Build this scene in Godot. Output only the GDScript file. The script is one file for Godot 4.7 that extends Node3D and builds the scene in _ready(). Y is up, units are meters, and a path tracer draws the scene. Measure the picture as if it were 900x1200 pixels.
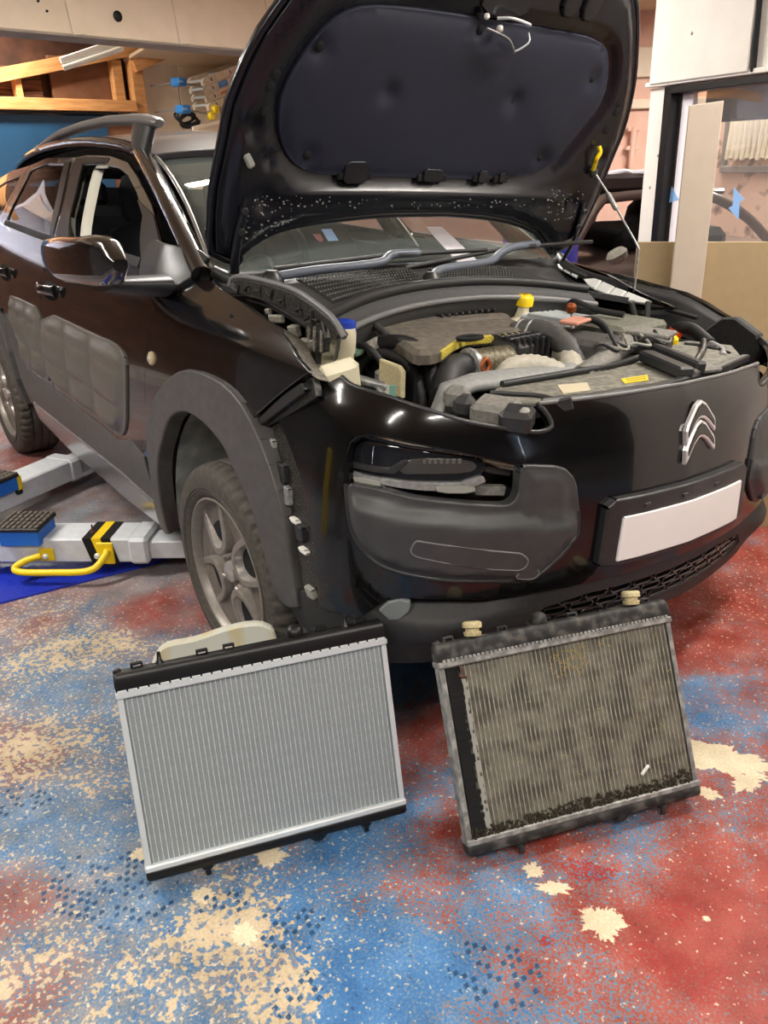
extends Node3D
# A garage: a black hatchback with its bonnet up, jacked on two lift arms, and two radiators leaning in front of it.

var rng := RandomNumberGenerator.new()
var taken := {}
var M := {}                                   # materials by name

# ------------------------------------------------------------------ mesh builder
class MB:
	var v := PackedVector3Array()
	var n := PackedVector3Array()
	var t := PackedVector2Array()
	var f := PackedInt32Array()
	func vert(p: Vector3, nn: Vector3, uv := Vector2.ZERO) -> int:
		v.append(p); n.append(nn); t.append(uv)
		return v.size() - 1
	func face(a: int, b: int, c: int) -> void:
		var g := (v[b] - v[a]).cross(v[c] - v[a])
		if g.dot(n[a] + n[b] + n[c]) > 0.0:
			f.append(a); f.append(c); f.append(b)
		else:
			f.append(a); f.append(b); f.append(c)
	func tri(a: Vector3, b: Vector3, c: Vector3, out: Vector3) -> void:
		var g := (b - a).cross(c - a)
		if g.length_squared() < 1e-16: return
		g = g.normalized()
		if g.dot(out) < 0.0: g = -g
		face(vert(a, g, Vector2(a.x, a.y)), vert(b, g, Vector2(b.x, b.y)), vert(c, g, Vector2(c.x, c.y)))
	func quad(a: Vector3, b: Vector3, c: Vector3, d: Vector3, out: Vector3) -> void:
		tri(a, b, c, out); tri(a, c, d, out)
	func mesh() -> ArrayMesh:
		var a := []
		a.resize(Mesh.ARRAY_MAX)
		a[Mesh.ARRAY_VERTEX] = v; a[Mesh.ARRAY_NORMAL] = n; a[Mesh.ARRAY_TEX_UV] = t; a[Mesh.ARRAY_INDEX] = f
		var m := ArrayMesh.new()
		m.add_surface_from_arrays(Mesh.PRIMITIVE_TRIANGLES, a)
		return m
	# a box with chamfered edges
	func box(c: Vector3, s: Vector3, b := 0.004, q := Basis.IDENTITY) -> void:
		var h := s / 2.0
		b = minf(b, minf(h.x, minf(h.y, h.z)) * 0.9)
		var P := {}
		for i in 8:
			var g := Vector3(1 if i & 1 else -1, 1 if i & 2 else -1, 1 if i & 4 else -1)
			for k in 3:
				var p := h - Vector3(b, b, b)
				p[k] = h[k]
				P[i * 3 + k] = c + q * (p * g)
		for k in 3:
			for sg in 2:
				var o := Vector3.ZERO
				o[k] = 1.0 if sg else -1.0
				var base := (1 << k) * sg
				var a1 := 1 << ((k + 1) % 3)
				var a2 := 1 << ((k + 2) % 3)
				quad(P[base * 3 + k], P[(base + a1) * 3 + k], P[(base + a1 + a2) * 3 + k], P[(base + a2) * 3 + k], q * o)
		for k in 3:                                # edges along axis k
			var k1 := (k + 1) % 3
			var k2 := (k + 2) % 3
			for s1 in 2:
				for s2 in 2:
					var i0 := (1 << k1) * s1 + (1 << k2) * s2
					var i1 := i0 + (1 << k)
					var o := Vector3.ZERO
					o[k1] = 1.0 if s1 else -1.0
					o[k2] = 1.0 if s2 else -1.0
					quad(P[i0 * 3 + k1], P[i1 * 3 + k1], P[i1 * 3 + k2], P[i0 * 3 + k2], q * o)
		for i in 8:
			var g := Vector3(1 if i & 1 else -1, 1 if i & 2 else -1, 1 if i & 4 else -1)
			tri(P[i * 3], P[i * 3 + 1], P[i * 3 + 2], q * g)
	# rings of equal size joined into a smooth skin
	func loft(rings: Array, closed := true, caps := true, looped := false, sharp := false) -> void:
		var R := rings.size()
		var K: int = rings[0].size()
		var cen := []
		for r in rings:
			var s := Vector3.ZERO
			for p in r: s += p
			cen.append(s / K)
		var base := v.size()
		for i in R:
			var i0: int = (i - 1 + R) % R if looped else maxi(i - 1, 0)
			var i1: int = (i + 1) % R if looped else mini(i + 1, R - 1)
			for k in K:
				var k0: int = (k - 1 + K) % K if closed else maxi(k - 1, 0)
				var k1: int = (k + 1) % K if closed else mini(k + 1, K - 1)
				var g: Vector3 = (rings[i][k1] - rings[i][k0]).cross(rings[i1][k] - rings[i0][k])
				if g.length_squared() < 1e-18: g = rings[i][k] - cen[i]
				if g.length_squared() < 1e-18: g = Vector3.UP
				vert(rings[i][k], g.normalized(), Vector2(float(k) / K, float(i) / R))
		# make the normals point out (for closed tubes): test against the middle of a ring
		if closed:
			var vote := 0.0
			for i in R:
				for k in K: vote += n[base + i * K + k].dot((rings[i][k] - cen[i]).normalized())
			if vote < 0.0:
				for j in range(base, v.size()): n[j] = -n[j]
		for i in (R if looped else R - 1):
			for k in (K if closed else K - 1):
				var a := base + i * K + k
				var b := base + i * K + (k + 1) % K
				var c := base + ((i + 1) % R) * K + (k + 1) % K
				var d := base + ((i + 1) % R) * K + k
				face(a, b, c); face(a, c, d)
		if caps and closed and not looped:
			for e in 2:
				var r: Array = rings[0] if e == 0 else rings[R - 1]
				var o: Vector3 = cen[0] - cen[1] if e == 0 else cen[R - 1] - cen[R - 2]
				if o.length_squared() < 1e-14: o = (r[1] - r[0]).cross(r[2] - r[0]) * (1.0 if e else -1.0)
				for k in K: tri(cen[0] if e == 0 else cen[R - 1], r[k], r[(k + 1) % K], o)
	func tube(pts: Array, rad, sides := 8, looped := false, caps := true, flat := 1.0) -> void:
		var R := pts.size()
		var rings := []
		var up := Vector3.UP
		var d0: Vector3 = (pts[1] - pts[0]).normalized()
		if absf(d0.dot(up)) > 0.9: up = Vector3.RIGHT
		var x := d0.cross(up).normalized()
		for i in R:
			var d: Vector3
			if looped: d = (pts[(i + 1) % R] - pts[(i - 1 + R) % R]).normalized()
			else: d = (pts[mini(i + 1, R - 1)] - pts[maxi(i - 1, 0)]).normalized()
			x = (x - d * x.dot(d)).normalized()
			var y := d.cross(x)
			var r: float = rad[i] if rad is Array else rad
			var ring := []
			for k in sides:
				var a := TAU * k / sides
				ring.append(pts[i] + x * cos(a) * r + y * sin(a) * r * flat)
			rings.append(ring)
		loft(rings, true, caps, looped)
	# a turned shape: prof is (radius, height) along the axis q.y from o
	func lathe(prof: Array, o := Vector3.ZERO, q := Basis.IDENTITY, seg := 24, hard := 0.75) -> void:
		var L := prof.size()
		var nn := []
		for i in L - 1:
			var d: Vector2 = (prof[i + 1] - prof[i]).normalized()
			nn.append(Vector2(d.y, -d.x))
		for i in L - 1:
			var e := []
			for j in 2:
				var m: Vector2 = nn[i]
				var o2: int = i - 1 + j * 2
				if o2 >= 0 and o2 < L - 1 and nn[o2].dot(nn[i]) > hard: m = (nn[i] + nn[o2]).normalized()
				var row := []
				for k in seg + 1:
					var a := TAU * k / seg
					var p: Vector2 = prof[i + j]
					row.append(vert(o + q * Vector3(cos(a) * p.x, p.y, sin(a) * p.x), (q * Vector3(cos(a) * m.x, m.y, sin(a) * m.x)).normalized(), Vector2(float(k) / seg, float(i + j) / L)))
				e.append(row)
			for k in seg:
				face(e[0][k], e[0][k + 1], e[1][k + 1]); face(e[0][k], e[1][k + 1], e[1][k])
	# a polygon given depth: poly lies in q.x/q.y at o, top at +depth along q.z
	func prism(poly: PackedVector2Array, depth: float, o := Vector3.ZERO, q := Basis.IDENTITY, bev := 0.0) -> void:
		var K := poly.size()
		var area := 0.0
		for k in K: area += poly[k].cross(poly[(k + 1) % K])
		if area < 0.0: poly.reverse()
		var top := PackedVector2Array()
		for k in K:
			var d0 := (poly[k] - poly[(k - 1 + K) % K]).normalized()
			var d1 := (poly[(k + 1) % K] - poly[k]).normalized()
			var m := Vector2(-d0.y, d0.x) + Vector2(-d1.y, d1.x)
			m = m.normalized() / maxf(0.5, m.length() / 2.0)
			top.append(poly[k] + m * bev)
		var id := Geometry2D.triangulate_polygon(top)
		var z := q.z
		for i in range(0, id.size(), 3):
			var T := []
			for j in 3: T.append(top[id[i + j]])
			tri(o + q * Vector3(T[0].x, T[0].y, depth), o + q * Vector3(T[1].x, T[1].y, depth), o + q * Vector3(T[2].x, T[2].y, depth), z)
		id = Geometry2D.triangulate_polygon(poly)
		for i in range(0, id.size(), 3):
			var T := []
			for j in 3: T.append(poly[id[i + j]])
			tri(o + q * Vector3(T[0].x, T[0].y, 0), o + q * Vector3(T[1].x, T[1].y, 0), o + q * Vector3(T[2].x, T[2].y, 0), -z)
		for k in K:
			var k1 := (k + 1) % K
			var d := (poly[k1] - poly[k]).normalized()
			var out := q * Vector3(d.y, -d.x, 0)
			quad(o + q * Vector3(poly[k].x, poly[k].y, 0), o + q * Vector3(poly[k1].x, poly[k1].y, 0), o + q * Vector3(poly[k1].x, poly[k1].y, depth - bev), o + q * Vector3(poly[k].x, poly[k].y, depth - bev), out)
			if bev > 0.0:
				quad(o + q * Vector3(poly[k].x, poly[k].y, depth - bev), o + q * Vector3(poly[k1].x, poly[k1].y, depth - bev), o + q * Vector3(top[k1].x, top[k1].y, depth), o + q * Vector3(top[k].x, top[k].y, depth), out + z)
	# a polygon laid on a curved surface S(a, b), lifted by off, with edges that turn down by thick
	func patch(poly: PackedVector2Array, S: Callable, off := 0.0, thick := 0.01, cell := 0.04, holes := [], bev := 0.003, pillow = null) -> void:
		var K := poly.size()
		var lo := poly[0]
		var hi := poly[0]
		for p in poly: lo = lo.min(p); hi = hi.max(p)
		var cache := {}
		var put := func(p: Vector2) -> int:
			var key := Vector2i(roundi(p.x * 20000.0), roundi(p.y * 20000.0))
			if cache.has(key): return cache[key]
			var e := MB.at(S, p, off + (pillow.call(p) if pillow != null else 0.0), pillow, off)
			var i := vert(e[0], e[1], p)
			cache[key] = i
			return i
		var nx := int(ceil((hi.x - lo.x) / cell))
		var ny := int(ceil((hi.y - lo.y) / cell))
		for i in nx:
			var band := Geometry2D.intersect_polygons(poly, PackedVector2Array([Vector2(lo.x + i * cell, lo.y - 1), Vector2(lo.x + (i + 1) * cell, lo.y - 1), Vector2(lo.x + (i + 1) * cell, hi.y + 1), Vector2(lo.x + i * cell, hi.y + 1)]))
			for j in ny:
				var c0 := lo + Vector2(i, j) * cell
				var rect := PackedVector2Array([c0, c0 + Vector2(cell, 0), c0 + Vector2(cell, cell), c0 + Vector2(0, cell)])
				var pieces := []
				for bp in band: pieces.append_array(Geometry2D.intersect_polygons(bp, rect))
				for h in holes:
					var nxt := []
					for pc in pieces: nxt.append_array(Geometry2D.clip_polygons(pc, h))
					pieces = nxt
				for pc in pieces:
					var id := Geometry2D.triangulate_polygon(pc)
					for k in range(0, id.size(), 3):
						var a: int = put.call(pc[id[k]])
						var b: int = put.call(pc[id[k + 1]])
						var c: int = put.call(pc[id[k + 2]])
						if a != b and b != c and a != c: face(a, b, c)
		var outlines := [poly]
		outlines.append_array(holes)
		for oi in outlines.size():
			var o: PackedVector2Array = outlines[oi]
			var ar := 0.0
			for k in o.size(): ar += o[k].cross(o[(k + 1) % o.size()])
			var sgn := (1.0 if ar > 0.0 else -1.0) * (1.0 if oi == 0 else -1.0)
			for k in o.size():
				var p: Vector2 = o[k]
				var p2: Vector2 = o[(k + 1) % o.size()]
				var steps := maxi(1, int(ceil(p.distance_to(p2) / cell)))
				for s in steps:
					var qa := p.lerp(p2, float(s) / steps)
					var qb := p.lerp(p2, float(s + 1) / steps)
					var ea := MB.at(S, qa, off)
					var eb := MB.at(S, qb, off)
					var out: Vector3 = (eb[0] - ea[0]).cross(ea[1]).normalized() * sgn
					var a0: Vector3 = ea[0]
					var b0: Vector3 = eb[0]
					if bev > 0.0:
						var na: Vector3 = (ea[1] + out).normalized()
						var nb: Vector3 = (eb[1] + out).normalized()
						var i0 := vert(a0, ea[1]); var i1 := vert(b0, eb[1])
						var a1: Vector3 = a0 + out * bev - ea[1] * bev
						var b1: Vector3 = b0 + out * bev - eb[1] * bev
						var i2 := vert(b1, out); var i3 := vert(a1, out)
						face(i0, i1, i2); face(i0, i2, i3)
						a0 = a1; b0 = b1
					quad(a0, b0, b0 - eb[1] * (thick - bev), a0 - ea[1] * (thick - bev), out)
	static func at(S: Callable, p: Vector2, off: float, pillow = null, off0 := 0.0) -> Array:
		var h := 0.002
		var c: Vector3 = S.call(p.x, p.y)
		var du: Vector3 = S.call(p.x + h, p.y) - S.call(p.x - h, p.y)
		var dv: Vector3 = S.call(p.x, p.y + h) - S.call(p.x, p.y - h)
		var nn := du.cross(dv).normalized()
		if pillow != null:
			var du2: Vector3 = du + nn * (pillow.call(p + Vector2(h, 0)) - pillow.call(p - Vector2(h, 0)))
			var dv2: Vector3 = dv + nn * (pillow.call(p + Vector2(0, h)) - pillow.call(p - Vector2(0, h)))
			return [c + nn * off, du2.cross(dv2).normalized()]
		return [c + nn * off, nn]

# ------------------------------------------------------------------ names, things, parts
func named(called: String) -> String:
	taken[called] = taken.get(called, -1) + 1
	return called if taken[called] == 0 else "%s_%03d" % [called, taken[called]]
func obj(called: String, b: MB, mat: Material, parent: Node = null, xf := Transform3D.IDENTITY) -> MeshInstance3D:
	var o := MeshInstance3D.new()
	o.mesh = b.mesh()
	o.material_override = mat
	o.transform = xf
	return place(o, called, parent)
func place(o: Node3D, called: String, parent: Node = null):
	if parent == null:
		o.name = named(called)
		add_child(o)
	else:
		var k := 0
		var nm := called
		while parent.has_node(nm):
			k += 1
			nm = "%s_%03d" % [called, k]
		o.name = nm
		parent.add_child(o, true)
	if o is GeometryInstance3D: o.cast_shadow = GeometryInstance3D.SHADOW_CASTING_SETTING_ON
	return o
func part(o: Node3D, src: MeshInstance3D, xf: Transform3D, called := "") -> MeshInstance3D:   # the same mesh again, as another part
	var c := MeshInstance3D.new()
	c.mesh = src.mesh; c.material_override = src.material_override; c.transform = xf
	return place(c, called if called else String(src.name).rstrip("_0123456789"), o)
func thing(called: String, label: String, category: String, xf := Transform3D.IDENTITY, group := "") -> Node3D:
	var o := Node3D.new()
	place(o, called)
	o.transform = xf
	return tag(o, label, category, group)
func tag(o: Node3D, label: String, category: String, group := "") -> Node3D:
	o.set_meta("label", label); o.set_meta("category", category)
	if group: o.set_meta("group", group)
	return o
func structure(o: Node3D, label: String, category := "") -> Node3D:
	o.set_meta("kind", "structure"); o.set_meta("label", label)
	if category: o.set_meta("category", category)
	return o
func yaw(deg: float) -> Basis: return Basis(Vector3.UP, deg_to_rad(deg))
func V2(a: Array) -> PackedVector2Array:
	var r := PackedVector2Array()
	for i in range(0, a.size(), 2): r.append(Vector2(a[i], a[i + 1]))
	return r
func V3(a: Array) -> Array:
	var r := []
	for i in range(0, a.size(), 3): r.append(Vector3(a[i], a[i + 1], a[i + 2]))
	return r
func soft(p: PackedVector2Array, times := 2, keep := 0.25) -> PackedVector2Array:   # rounds a polygon's corners
	for _k in times:
		var r := PackedVector2Array()
		for i in p.size():
			var a := p[i]
			var b := p[(i + 1) % p.size()]
			r.append(a.lerp(b, keep)); r.append(a.lerp(b, 1.0 - keep))
		p = r
	return p
func curve(pts: Array, per := 5, looped := false) -> Array:                     # Catmull-Rom through the points
	var r := []
	var L := pts.size()
	for i in (L if looped else L - 1):
		var a: Vector3 = pts[(i - 1 + L) % L] if looped or i > 0 else pts[0] * 2.0 - pts[1]
		var b: Vector3 = pts[i]
		var c: Vector3 = pts[(i + 1) % L]
		var d: Vector3 = pts[(i + 2) % L] if looped or i + 2 < L else pts[L - 1] * 2.0 - pts[L - 2]
		for k in per: r.append(b.cubic_interpolate(c, a, d, float(k) / per))
	if not looped: r.append(pts[L - 1])
	return r
func rrect(w: float, h: float, r: float, k := 5) -> PackedVector2Array:
	var p := PackedVector2Array()
	for c in 4:
		var o := Vector2((w / 2 - r) * (1 if c in [0, 3] else -1), (h / 2 - r) * (1 if c < 2 else -1))
		for i in k + 1:
			var a := PI / 2 * (c + float(i) / k)
			p.append(o + Vector2(cos(a), sin(a)) * r)
	return p

# ------------------------------------------------------------------ materials
func mat(called: String, c: Color, rough := 0.5, metal := 0.0, coat := 0.0) -> StandardMaterial3D:
	var m := StandardMaterial3D.new()
	m.resource_name = called
	m.albedo_color = c; m.roughness = rough; m.metallic = metal
	if coat > 0.0:
		m.clearcoat_enabled = true; m.clearcoat = coat; m.clearcoat_roughness = 0.03
	M[called] = m
	return m
func noise(freq: float, oct := 4, kind := FastNoiseLite.TYPE_SIMPLEX_SMOOTH, sd := 1) -> FastNoiseLite:
	var z := FastNoiseLite.new()
	z.noise_type = kind; z.frequency = freq; z.fractal_octaves = oct; z.seed = sd
	if oct == 1: z.fractal_type = FastNoiseLite.FRACTAL_NONE
	return z
func ntex(freq: float, stops: Array, oct := 4, size := 512, sd := 1, kind := FastNoiseLite.TYPE_SIMPLEX_SMOOTH) -> NoiseTexture2D:
	var x := NoiseTexture2D.new()
	x.width = size; x.height = size; x.seamless = true
	x.noise = noise(freq, oct, kind, sd)
	var g := Gradient.new()
	g.offsets = PackedFloat32Array(); g.colors = PackedColorArray()
	var of := PackedFloat32Array()
	var co := PackedColorArray()
	for i in range(0, stops.size(), 2): of.append(stops[i]); co.append(stops[i + 1])
	g.offsets = of; g.colors = co
	x.color_ramp = g
	return x
func bumped(m: StandardMaterial3D, freq: float, cm: float, sd := 5, oct := 4) -> void:
	m.heightmap_enabled = true
	m.heightmap_texture = ntex(freq, [0.0, Color.BLACK, 1.0, Color.WHITE], oct, 512, sd)
	m.heightmap_scale = cm
func tri(m: StandardMaterial3D, s: float, world := false) -> void:
	m.uv1_triplanar = true; m.uv1_world_triplanar = world; m.uv1_scale = Vector3(s, s, s)
func textured(called: String, a: Color, b: Color, freq: float, scale: float, rough := 0.6, lo := 0.12, hi := 0.88, oct := 5, sd := 3, metal := 0.0) -> StandardMaterial3D:
	var m := mat(called, Color.WHITE, rough, metal)
	m.albedo_texture = ntex(freq, [lo, a, hi, b], oct, 512, sd)
	tri(m, scale)
	return m

# ------------------------------------------------------------------ floor paint
const ZONES := [-0.68,-1.07,0.30,0.60,0.40, -0.78,-1.25,0.36,0.30,0.40, -0.56,-1.26,-0.70,0.15,0.55, -0.36,-1.15,-0.60,0.80,0.55, -0.22,-1.05,-0.60,0.75,0.55, -0.11,-1.14,-0.90,0.35,0.00, -0.06,-1.00,-0.80,0.25,0.00, 0.20,-1.04,-0.10,0.05,0.00, 0.16,-1.34,0.35,0.15,0.00, 0.09,-1.17,-0.40,0.10,0.00, 0.40,-1.22,0.30,0.05,0.00, 0.54,-1.12,0.90,0.00,0.00, 0.74,-1.32,0.60,0.05,0.00, 0.57,-0.99,0.80,0.05,0.00, 0.04,-1.53,-0.30,0.10,0.10, 0.09,-1.78,0.40,0.00,0.20, 0.06,-1.98,-0.60,0.00,0.20, 0.90,-1.81,-0.25,0.10,0.10, 1.13,-2.40,0.70,0.15,0.25, 1.37,-2.78,0.60,0.10,0.20,
	1.01,-2.10,0.60,0.10,0.20, -0.77,-1.66,-0.60,0.50,0.55, -0.91,-1.70,0.12,0.80,0.40, -0.84,-1.52,-0.70,0.25,0.55, -0.89,-2.03,-0.60,0.25,0.55, -0.95,-2.21,-0.30,0.80,0.55, -1.14,-2.44,0.20,0.45,0.50, -0.82,-2.45,0.60,0.10,0.40, -0.94,-2.67,0.20,0.10,0.80, -1.23,-3.33,0.10,0.05,0.90, -1.23,-3.75,0.20,0.05,0.90, -1.62,-3.79,0.50,0.10,0.60, -1.90,-4.10,0.50,0.20,0.40, -0.46,-1.50,-0.60,0.30,0.55, 0.35,-1.38,0.30,0.10,0.00, 0.55,-1.42,0.20,0.10,0.00, 0.23,-1.23,0.00,0.10,0.00, 0.72,-1.53,0.10,0.20,0.00, -0.12,-1.31,-0.60,0.30,0.00, -0.68,-1.38,-0.60,0.30,0.55, -0.68,-1.16,-0.30,0.60,0.55, -0.54,-1.03,-0.50,0.50,0.55, -0.41,-1.00,-0.50,0.50,0.55, 0.05,-1.05,-0.60,0.10,0.00, -0.03,-1.35,-0.30,0.15,0.00, 0.84,-1.61,0.40,0.10,0.00]
const FX := -2.1
const FZ := -4.2
const FS := 3.6
const FN := 2048

func nbytes(freq: float, oct: int, sd: int, kind := FastNoiseLite.TYPE_SIMPLEX_SMOOTH) -> PackedByteArray:
	return noise(freq, oct, kind, sd).get_image(FN, FN).get_data()

func zone_bytes(ch: int) -> PackedByteArray:                                   # where which paint is left, worked out coarsely and enlarged
	var g := 96
	var im := Image.create_empty(g, g, false, Image.FORMAT_L8)
	for j in g:
		for i in g:
			var x := FX + FS * (i + 0.5) / g
			var z := FZ + FS * (j + 0.5) / g
			var s := 0.0
			var w := 0.0
			for k in range(0, ZONES.size(), 5):
				var d := (Vector2(x, z) - Vector2(ZONES[k], ZONES[k + 1])).length_squared()
				var q := 1.0 / ((d + 0.002) * (d + 0.002))
				s += q * ZONES[k + 2 + ch]; w += q
			s /= w
			im.set_pixel(i, j, Color(1, 1, 1) * (s * 0.5 + 0.5 if ch == 0 else s))
	im.resize(FN, FN, Image.INTERPOLATE_CUBIC)
	return im.get_data()

func floor_material() -> StandardMaterial3D:
	var big := nbytes(0.006, 5, 11)
	var mid := nbytes(0.028, 4, 12)
	var fine := nbytes(0.20, 3, 13)
	var chip := nbytes(0.065, 4, 14)
	var speck := nbytes(0.11, 2, 15)
	var grime := nbytes(0.012, 5, 16)
	var zr := zone_bytes(0)
	var zb := zone_bytes(1)
	var zg := zone_bytes(2)
	# paint marks with shapes of their own: x, z, radius, turn, stretch, kind (0 cream splash, 1 dark blue studs, 2 fresh red, 3 old blue)
	var marks := [[0.397, -1.16, 0.042, 0.0, 1.0, 0], [0.80, -1.615, 0.06, 0.45, 2.3, 0], [0.835, -1.53, 0.03, -0.6, 1.5, 0], [-0.275, -1.354, 0.028, 0.3, 1.4, 0], [0.287, -1.291, 0.022, 0.2, 1.0, 0], [-0.548, -1.373, 0.026, 0.2, 1.3, 0],
		[0.32, -1.245, 0.018, 0.1, 2.2, 0], [0.73, -1.50, 0.02, 0.4, 1.6, 0], [0.60, -1.16, 0.008, 0, 1, 0], [0.52, -1.20, 0.008, 0, 1, 0], [-0.40, -1.255, 0.02, 0.3, 1.5, 0], [-0.30, -1.16, 0.024, 1.0, 1.3, 0],
		[0.403, -1.286, 0.03, 0.3, 2.0, 2], [0.516, -1.045, 0.05, 0.5, 1.8, 2], [0.55, -1.18, 0.04, -0.3, 1.4, 2], [0.46, -1.10, 0.018, 0, 1, 2], [0.28, -1.12, 0.014, 0, 1, 2],
		[-0.60, -1.285, 0.10, 0.25, 1.5, 1], [-0.36, -1.235, 0.035, 0.2, 1.6, 1], [-0.21, -1.17, 0.055, 0.1, 1.3, 1], [-0.19, -1.03, 0.05, 0.0, 1.0, 1], [0.175, -1.058, 0.07, 0.4, 1.3, 1], [-0.886, -1.546, 0.05, 0.3, 1.5, 1]]
	var mk := PackedByteArray()
	mk.resize(FN * FN)
	rng.seed = 77
	for m in marks:
		var r: float = m[2]
		var sh := noise(1.1, 3, FastNoiseLite.TYPE_SIMPLEX_SMOOTH, int(m[0] * 1000) + 5)
		var cx: float = (m[0] - FX) / FS * FN
		var cz: float = (m[1] - FZ) / FS * FN
		var R := int(r * m[4] * 2.4 / FS * FN)
		for j in range(maxi(0, int(cz) - R), mini(FN, int(cz) + R)):
			for i in range(maxi(0, int(cx) - R), mini(FN, int(cx) + R)):
				var p := Vector2(i - cx, j - cz).rotated(-m[3]) * FS / FN
				p.x /= m[4]
				var a := p.angle()
				var l := p.length()
				if m[5] == 1:
					if l < r:
						var q := p * Vector2(m[4], 1.0) / 0.017
						q.x += 0.5 * (int(floor(q.y)) & 1)
						var cq := q - q.floor() - Vector2(0.5, 0.5)
						var keep: int = hash(Vector2i(q.floor())) % 100
						if keep < 38 and absf(cq.x) + absf(cq.y) * 0.8 < 0.36: mk[j * FN + i] = 1
				else:
					var edge: float = r * (0.85 + 0.45 * sh.get_noise_2d(cos(a) * 1.6, sin(a) * 1.6) + 0.30 * maxf(0.0, sh.get_noise_2d(cos(a) * 9.0 + 7.0, sin(a) * 9.0)))
					if l < edge: mk[j * FN + i] = 2 + m[5]
	var out := PackedByteArray()
	out.resize(FN * FN * 3)
	var hgt := PackedByteArray()
	hgt.resize(FN * FN)
	for i in FN * FN:
		var f: int = fine[i] - 128
		var red: int = (zr[i] - 128) * 9 / 4 + (big[i] - 128) * 5 / 4 + (mid[i] - 128) * 3 / 4 + f * 5 / 2
		var g: int = zg[i]
		var sh: int = (grime[i] - 128) / 6 + f / 8
		var r: int
		var gg: int
		var b: int
		var h := 120
		if red > 0:
			if red > 190: r = 140; gg = 52; b = 42
			elif red > 60: r = 142; gg = 74; b = 64
			else: r = 140; gg = 96; b = 90
		else:
			if red < -170: r = 66; gg = 112; b = 160
			elif red < -60: r = 84; gg = 117; b = 148
			else: r = 106; gg = 122; b = 138
		# worn grey and grime
		var worn: int = g + (mid[i] - 128) / 2 + f / 3
		if worn > 60:
			var k := mini(worn - 60, 120)
			r += (132 - r) * k / 160; gg += (132 - gg) * k / 160; b += (132 - b) * k / 160
		# flakes down to the screed
		var bare: int = zb[i] + (chip[i] - 128) + (grime[i] - 128) / 2 + (speck[i] - 128) / 2 + f / 5
		if bare > 172:
			r = 182; gg = 164; b = 134; h = 60 if bare < 186 else 150
			if bare < 179: r = 160; gg = 128; b = 104
		elif speck[i] > 212 - zb[i] / 4:
			r = 196; gg = 182; b = 158; h = 160
		elif speck[i] < 42: r = r * 3 / 4; gg = gg * 3 / 4; b = b * 3 / 4
		var mm: int = mk[i]
		if mm == 2: r = 208; gg = 194; b = 164; h = 190
		elif mm == 1 and f > -60: r = 30; gg = 66; b = 100
		elif mm == 4 and f > -25: r = 142; gg = 40; b = 32
		out[i * 3] = clampi(r + sh, 0, 255); out[i * 3 + 1] = clampi(gg + sh, 0, 255); out[i * 3 + 2] = clampi(b + sh, 0, 255)
		hgt[i] = clampi(h + f / 3, 0, 255)
	var m := mat("floor_paint", Color.WHITE, 0.5)
	m.albedo_texture = ImageTexture.create_from_image(Image.create_from_data(FN, FN, false, Image.FORMAT_RGB8, out))
	m.heightmap_enabled = true
	m.heightmap_texture = ImageTexture.create_from_image(Image.create_from_data(FN, FN, false, Image.FORMAT_L8, hgt))
	m.heightmap_scale = 0.12
	m.metallic_specular = 0.4
	m.texture_repeat = true
	return m

# ------------------------------------------------------------------ lights
func strip_light(c: Vector3, turn: float, len: float, energy: float, where: String) -> void:
	var t := thing("strip_light", where, "light", Transform3D(yaw(turn), c), "ceiling strip lights")
	var b := MB.new()
	b.box(Vector3(0, 0.03, 0), Vector3(len, 0.05, 0.12), 0.008)
	obj("housing", b, M.white_metal, t)
	b = MB.new()
	b.box(Vector3(0, -0.012, 0), Vector3(len - 0.06, 0.03, 0.10), 0.012)
	obj("diffuser", b, M.tube_glow, t)
	var l := AreaLight3D.new()
	l.name = "strip_lamp"
	l.area_size = Vector2(len - 0.06, 0.12)
	l.light_energy = energy
	l.light_color = Color(1.0, 0.98, 0.95)
	l.shadow_enabled = true
	l.set("area_range", 12.0)
	l.transform = Transform3D(Basis(Vector3.RIGHT, -PI / 2), Vector3(0, -0.035, 0))
	t.add_child(l)

func wall_box(called: String, a: Vector2, b2: Vector2, y0: float, y1: float, thick: float, mt: Material, label: String) -> MeshInstance3D:   # a stretch of wall from a to b2 (x, z), its visible face on the left-hand side
	var b := MB.new()
	var d := (b2 - a).normalized()
	var q := Basis(Vector3(d.x, 0, d.y), Vector3.UP, Vector3(-d.y, 0, d.x))
	var L := a.distance_to(b2)
	b.box(Vector3(L / 2, (y1 - y0) / 2, -thick / 2), Vector3(L, y1 - y0, thick), 0.002)
	var o := obj(called, b, mt, null, Transform3D(q, Vector3(a.x, y0, a.y)))
	structure(o, label)
	return o

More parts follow.
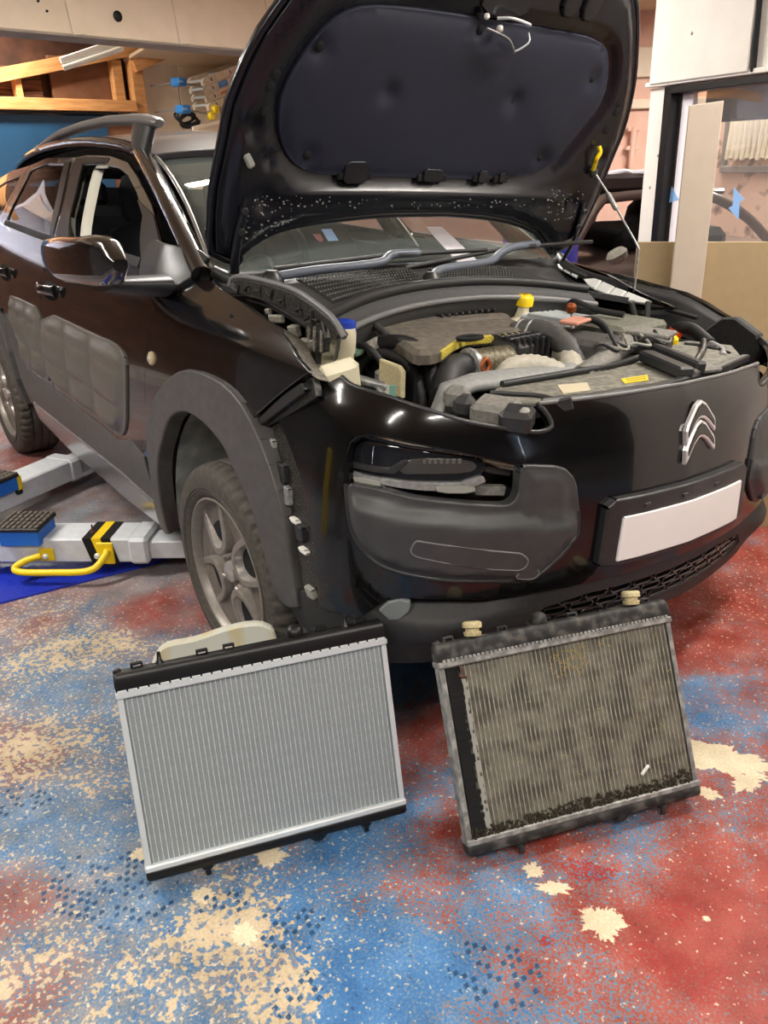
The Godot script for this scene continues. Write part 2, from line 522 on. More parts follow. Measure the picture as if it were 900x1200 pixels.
func build_setting() -> void:
	var b := MB.new()
	# floor: one slab, its paint laid out once over the stretch in view and repeated beyond
	var X0 := -6.5; var X1 := 7.0; var Z0 := -13.5; var Z1 := 4.0
	var xs := [X0]
	var zs := [Z0]
	for k in range(-2, 4):
		if FX + k * FS > X0 and FX + k * FS < X1: xs.append(FX + k * FS)
		if FZ + k * FS > Z0 and FZ + k * FS < Z1: zs.append(FZ + k * FS)
	for k in range(-3, -2):
		if FZ + k * FS > Z0: zs.insert(1, FZ + k * FS)
	xs.append(X1); zs.append(Z1)
	for ix in xs.size() - 1:
		for iz in zs.size() - 1:
			var ids := []
			for c in [[0, 0], [1, 0], [1, 1], [0, 1]]:
				var p := Vector3(xs[ix + c[0]], 0, zs[iz + c[1]])
				var uv := []
				for t in [[p.x - FX, (xs[ix] + xs[ix + 1]) / 2 - FX], [p.z - FZ, (zs[iz] + zs[iz + 1]) / 2 - FZ]]:
					var cell: int = int(floor(t[1] / FS))
					var f: float = t[0] / FS - cell
					uv.append(f if cell % 2 == 0 else 1.0 - f)           # every other stretch runs back the other way, so that no seam shows
				ids.append(b.vert(p, Vector3.UP, Vector2(uv[0], uv[1])))
			b.face(ids[0], ids[1], ids[2]); b.face(ids[0], ids[2], ids[3])
	b.box(Vector3((X0 + X1) / 2, -0.101, (Z0 + Z1) / 2), Vector3(X1 - X0, 0.2, Z1 - Z0))
	structure(obj("floor", b, floor_material()), "concrete floor with worn red and blue paint and cream chips")
	# ceiling
	b = MB.new()
	b.box(Vector3((X0 + X1) / 2, 2.84, (Z0 + Z1) / 2), Vector3(X1 - X0, 0.1, Z1 - Z0))
	structure(obj("ceiling", b, M.ceiling), "pale boarded ceiling of the garage")
	var C := [Vector2(X0, Z0), Vector2(X1, Z0), Vector2(X1, Z1), Vector2(X0, Z1)]
	wall_box("wall_rear", Vector2(-2.0, -10.5), Vector2(X1, -10.5), 0, 2.8, 0.15, M.pink_wall, "pinkish painted wall at the back of the garage")
	wall_box("wall_side", Vector2(X1, Z0), Vector2(X1, Z1), 0, 2.8, 0.15, M.dark_wall, "dark block wall on the far right side")
	wall_box("wall_front", Vector2(X1, Z1), Vector2(X0, Z1), 0, 2.8, 0.15, M.dark_wall, "dark block wall opposite the car")
	wall_box("wall_left", Vector2(X0, Z1), Vector2(X0, Z0), 0, 2.8, 0.15, M.dark_wall, "dark block wall on the left, outside the picture")
	b = MB.new()
	b.box(Vector3(X0 - 4, -0.1, -9), Vector3(12, 0.2, 14))
	structure(obj("ground", b, M.yard), "pale concrete yard outside the small window")

	var rw := thing("wall_fittings", "white boarding and a vertical pipe on the pink rear wall", "wall trim")
	rw.set_meta("kind", "structure")
	for r in [[3.2, 1.86, 3.4, 0.10], [3.2, 2.28, 3.4, 0.30], [3.2, 0.92, 3.4, 0.05]]:
		b = MB.new()
		b.box(Vector3(r[0], r[1], -10.46), Vector3(r[2], r[3], 0.05), 0.008)
		obj("board", b, M.white_board, rw)
	b = MB.new()
	b.tube([Vector3(3.02, 1.0, -10.42), Vector3(3.02, 1.62, -10.42)], 0.035, 10)
	obj("pipe", b, M.pink_wall, rw)
	for y in [1.12, 1.4, 1.6]:
		b = MB.new()
		b.box(Vector3(3.02, y, -10.43), Vector3(0.15, 0.05, 0.05), 0.008)
		obj("pipe_clip", b, M.pink_wall, rw)

	# back wall, in its own axes: x along the wall, y up, z to us; x = 0 at the timber post
	var dd := Vector2(0.66, -0.75).normalized()
	var q := Basis(Vector3(dd.x, 0, dd.y), Vector3.UP, Vector3(-dd.y, 0, dd.x))
	var o := Vector3(-2.3, 0, -9.0)
	var T := Transform3D(q, o)
	var wb := thing("wall_back", "dark brown boarded wall behind the timber frame", "wall", T)
	wb.set_meta("kind", "structure")
	for r in [[-2.95, 5.0, 0.0, 2.8], [-6.4, -4.2, 0.0, 2.8], [-4.2, -2.95, 0.0, 1.35], [-4.2, -2.95, 2.45, 2.8]]:
		b = MB.new()
		b.box(Vector3((r[0] + r[1]) / 2, (r[2] + r[3]) / 2, -0.28), Vector3(r[1] - r[0], r[3] - r[2], 0.2), 0.001)
		obj("boarding", b, M.brown_board, wb)
	var win := thing("window_2", "small daylight window in the boarded wall left of the blue doors", "window", T)
	win.set_meta("kind", "structure")
	b = MB.new()
	for y in [1.37, 2.43]: b.box(Vector3(-3.575, y, -0.17), Vector3(1.27, 0.05, 0.06), 0.004)
	for x in [-4.19, -2.96]: b.box(Vector3(x, 1.90, -0.17), Vector3(0.05, 1.1, 0.06), 0.004)
	obj("frame", b, M.white_gloss, win)
	b = MB.new()
	b.box(Vector3(-3.575, 1.90, -0.20), Vector3(1.24, 1.08, 0.004), 0.001)
	obj("pane", b, M.glass, win)
	# white panelled stretch right of the post: sheets with joints
	var w := thing("wall_panelling", "whitewashed wall panels right of the orange timber post", "wall panel", T)
	w.set_meta("kind", "structure")
	for k in 4:
		b = MB.new()
		b.box(Vector3(0.36 + k * 0.52, 1.2, -0.10), Vector3(0.51, 2.4, 0.03), 0.006)
		obj("panel", b, M.white_board, w)
	b = MB.new()
	b.box(Vector3(1.3, 2.37, -0.06), Vector3(2.6, 0.06, 0.06), 0.006)
	obj("cornice", b, M.white_board, w)
	b = MB.new()                                                              # sloping soffit that runs up to the cornice
	b.box(Vector3(1.35, 2.44, 0.45), Vector3(2.7, 0.03, 1.1), 0.004, Basis(Vector3.RIGHT, deg_to_rad(-12)))
	obj("soffit", b, M.ceiling, w)
	# timber frame
	var fr := thing("timber_frame", "orange pine timber frame with post, lintel and rafter above the blue doors", "timber frame", T)
	fr.set_meta("kind", "structure")
	var bars := [["post", Vector3(0.07, 1.2, -0.03), Vector3(0.13, 2.4, 0.10), 0.0], ["lintel", Vector3(-1.45, 1.92, 0.0), Vector3(2.9, 0.10, 0.10), 0.0], ["rafter", Vector3(-1.0, 2.20, -0.02), Vector3(2.4, 0.11, 0.09), 11.5], ["rafter", Vector3(-2.6, 1.98, -0.02), Vector3(1.2, 0.09, 0.09), 12.0], ["stud", Vector3(-1.14, 2.05, -0.06), Vector3(0.06, 0.30, 0.08), 0.0], ["stud", Vector3(-0.12, 2.12, -0.06), Vector3(0.11, 0.40, 0.07), 0.0], ["brace", Vector3(0.24, 2.34, 0.02), Vector3(0.46, 0.10, 0.09), 20.0]]
	for r in bars:
		b = MB.new()
		b.box(Vector3.ZERO, r[2], 0.005)
		obj(r[0], b, M.pine, fr, Transform3D(Basis(Vector3.BACK, deg_to_rad(r[3])), r[1]))
	b = MB.new()
	b.box(Vector3(-0.42, 2.12, -0.12), Vector3(0.72, 0.42, 0.03), 0.004)
	obj("board", b, M.ply_brown, fr)
	for k in 3:
		b = MB.new()
		b.box(Vector3(-1.45 + 0.0 * k, 1.99 + 0.095 * k, -0.12), Vector3(1.15, 0.088, 0.03), 0.006)
		obj("board", b, M.plank, fr)
	# blue doors
	var bd := thing("door_1", "flat blue painted double door under the pine lintel", "door", T)
	bd.set_meta("kind", "structure")
	for k in 2:
		b = MB.new()
		b.box(Vector3(-0.92 - k * 1.22, 0.92, -0.05), Vector3(1.21, 1.84, 0.05), 0.006)
		obj("leaf", b, M.blue_door, bd)
	b = MB.new()
	b.box(Vector3(-1.5, 1.855, -0.02), Vector3(2.6, 0.02, 0.06), 0.003)
	obj("track", b, M.dark_steel, bd)
	b = MB.new()
	b.box(Vector3(-0.16, 0.93, -0.08), Vector3(0.28, 1.86, 0.04), 0.004)
	obj("jamb", b, M.ply_brown, bd)

	# the boxed beam across the roof
	var bq := Transform3D(q, Vector3(-2.31, 0, -6.0))
	var bm := thing("ceiling_beam", "white painted boxed ceiling beam with seams and bolt heads", "beam", bq)
	bm.set_meta("kind", "structure")
	var cuts := [-3.0, -1.2, 0.49, 1.345, 2.25, 3.2, 4.4, 6.0]
	for k in cuts.size() - 1:
		b = MB.new()
		b.box(Vector3((cuts[k] + cuts[k + 1]) / 2, 2.49, 0), Vector3(cuts[k + 1] - cuts[k] - 0.006, 0.60, 0.24), 0.006)
		obj("panel", b, M.white_board, bm)
	for x in [0.49, 1.345, 2.25]:
		b = MB.new()
		b.box(Vector3(x - 0.045, 2.49, 0.125), Vector3(0.10, 0.60, 0.012), 0.004, Basis(Vector3.BACK, deg_to_rad(6)))
		obj("cover_strip", b, M.white_board, bm)
	b = MB.new()
	b.box(Vector3(1.5, 2.183, 0), Vector3(9, 0.012, 0.26), 0.003)
	obj("bottom_flange", b, M.grey_paint, bm)
	for p in [[0.79, 2.325, 0.035], [0.22, 2.36, 0.008], [0.27, 2.31, 0.008]]:
		b = MB.new()
		b.lathe([Vector2(0, 0.012), Vector2(p[2] * 0.8, 0.012), Vector2(p[2], 0.006), Vector2(p[2], 0)], Vector3(p[0], p[1], 0.12), Basis(Vector3.RIGHT, PI / 2), 10)
		obj("bolt_head", b, M.dark_steel, bm)

	# twin fluorescent batten under the slope, back left
	var ft := thing("fluorescent_batten", "old white twin fluorescent batten hanging askew before the timber wall", "light", Transform3D(Basis(Vector3(0.953, 0.302, 0.0), Vector3(-0.302, 0.953, 0), Vector3.BACK) * yaw(18.0), Vector3(-2.2, 2.215, -7.5)))
	b = MB.new()
	b.box(Vector3(0, 0.02, 0), Vector3(0.5, 0.05, 0.05), 0.006)
	obj("housing", b, M.white_metal, ft)
	for s in [-1, 1]:
		b = MB.new()
		b.tube([Vector3(-0.25, -0.03, 0.03 * s), Vector3(0.25, -0.03, 0.03 * s)], 0.014, 10)
		obj("tube", b, M.opal, ft)

	# partition on the right with its window
	var pd := Vector2(0.37, 0.93).normalized()
	# x along the wall towards us, z into this bay
	var pq := Basis(Vector3(pd.x, 0, pd.y), Vector3.UP, Vector3(-pd.y, 0, pd.x))
	var PT := Transform3D(pq, Vector3(1.458, 0, -4.44))
	var pw := thing("wall_right", "white boarded partition wall with a window, right of the car", "wall", PT)
	pw.set_meta("kind", "structure")
	for r in [["pillar", -0.160, -0.022, 0.0, 1.655], ["dado", -0.022, 3.6, 0.0, 0.82], ["header", -0.160, 3.6, 1.663, 2.8], ["pier", 1.7, 3.6, 0.82, 1.663]]:
		b = MB.new()
		b.box(Vector3((r[1] + r[2]) / 2, (r[3] + r[4]) / 2, -0.06), Vector3(r[2] - r[1], r[4] - r[3], 0.12), 0.003)
		obj(r[0], b, M.partition_white, pw)
	b = MB.new()                                                              # boxed cupboard panel above
	b.box(Vector3(0.185, 2.21, 0.015), Vector3(0.64, 1.08, 0.04), 0.006)
	obj("raised_panel", b, M.partition_white, pw)
	b = MB.new()
	b.box(Vector3(0.55, 1.672, 0.012), Vector3(1.45, 0.022, 0.03), 0.004)
	obj("trim_rail", b, M.partition_white, pw)
	b = MB.new()
	b.box(Vector3(0.516, 1.85, 0.022), Vector3(0.010, 0.36, 0.03), 0.003, Basis(Vector3.BACK, deg_to_rad(3)))
	obj("door_gap", b, M.dark_steel, pw)
	for p in [[0.14, 1.86], [-0.06, 1.35], [-0.10, 1.2]]:
		b = MB.new()
		b.lathe([Vector2(0, 0.003), Vector2(0.006, 0.002), Vector2(0.008, 0)], Vector3(p[0], p[1], 0.036 if p[0] > 0 else 0.0), Basis(Vector3.RIGHT, PI / 2), 10)
		obj("screw_head", b, M.grey_paint, pw)
	var wi := thing("window_1", "interior window in a black frame with a white mullion", "window", PT)
	wi.set_meta("kind", "structure")
	b = MB.new()
	for r in [[-0.028, 0.022, 0.82, 1.655], [1.65, 1.7, 0.82, 1.655]]:
		b.box(Vector3((r[0] + r[1]) / 2, (r[2] + r[3]) / 2, -0.02), Vector3(r[1] - r[0], r[3] - r[2], 0.09), 0.003)
	for y in [0.835, 1.638]: b.box(Vector3(0.83, y, -0.02), Vector3(1.7, 0.03, 0.09), 0.003)
	obj("frame", b, M.black_frame, wi)
	b = MB.new()
	b.box(Vector3(0.080, 1.24, -0.045), Vector3(0.075, 0.80, 0.03), 0.003)
	obj("mullion", b, M.white_gloss, wi)
	b = MB.new()
	b.box(Vector3(0.83, 1.24, -0.035), Vector3(1.6, 0.79, 0.004), 0.001)
	obj("pane", b, M.glass, wi)
	for r in [[0.048, 1.16, 0.05, 10.0], [0.475, 1.165, 0.05, 20.0], [0.475, 1.115, 0.05, 200.0]]:
		b = MB.new()
		b.prism(PackedVector2Array([Vector2(-r[2] * 0.6, -r[2] * 0.5), Vector2(r[2] * 0.8, -r[2] * 0.4), Vector2(-r[2] * 0.2, r[2])]), 0.002)
		obj("sticker", b, M.pale_blue, wi, Transform3D(Basis(Vector3.BACK, deg_to_rad(r[3])), Vector3(r[0], r[1], -0.030)))
	# what lies behind the window: far wall, brown ceiling beam, a gathered cloth in a grey frame
	var oq := Transform3D(pq, Vector3(1.458, 0, -4.44) + pq * Vector3(0, 0, -3.4))
	b = MB.new()
	b.box(Vector3(0.6, 1.4, 0), Vector3(7.8, 2.8, 0.1))
	structure(obj("wall_office", b, M.stained_plaster, null, oq), "stained pinkish plaster wall seen through the window")
	b = MB.new()
	b.box(Vector3(1.5, 1.70, 0.9), Vector3(8, 0.26, 0.12), 0.01)
	structure(obj("trim_1", b, M.dark_brown, null, oq), "dark brown ceiling beam seen through the window")
	var ds := MB.new()
	var grid := []
	for j in 9:
		var row := []
		for k in 41:
			var fx := k / 40.0
			var fy := j / 8.0
			row.append(Vector3((fx - 0.5) * 0.60, -fy * 0.36 - 0.012 * sin(fx * 41.0) * fy, 0.02 + 0.016 * sin(fx * 60.0 + fy * 2.0) * (0.4 + fy)))
		grid.append(row)
	ds.loft(grid, false, false)
	var cw := Transform3D(pq, oq.origin + pq * Vector3(-2.78, 1.63, 0.09))
	tag(obj("dust_sheet", ds, M.cloth, null, cw), "gathered cream cloth hanging on the wall behind the window", "cloth")
	b = MB.new()
	for r in [[0.0, 0.03, 0.80, 0.05], [0.0, -0.45, 0.80, 0.06]]: b.box(Vector3(r[0], r[1], 0), Vector3(r[2], r[3], 0.04), 0.006)
	for x in [-0.37, 0.37]: b.box(Vector3(x, -0.21, 0), Vector3(0.06, 0.44, 0.03), 0.006)
	tag(obj("picture_frame", b, M.grey_paint, null, Transform3D(pq, cw.origin - pq * Vector3(0, 0, 0.02))), "grey wooden frame around the cream cloth behind the window", "frame")


# ------------------------------------------------------------------ radiators
func radiator(old: bool, xf: Transform3D, label: String) -> Node3D:
	# x across, y up the core, z out of its face; y = 0 under the bottom pins
	var t := thing("radiator", label, "radiator", xf, "")
	var W := 0.563
	var y0 := 0.05
	var H := 0.385
	var alu: Material = M.old_alu if old else M.new_alu
	var rail: Material = M.old_rail if old else M.bright_alu
	var tank: Material = M.dusty_plastic if old else M.black_plastic
	var b := MB.new()
	b.box(Vector3(0, y0 + H / 2, 0), Vector3(W - 0.02, H - 0.02, 0.020), 0.001)
	obj("fin_pack", b, M.old_fins if old else M.new_fins, t)
	b = MB.new()
	var N := 52
	for i in N:
		var x := -W / 2 + 0.017 + (W - 0.034) * i / (N - 1)
		b.box(Vector3(x, y0 + H / 2, 0), Vector3(0.0022, H - 0.022, 0.026), 0.0008)
	var tb := obj("tubes", b, alu, t)
	tb.set_meta("kind", "stuff")
	for s in [-1, 1]:                                                         # side plates with folded lips
		b = MB.new()
		b.box(Vector3(s * (W / 2 - 0.003), y0 + H / 2, 0), Vector3(0.006, H, 0.032), 0.0015)
		b.box(Vector3(s * (W / 2 - 0.007), y0 + H / 2, 0.0155), Vector3(0.010, H, 0.002), 0.0006)
		obj("side_plate", b, rail, t)
	for s in [0, 1]:                                                          # crimped header plates
		b = MB.new()
		var y := y0 + (H - 0.006 if s else 0.006)
		b.box(Vector3(0, y, 0), Vector3(W + 0.004, 0.014, 0.044), 0.003)
		var n := 56 if old else 27
		for i in (n if s else 0):
			var x := -W / 2 + 0.012 + (W - 0.024) * i / (n - 1)
			for z in [-1, 1]: b.box(Vector3(x, y + 0.0075, z * 0.0218), Vector3(0.0075 if old else 0.0175, 0.008, 0.0022), 0.001)
		obj("header_plate", b, rail, t)
	# tanks: a rounded plastic channel
	for s in [0, 1]:
		b = MB.new()
		var rings := []
		for e in [[-1.0, 0.35], [-0.995, 0.8], [-0.98, 1.0], [-0.5, 1.0], [0.0, 1.0], [0.5, 1.0], [0.98, 1.0], [0.995, 0.8], [1.0, 0.35]]:
			var ring := []
			for k in 20:
				var a := TAU * k / 20
				var p := Vector2(signf(cos(a)) * pow(absf(cos(a)), 0.6), signf(sin(a)) * pow(absf(sin(a)), 0.6))
				var hh: float = (0.024 if s else 0.014) * e[1]
				ring.append(Vector3(e[0] * (W / 2 + 0.001), (y0 + H + 0.016 if s else y0 - 0.010) + p.y * hh, p.x * 0.021 * (0.7 + 0.3 * e[1])))
			rings.append(ring)
		b.loft(rings)
		obj("tank", b, tank, t)
	# fittings on the top tank
	var ty := y0 + H + 0.034
	b = MB.new()
	b.lathe([Vector2(0.0, 0.03), Vector2(0.010, 0.03), Vector2(0.017, 0.024), Vector2(0.019, 0.012), Vector2(0.019, -0.02)], Vector3(0.09 if not old else -0.03, ty, -0.01), Basis(Vector3.RIGHT, deg_to_rad(25)), 20)
	obj("hose_port", b, tank, t)
	b = MB.new()
	b.lathe([Vector2(0.0, 0.018), Vector2(0.008, 0.018), Vector2(0.009, 0.010), Vector2(0.012, 0.008), Vector2(0.012, -0.02)], Vector3(-W / 2 + 0.012, ty - 0.008, 0), Basis(Vector3.BACK, deg_to_rad(18)), 14)
	obj("bleed_port", b, tank, t)
	for x in [-0.19, 0.20]:
		b = MB.new()
		b.lathe([Vector2(0.0, 0.030), Vector2(0.0035, 0.029), Vector2(0.005, 0.012), Vector2(0.009, 0.006), Vector2(0.011, -0.012)], Vector3(x, ty, 0), Basis.IDENTITY, 12)
		obj("stud", b, tank, t)
		if old:
			b = MB.new()
			b.lathe([Vector2(0.0, 0.034), Vector2(0.017, 0.034), Vector2(0.021, 0.031), Vector2(0.021, 0.021), Vector2(0.015, 0.019), Vector2(0.015, 0.013), Vector2(0.020, 0.011), Vector2(0.018, 0.003), Vector2(0.0, 0.003)], Vector3(x, ty + 0.004, 0), Basis(Vector3.BACK, deg_to_rad(-6)), 18, 0.5)
			obj("rubber_mount", b, M.cream_rubber, t)
	for x in ([-0.235, -0.105, -0.05, 0.145, 0.235] if not old else [-0.245, -0.12, 0.05, 0.215, 0.235]):
		b = MB.new()
		for s in [-1, 1]: b.box(Vector3(x + s * 0.010, ty + 0.002, -0.006), Vector3(0.004, 0.024, 0.014), 0.001)
		b.box(Vector3(x, ty + 0.013, -0.006), Vector3(0.024, 0.004, 0.014), 0.001)
		obj("clip", b, tank, t)
	for x in [-0.16, 0.19]:
		b = MB.new()
		b.lathe([Vector2(0.013, 0.035), Vector2(0.012, 0.018), Vector2(0.006, 0.014), Vector2(0.0055, 0.002), Vector2(0.0, 0.0)], Vector3(x, 0, 0), Basis.IDENTITY, 12)
		obj("locating_pin", b, tank, t)
	b = MB.new()
	b.lathe([Vector2(0.0, 0.0), Vector2(0.012, 0.002), Vector2(0.022, 0.012), Vector2(0.026, 0.03)], Vector3(0.08, 0.012, 0), Basis.IDENTITY, 16)
	obj("drain_boss", b, tank, t)
	if old:
		rng.seed = 5
		b = MB.new()                                                          # perished foam strip down the left edge
		var prev := 0.0
		for i in 44:
			var y := y0 + 0.01 + (H - 0.02) * (i + 0.5) / 44
			var wd := 0.030 + rng.randf_range(-0.006, 0.004)
			b.box(Vector3(-W / 2 + 0.014 + wd / 2, y, 0.0145), Vector3(wd, (H - 0.02) / 44 + 0.001, 0.004 + rng.randf() * 0.002), 0.0006)
		obj("foam_strip", b, M.soot, t)
		b = MB.new()
		for i in 40:
			var y := y0 + 0.01 + (H - 0.02) * (i + 0.5) / 44
			var wd := 0.009 + rng.randf_range(-0.004, 0.006)
			b.box(Vector3(-W / 2 + 0.046 + wd / 2, y, 0.0135), Vector3(wd, (H - 0.02) / 44 + 0.001, 0.002), 0.0005)
		obj("corrosion_bloom", b, M.oxide, t)
		b = MB.new()                                                          # grit and leaf bits caught along the bottom
		for i in 700:
			var x := rng.randf_range(-W / 2 + 0.012, W / 2 - 0.012)
			var d := pow(rng.randf(), 1.8) * (0.018 + 0.012 * (x / W + 0.5))
			b.box(Vector3(x, y0 + 0.013 + d, 0.013 + rng.randf() * 0.006), Vector3(rng.randf_range(0.002, 0.007), rng.randf_range(0.002, 0.005), rng.randf_range(0.002, 0.006)), 0.0005, Basis.from_euler(Vector3(rng.randf() * 3, rng.randf() * 3, rng.randf() * 3)))
		obj("grit", b, M.dirt, t).set_meta("kind", "stuff")
		b = MB.new()
		for i in 110:
			var c := Vector3(rng.randf_range(-0.03, 0.06), rng.randf_range(y0 + 0.30, y0 + 0.36), 0.0145) if i < 60 else Vector3(rng.randf_range(-W / 2 + 0.06, W / 2 - 0.02), rng.randf_range(y0 + 0.05, y0 + H - 0.02), 0.0145)
			if i > 96: c = Vector3(rng.randf_range(0.085, 0.12), rng.randf_range(y0 + 0.345, y0 + 0.385), 0.018)
			b.box(c, Vector3(rng.randf_range(0.003, 0.014), 0.001, 0.001), 0.0002, Basis(Vector3.BACK, rng.randf() * TAU))
		obj("straw_bits", b, M.straw, t).set_meta("kind", "stuff")
		b = MB.new()
		b.box(Vector3(0.155, y0 + 0.062, 0.015), Vector3(0.028, 0.008, 0.005), 0.002, Basis(Vector3.BACK, deg_to_rad(38)))
		obj("paint_chip", b, M.chalk, t)
		b = MB.new()
		b.tube(curve([Vector3(-0.24, y0 + H - 0.01, 0.02), Vector3(-0.235, y0 + H - 0.022, 0.024), Vector3(-0.242, y0 + H - 0.034, 0.022), Vector3(-0.225, y0 + H - 0.038, 0.022)], 4), 0.002, 6)
		obj("rusty_wire_clip", b, M.rust, t)
	return t

# ------------------------------------------------------------------ the car: u forward of the front axle, y up, w to the near side
const CAR_AT := Vector3(0.2244, 0, -2.5664)
const CAR_YAW := 35.2901 - 90.0
var car: Node3D
var BT: Transform3D                                                             # body axes in the car's: lifted on the near side

func crv(xs: Array, ys: Array, x: float) -> float:                              # smooth curve through (xs, ys)
	var L := xs.size()
	if x <= xs[0]: return ys[0] + (ys[1] - ys[0]) / (xs[1] - xs[0]) * (x - xs[0])
	if x >= xs[L - 1]: return ys[L - 1] + (ys[L - 1] - ys[L - 2]) / (xs[L - 1] - xs[L - 2]) * (x - xs[L - 1])
	var i := 0
	while x > xs[i + 1]: i += 1
	var h: float = xs[i + 1] - xs[i]
	var d: float = (ys[i + 1] - ys[i]) / h
	var m0 := d
	var m1 := d
	if i > 0:
		var h0: float = xs[i] - xs[i - 1]
		m0 = ((ys[i] - ys[i - 1]) / h0 * h + d * h0) / (h + h0)
	if i < L - 2:
		var h2: float = xs[i + 2] - xs[i + 1]
		m1 = (d * h2 + (ys[i + 2] - ys[i + 1]) / h2 * h) / (h + h2)
	var t = (x - xs[i]) / h
	return (2 * t * t * t - 3 * t * t + 1) * ys[i] + (t * t * t - 2 * t * t + t) * h * m0 + (-2 * t * t * t + 3 * t * t) * ys[i + 1] + (t * t * t - t * t) * h * m1
const SY := [0.15, 0.25, 0.35, 0.5, 0.7, 0.85, 0.95, 1.02, 1.08, 1.2, 1.3, 1.36, 1.41]
const SW := [0.775, 0.81, 0.835, 0.85, 0.855, 0.845, 0.825, 0.80, 0.775, 0.705, 0.645, 0.60, 0.54]
const TU := [-3.3, -3.0, -2.6, -2.2, -1.0, -0.1, 0.2, 0.45, 0.6]
const TW := [-0.10, -0.045, -0.012, 0.0, 0.0, 0.0, -0.006, -0.03, -0.06]
func side_w(u: float, y: float) -> float:
	return crv(SY, SW, y) + crv(TU, TW, u) - 4.0 * smoothstep(-0.45, -0.2, u) * pow(maxf(0.0, y - 0.9), 2.0)
func side(u: float, y: float) -> Vector3: return Vector3(u, y, side_w(u, y))
func side_far(u: float, y: float) -> Vector3: return Vector3(-u, y, -side_w(-u, y))          # the far side, run the other way so that it faces out
const PS := [0.0, 0.15, 0.3, 0.5, 0.7, 0.85, 1.0]
const PW := [0.835, 0.825, 0.77, 0.62, 0.40, 0.20, 0.0]
const PU := [0.36, 0.50, 0.625, 0.735, 0.805, 0.845, 0.86]
const DY := [0.18, 0.3, 0.4, 0.55, 0.7, 0.8, 0.88, 0.93]
const DD := [0.055, 0.018, 0.0, 0.0, 0.012, 0.03, 0.065, 0.11]
func bumper_at(s: float, y: float) -> Vector3:                                   # s runs round the nose, 0 near corner, 1 middle, 2 far corner
	var g := 1.0
	if s > 1.0:
		s = 2.0 - s; g = -1.0
	var n := Vector2(-(crv(PS, PW, s + 0.01) - crv(PS, PW, s - 0.01)), crv(PS, PU, s + 0.01) - crv(PS, PU, s - 0.01)).normalized()
	if s > 0.985: n = n.lerp(Vector2(1, 0), (s - 0.985) / 0.015).normalized()
	var d := crv(DY, DD, y)
	return Vector3(crv(PS, PU, s) - n.x * d, y, g * (crv(PS, PW, s) - n.y * d))
const HO := Vector2(-0.25, 1.02)
const HPSI := 65.0
func bonnet_at(a: float, b: float) -> Vector3:                                   # underside of the raised bonnet; a = -w, b along it from the hinge
	var c := cos(deg_to_rad(HPSI))
	var s := sin(deg_to_rad(HPSI))
	var bow := -0.035 * (1.0 - pow(minf(absf(a) / 0.75, 1.0), 2.0)) * smoothstep(0.1, 0.4, b) - 0.02 * sin(clampf(b, 0, 1) * PI)
	return Vector3(HO.x + c * b + s * bow, HO.y + s * b - c * bow, -a)
func bon(t: float, w: float, off := 0.0) -> Vector3:
	var e := MB.at(bonnet_at, Vector2(-w, t), off)
	return e[0]
func flipped(p: PackedVector2Array) -> PackedVector2Array:
	var r := PackedVector2Array()
	for q in p: r.append(Vector2(-q.x, q.y))
	r.reverse()
	return r
func mirror_s(p: PackedVector2Array) -> PackedVector2Array:
	var r := PackedVector2Array()
	for q in p: r.append(Vector2(2.0 - q.x, q.y))
	r.reverse()
	return r
func edge_dist(poly: PackedVector2Array, p: Vector2) -> float:
	var d := 9.0
	for k in poly.size():
		d = minf(d, p.distance_to(Geometry2D.get_closest_point_to_segment(p, poly[k], poly[(k + 1) % poly.size()])))
	return d
func smooth2(p: PackedVector2Array, per := 3, looped := true) -> PackedVector2Array:
	var a := []
	for q in p: a.append(Vector3(q.x, q.y, 0))
	var r := PackedVector2Array()
	for q in curve(a, per, looped): r.append(Vector2(q.x, q.y))
	return r
func inset(p: PackedVector2Array, d: float) -> PackedVector2Array:
	var r := Geometry2D.offset_polygon(p, -d)
	return r[0] if r.size() else p
func bpart(called: String, b: MB, m: Material, parent: Node = null) -> MeshInstance3D:
	return obj(called, b, m, parent if parent else car, Transform3D.IDENTITY if parent else BT)
func skin(called: String, poly: PackedVector2Array, S: Callable, m: Material, off := 0.0, thick := 0.012, cell := 0.04, holes := [], parent: Node = null, bev := 0.003, pillow = null) -> MeshInstance3D:
	var b := MB.new()
	b.patch(poly, S, off, thick, cell, holes, bev, pillow)
	return bpart(called, b, m, parent)
func circle2(c: Vector2, r: float, n := 40, sx := 1.0) -> PackedVector2Array:
	var p := PackedVector2Array()
	for i in n: p.append(c + Vector2(cos(TAU * i / n) * r * sx, sin(TAU * i / n) * r))
	return p

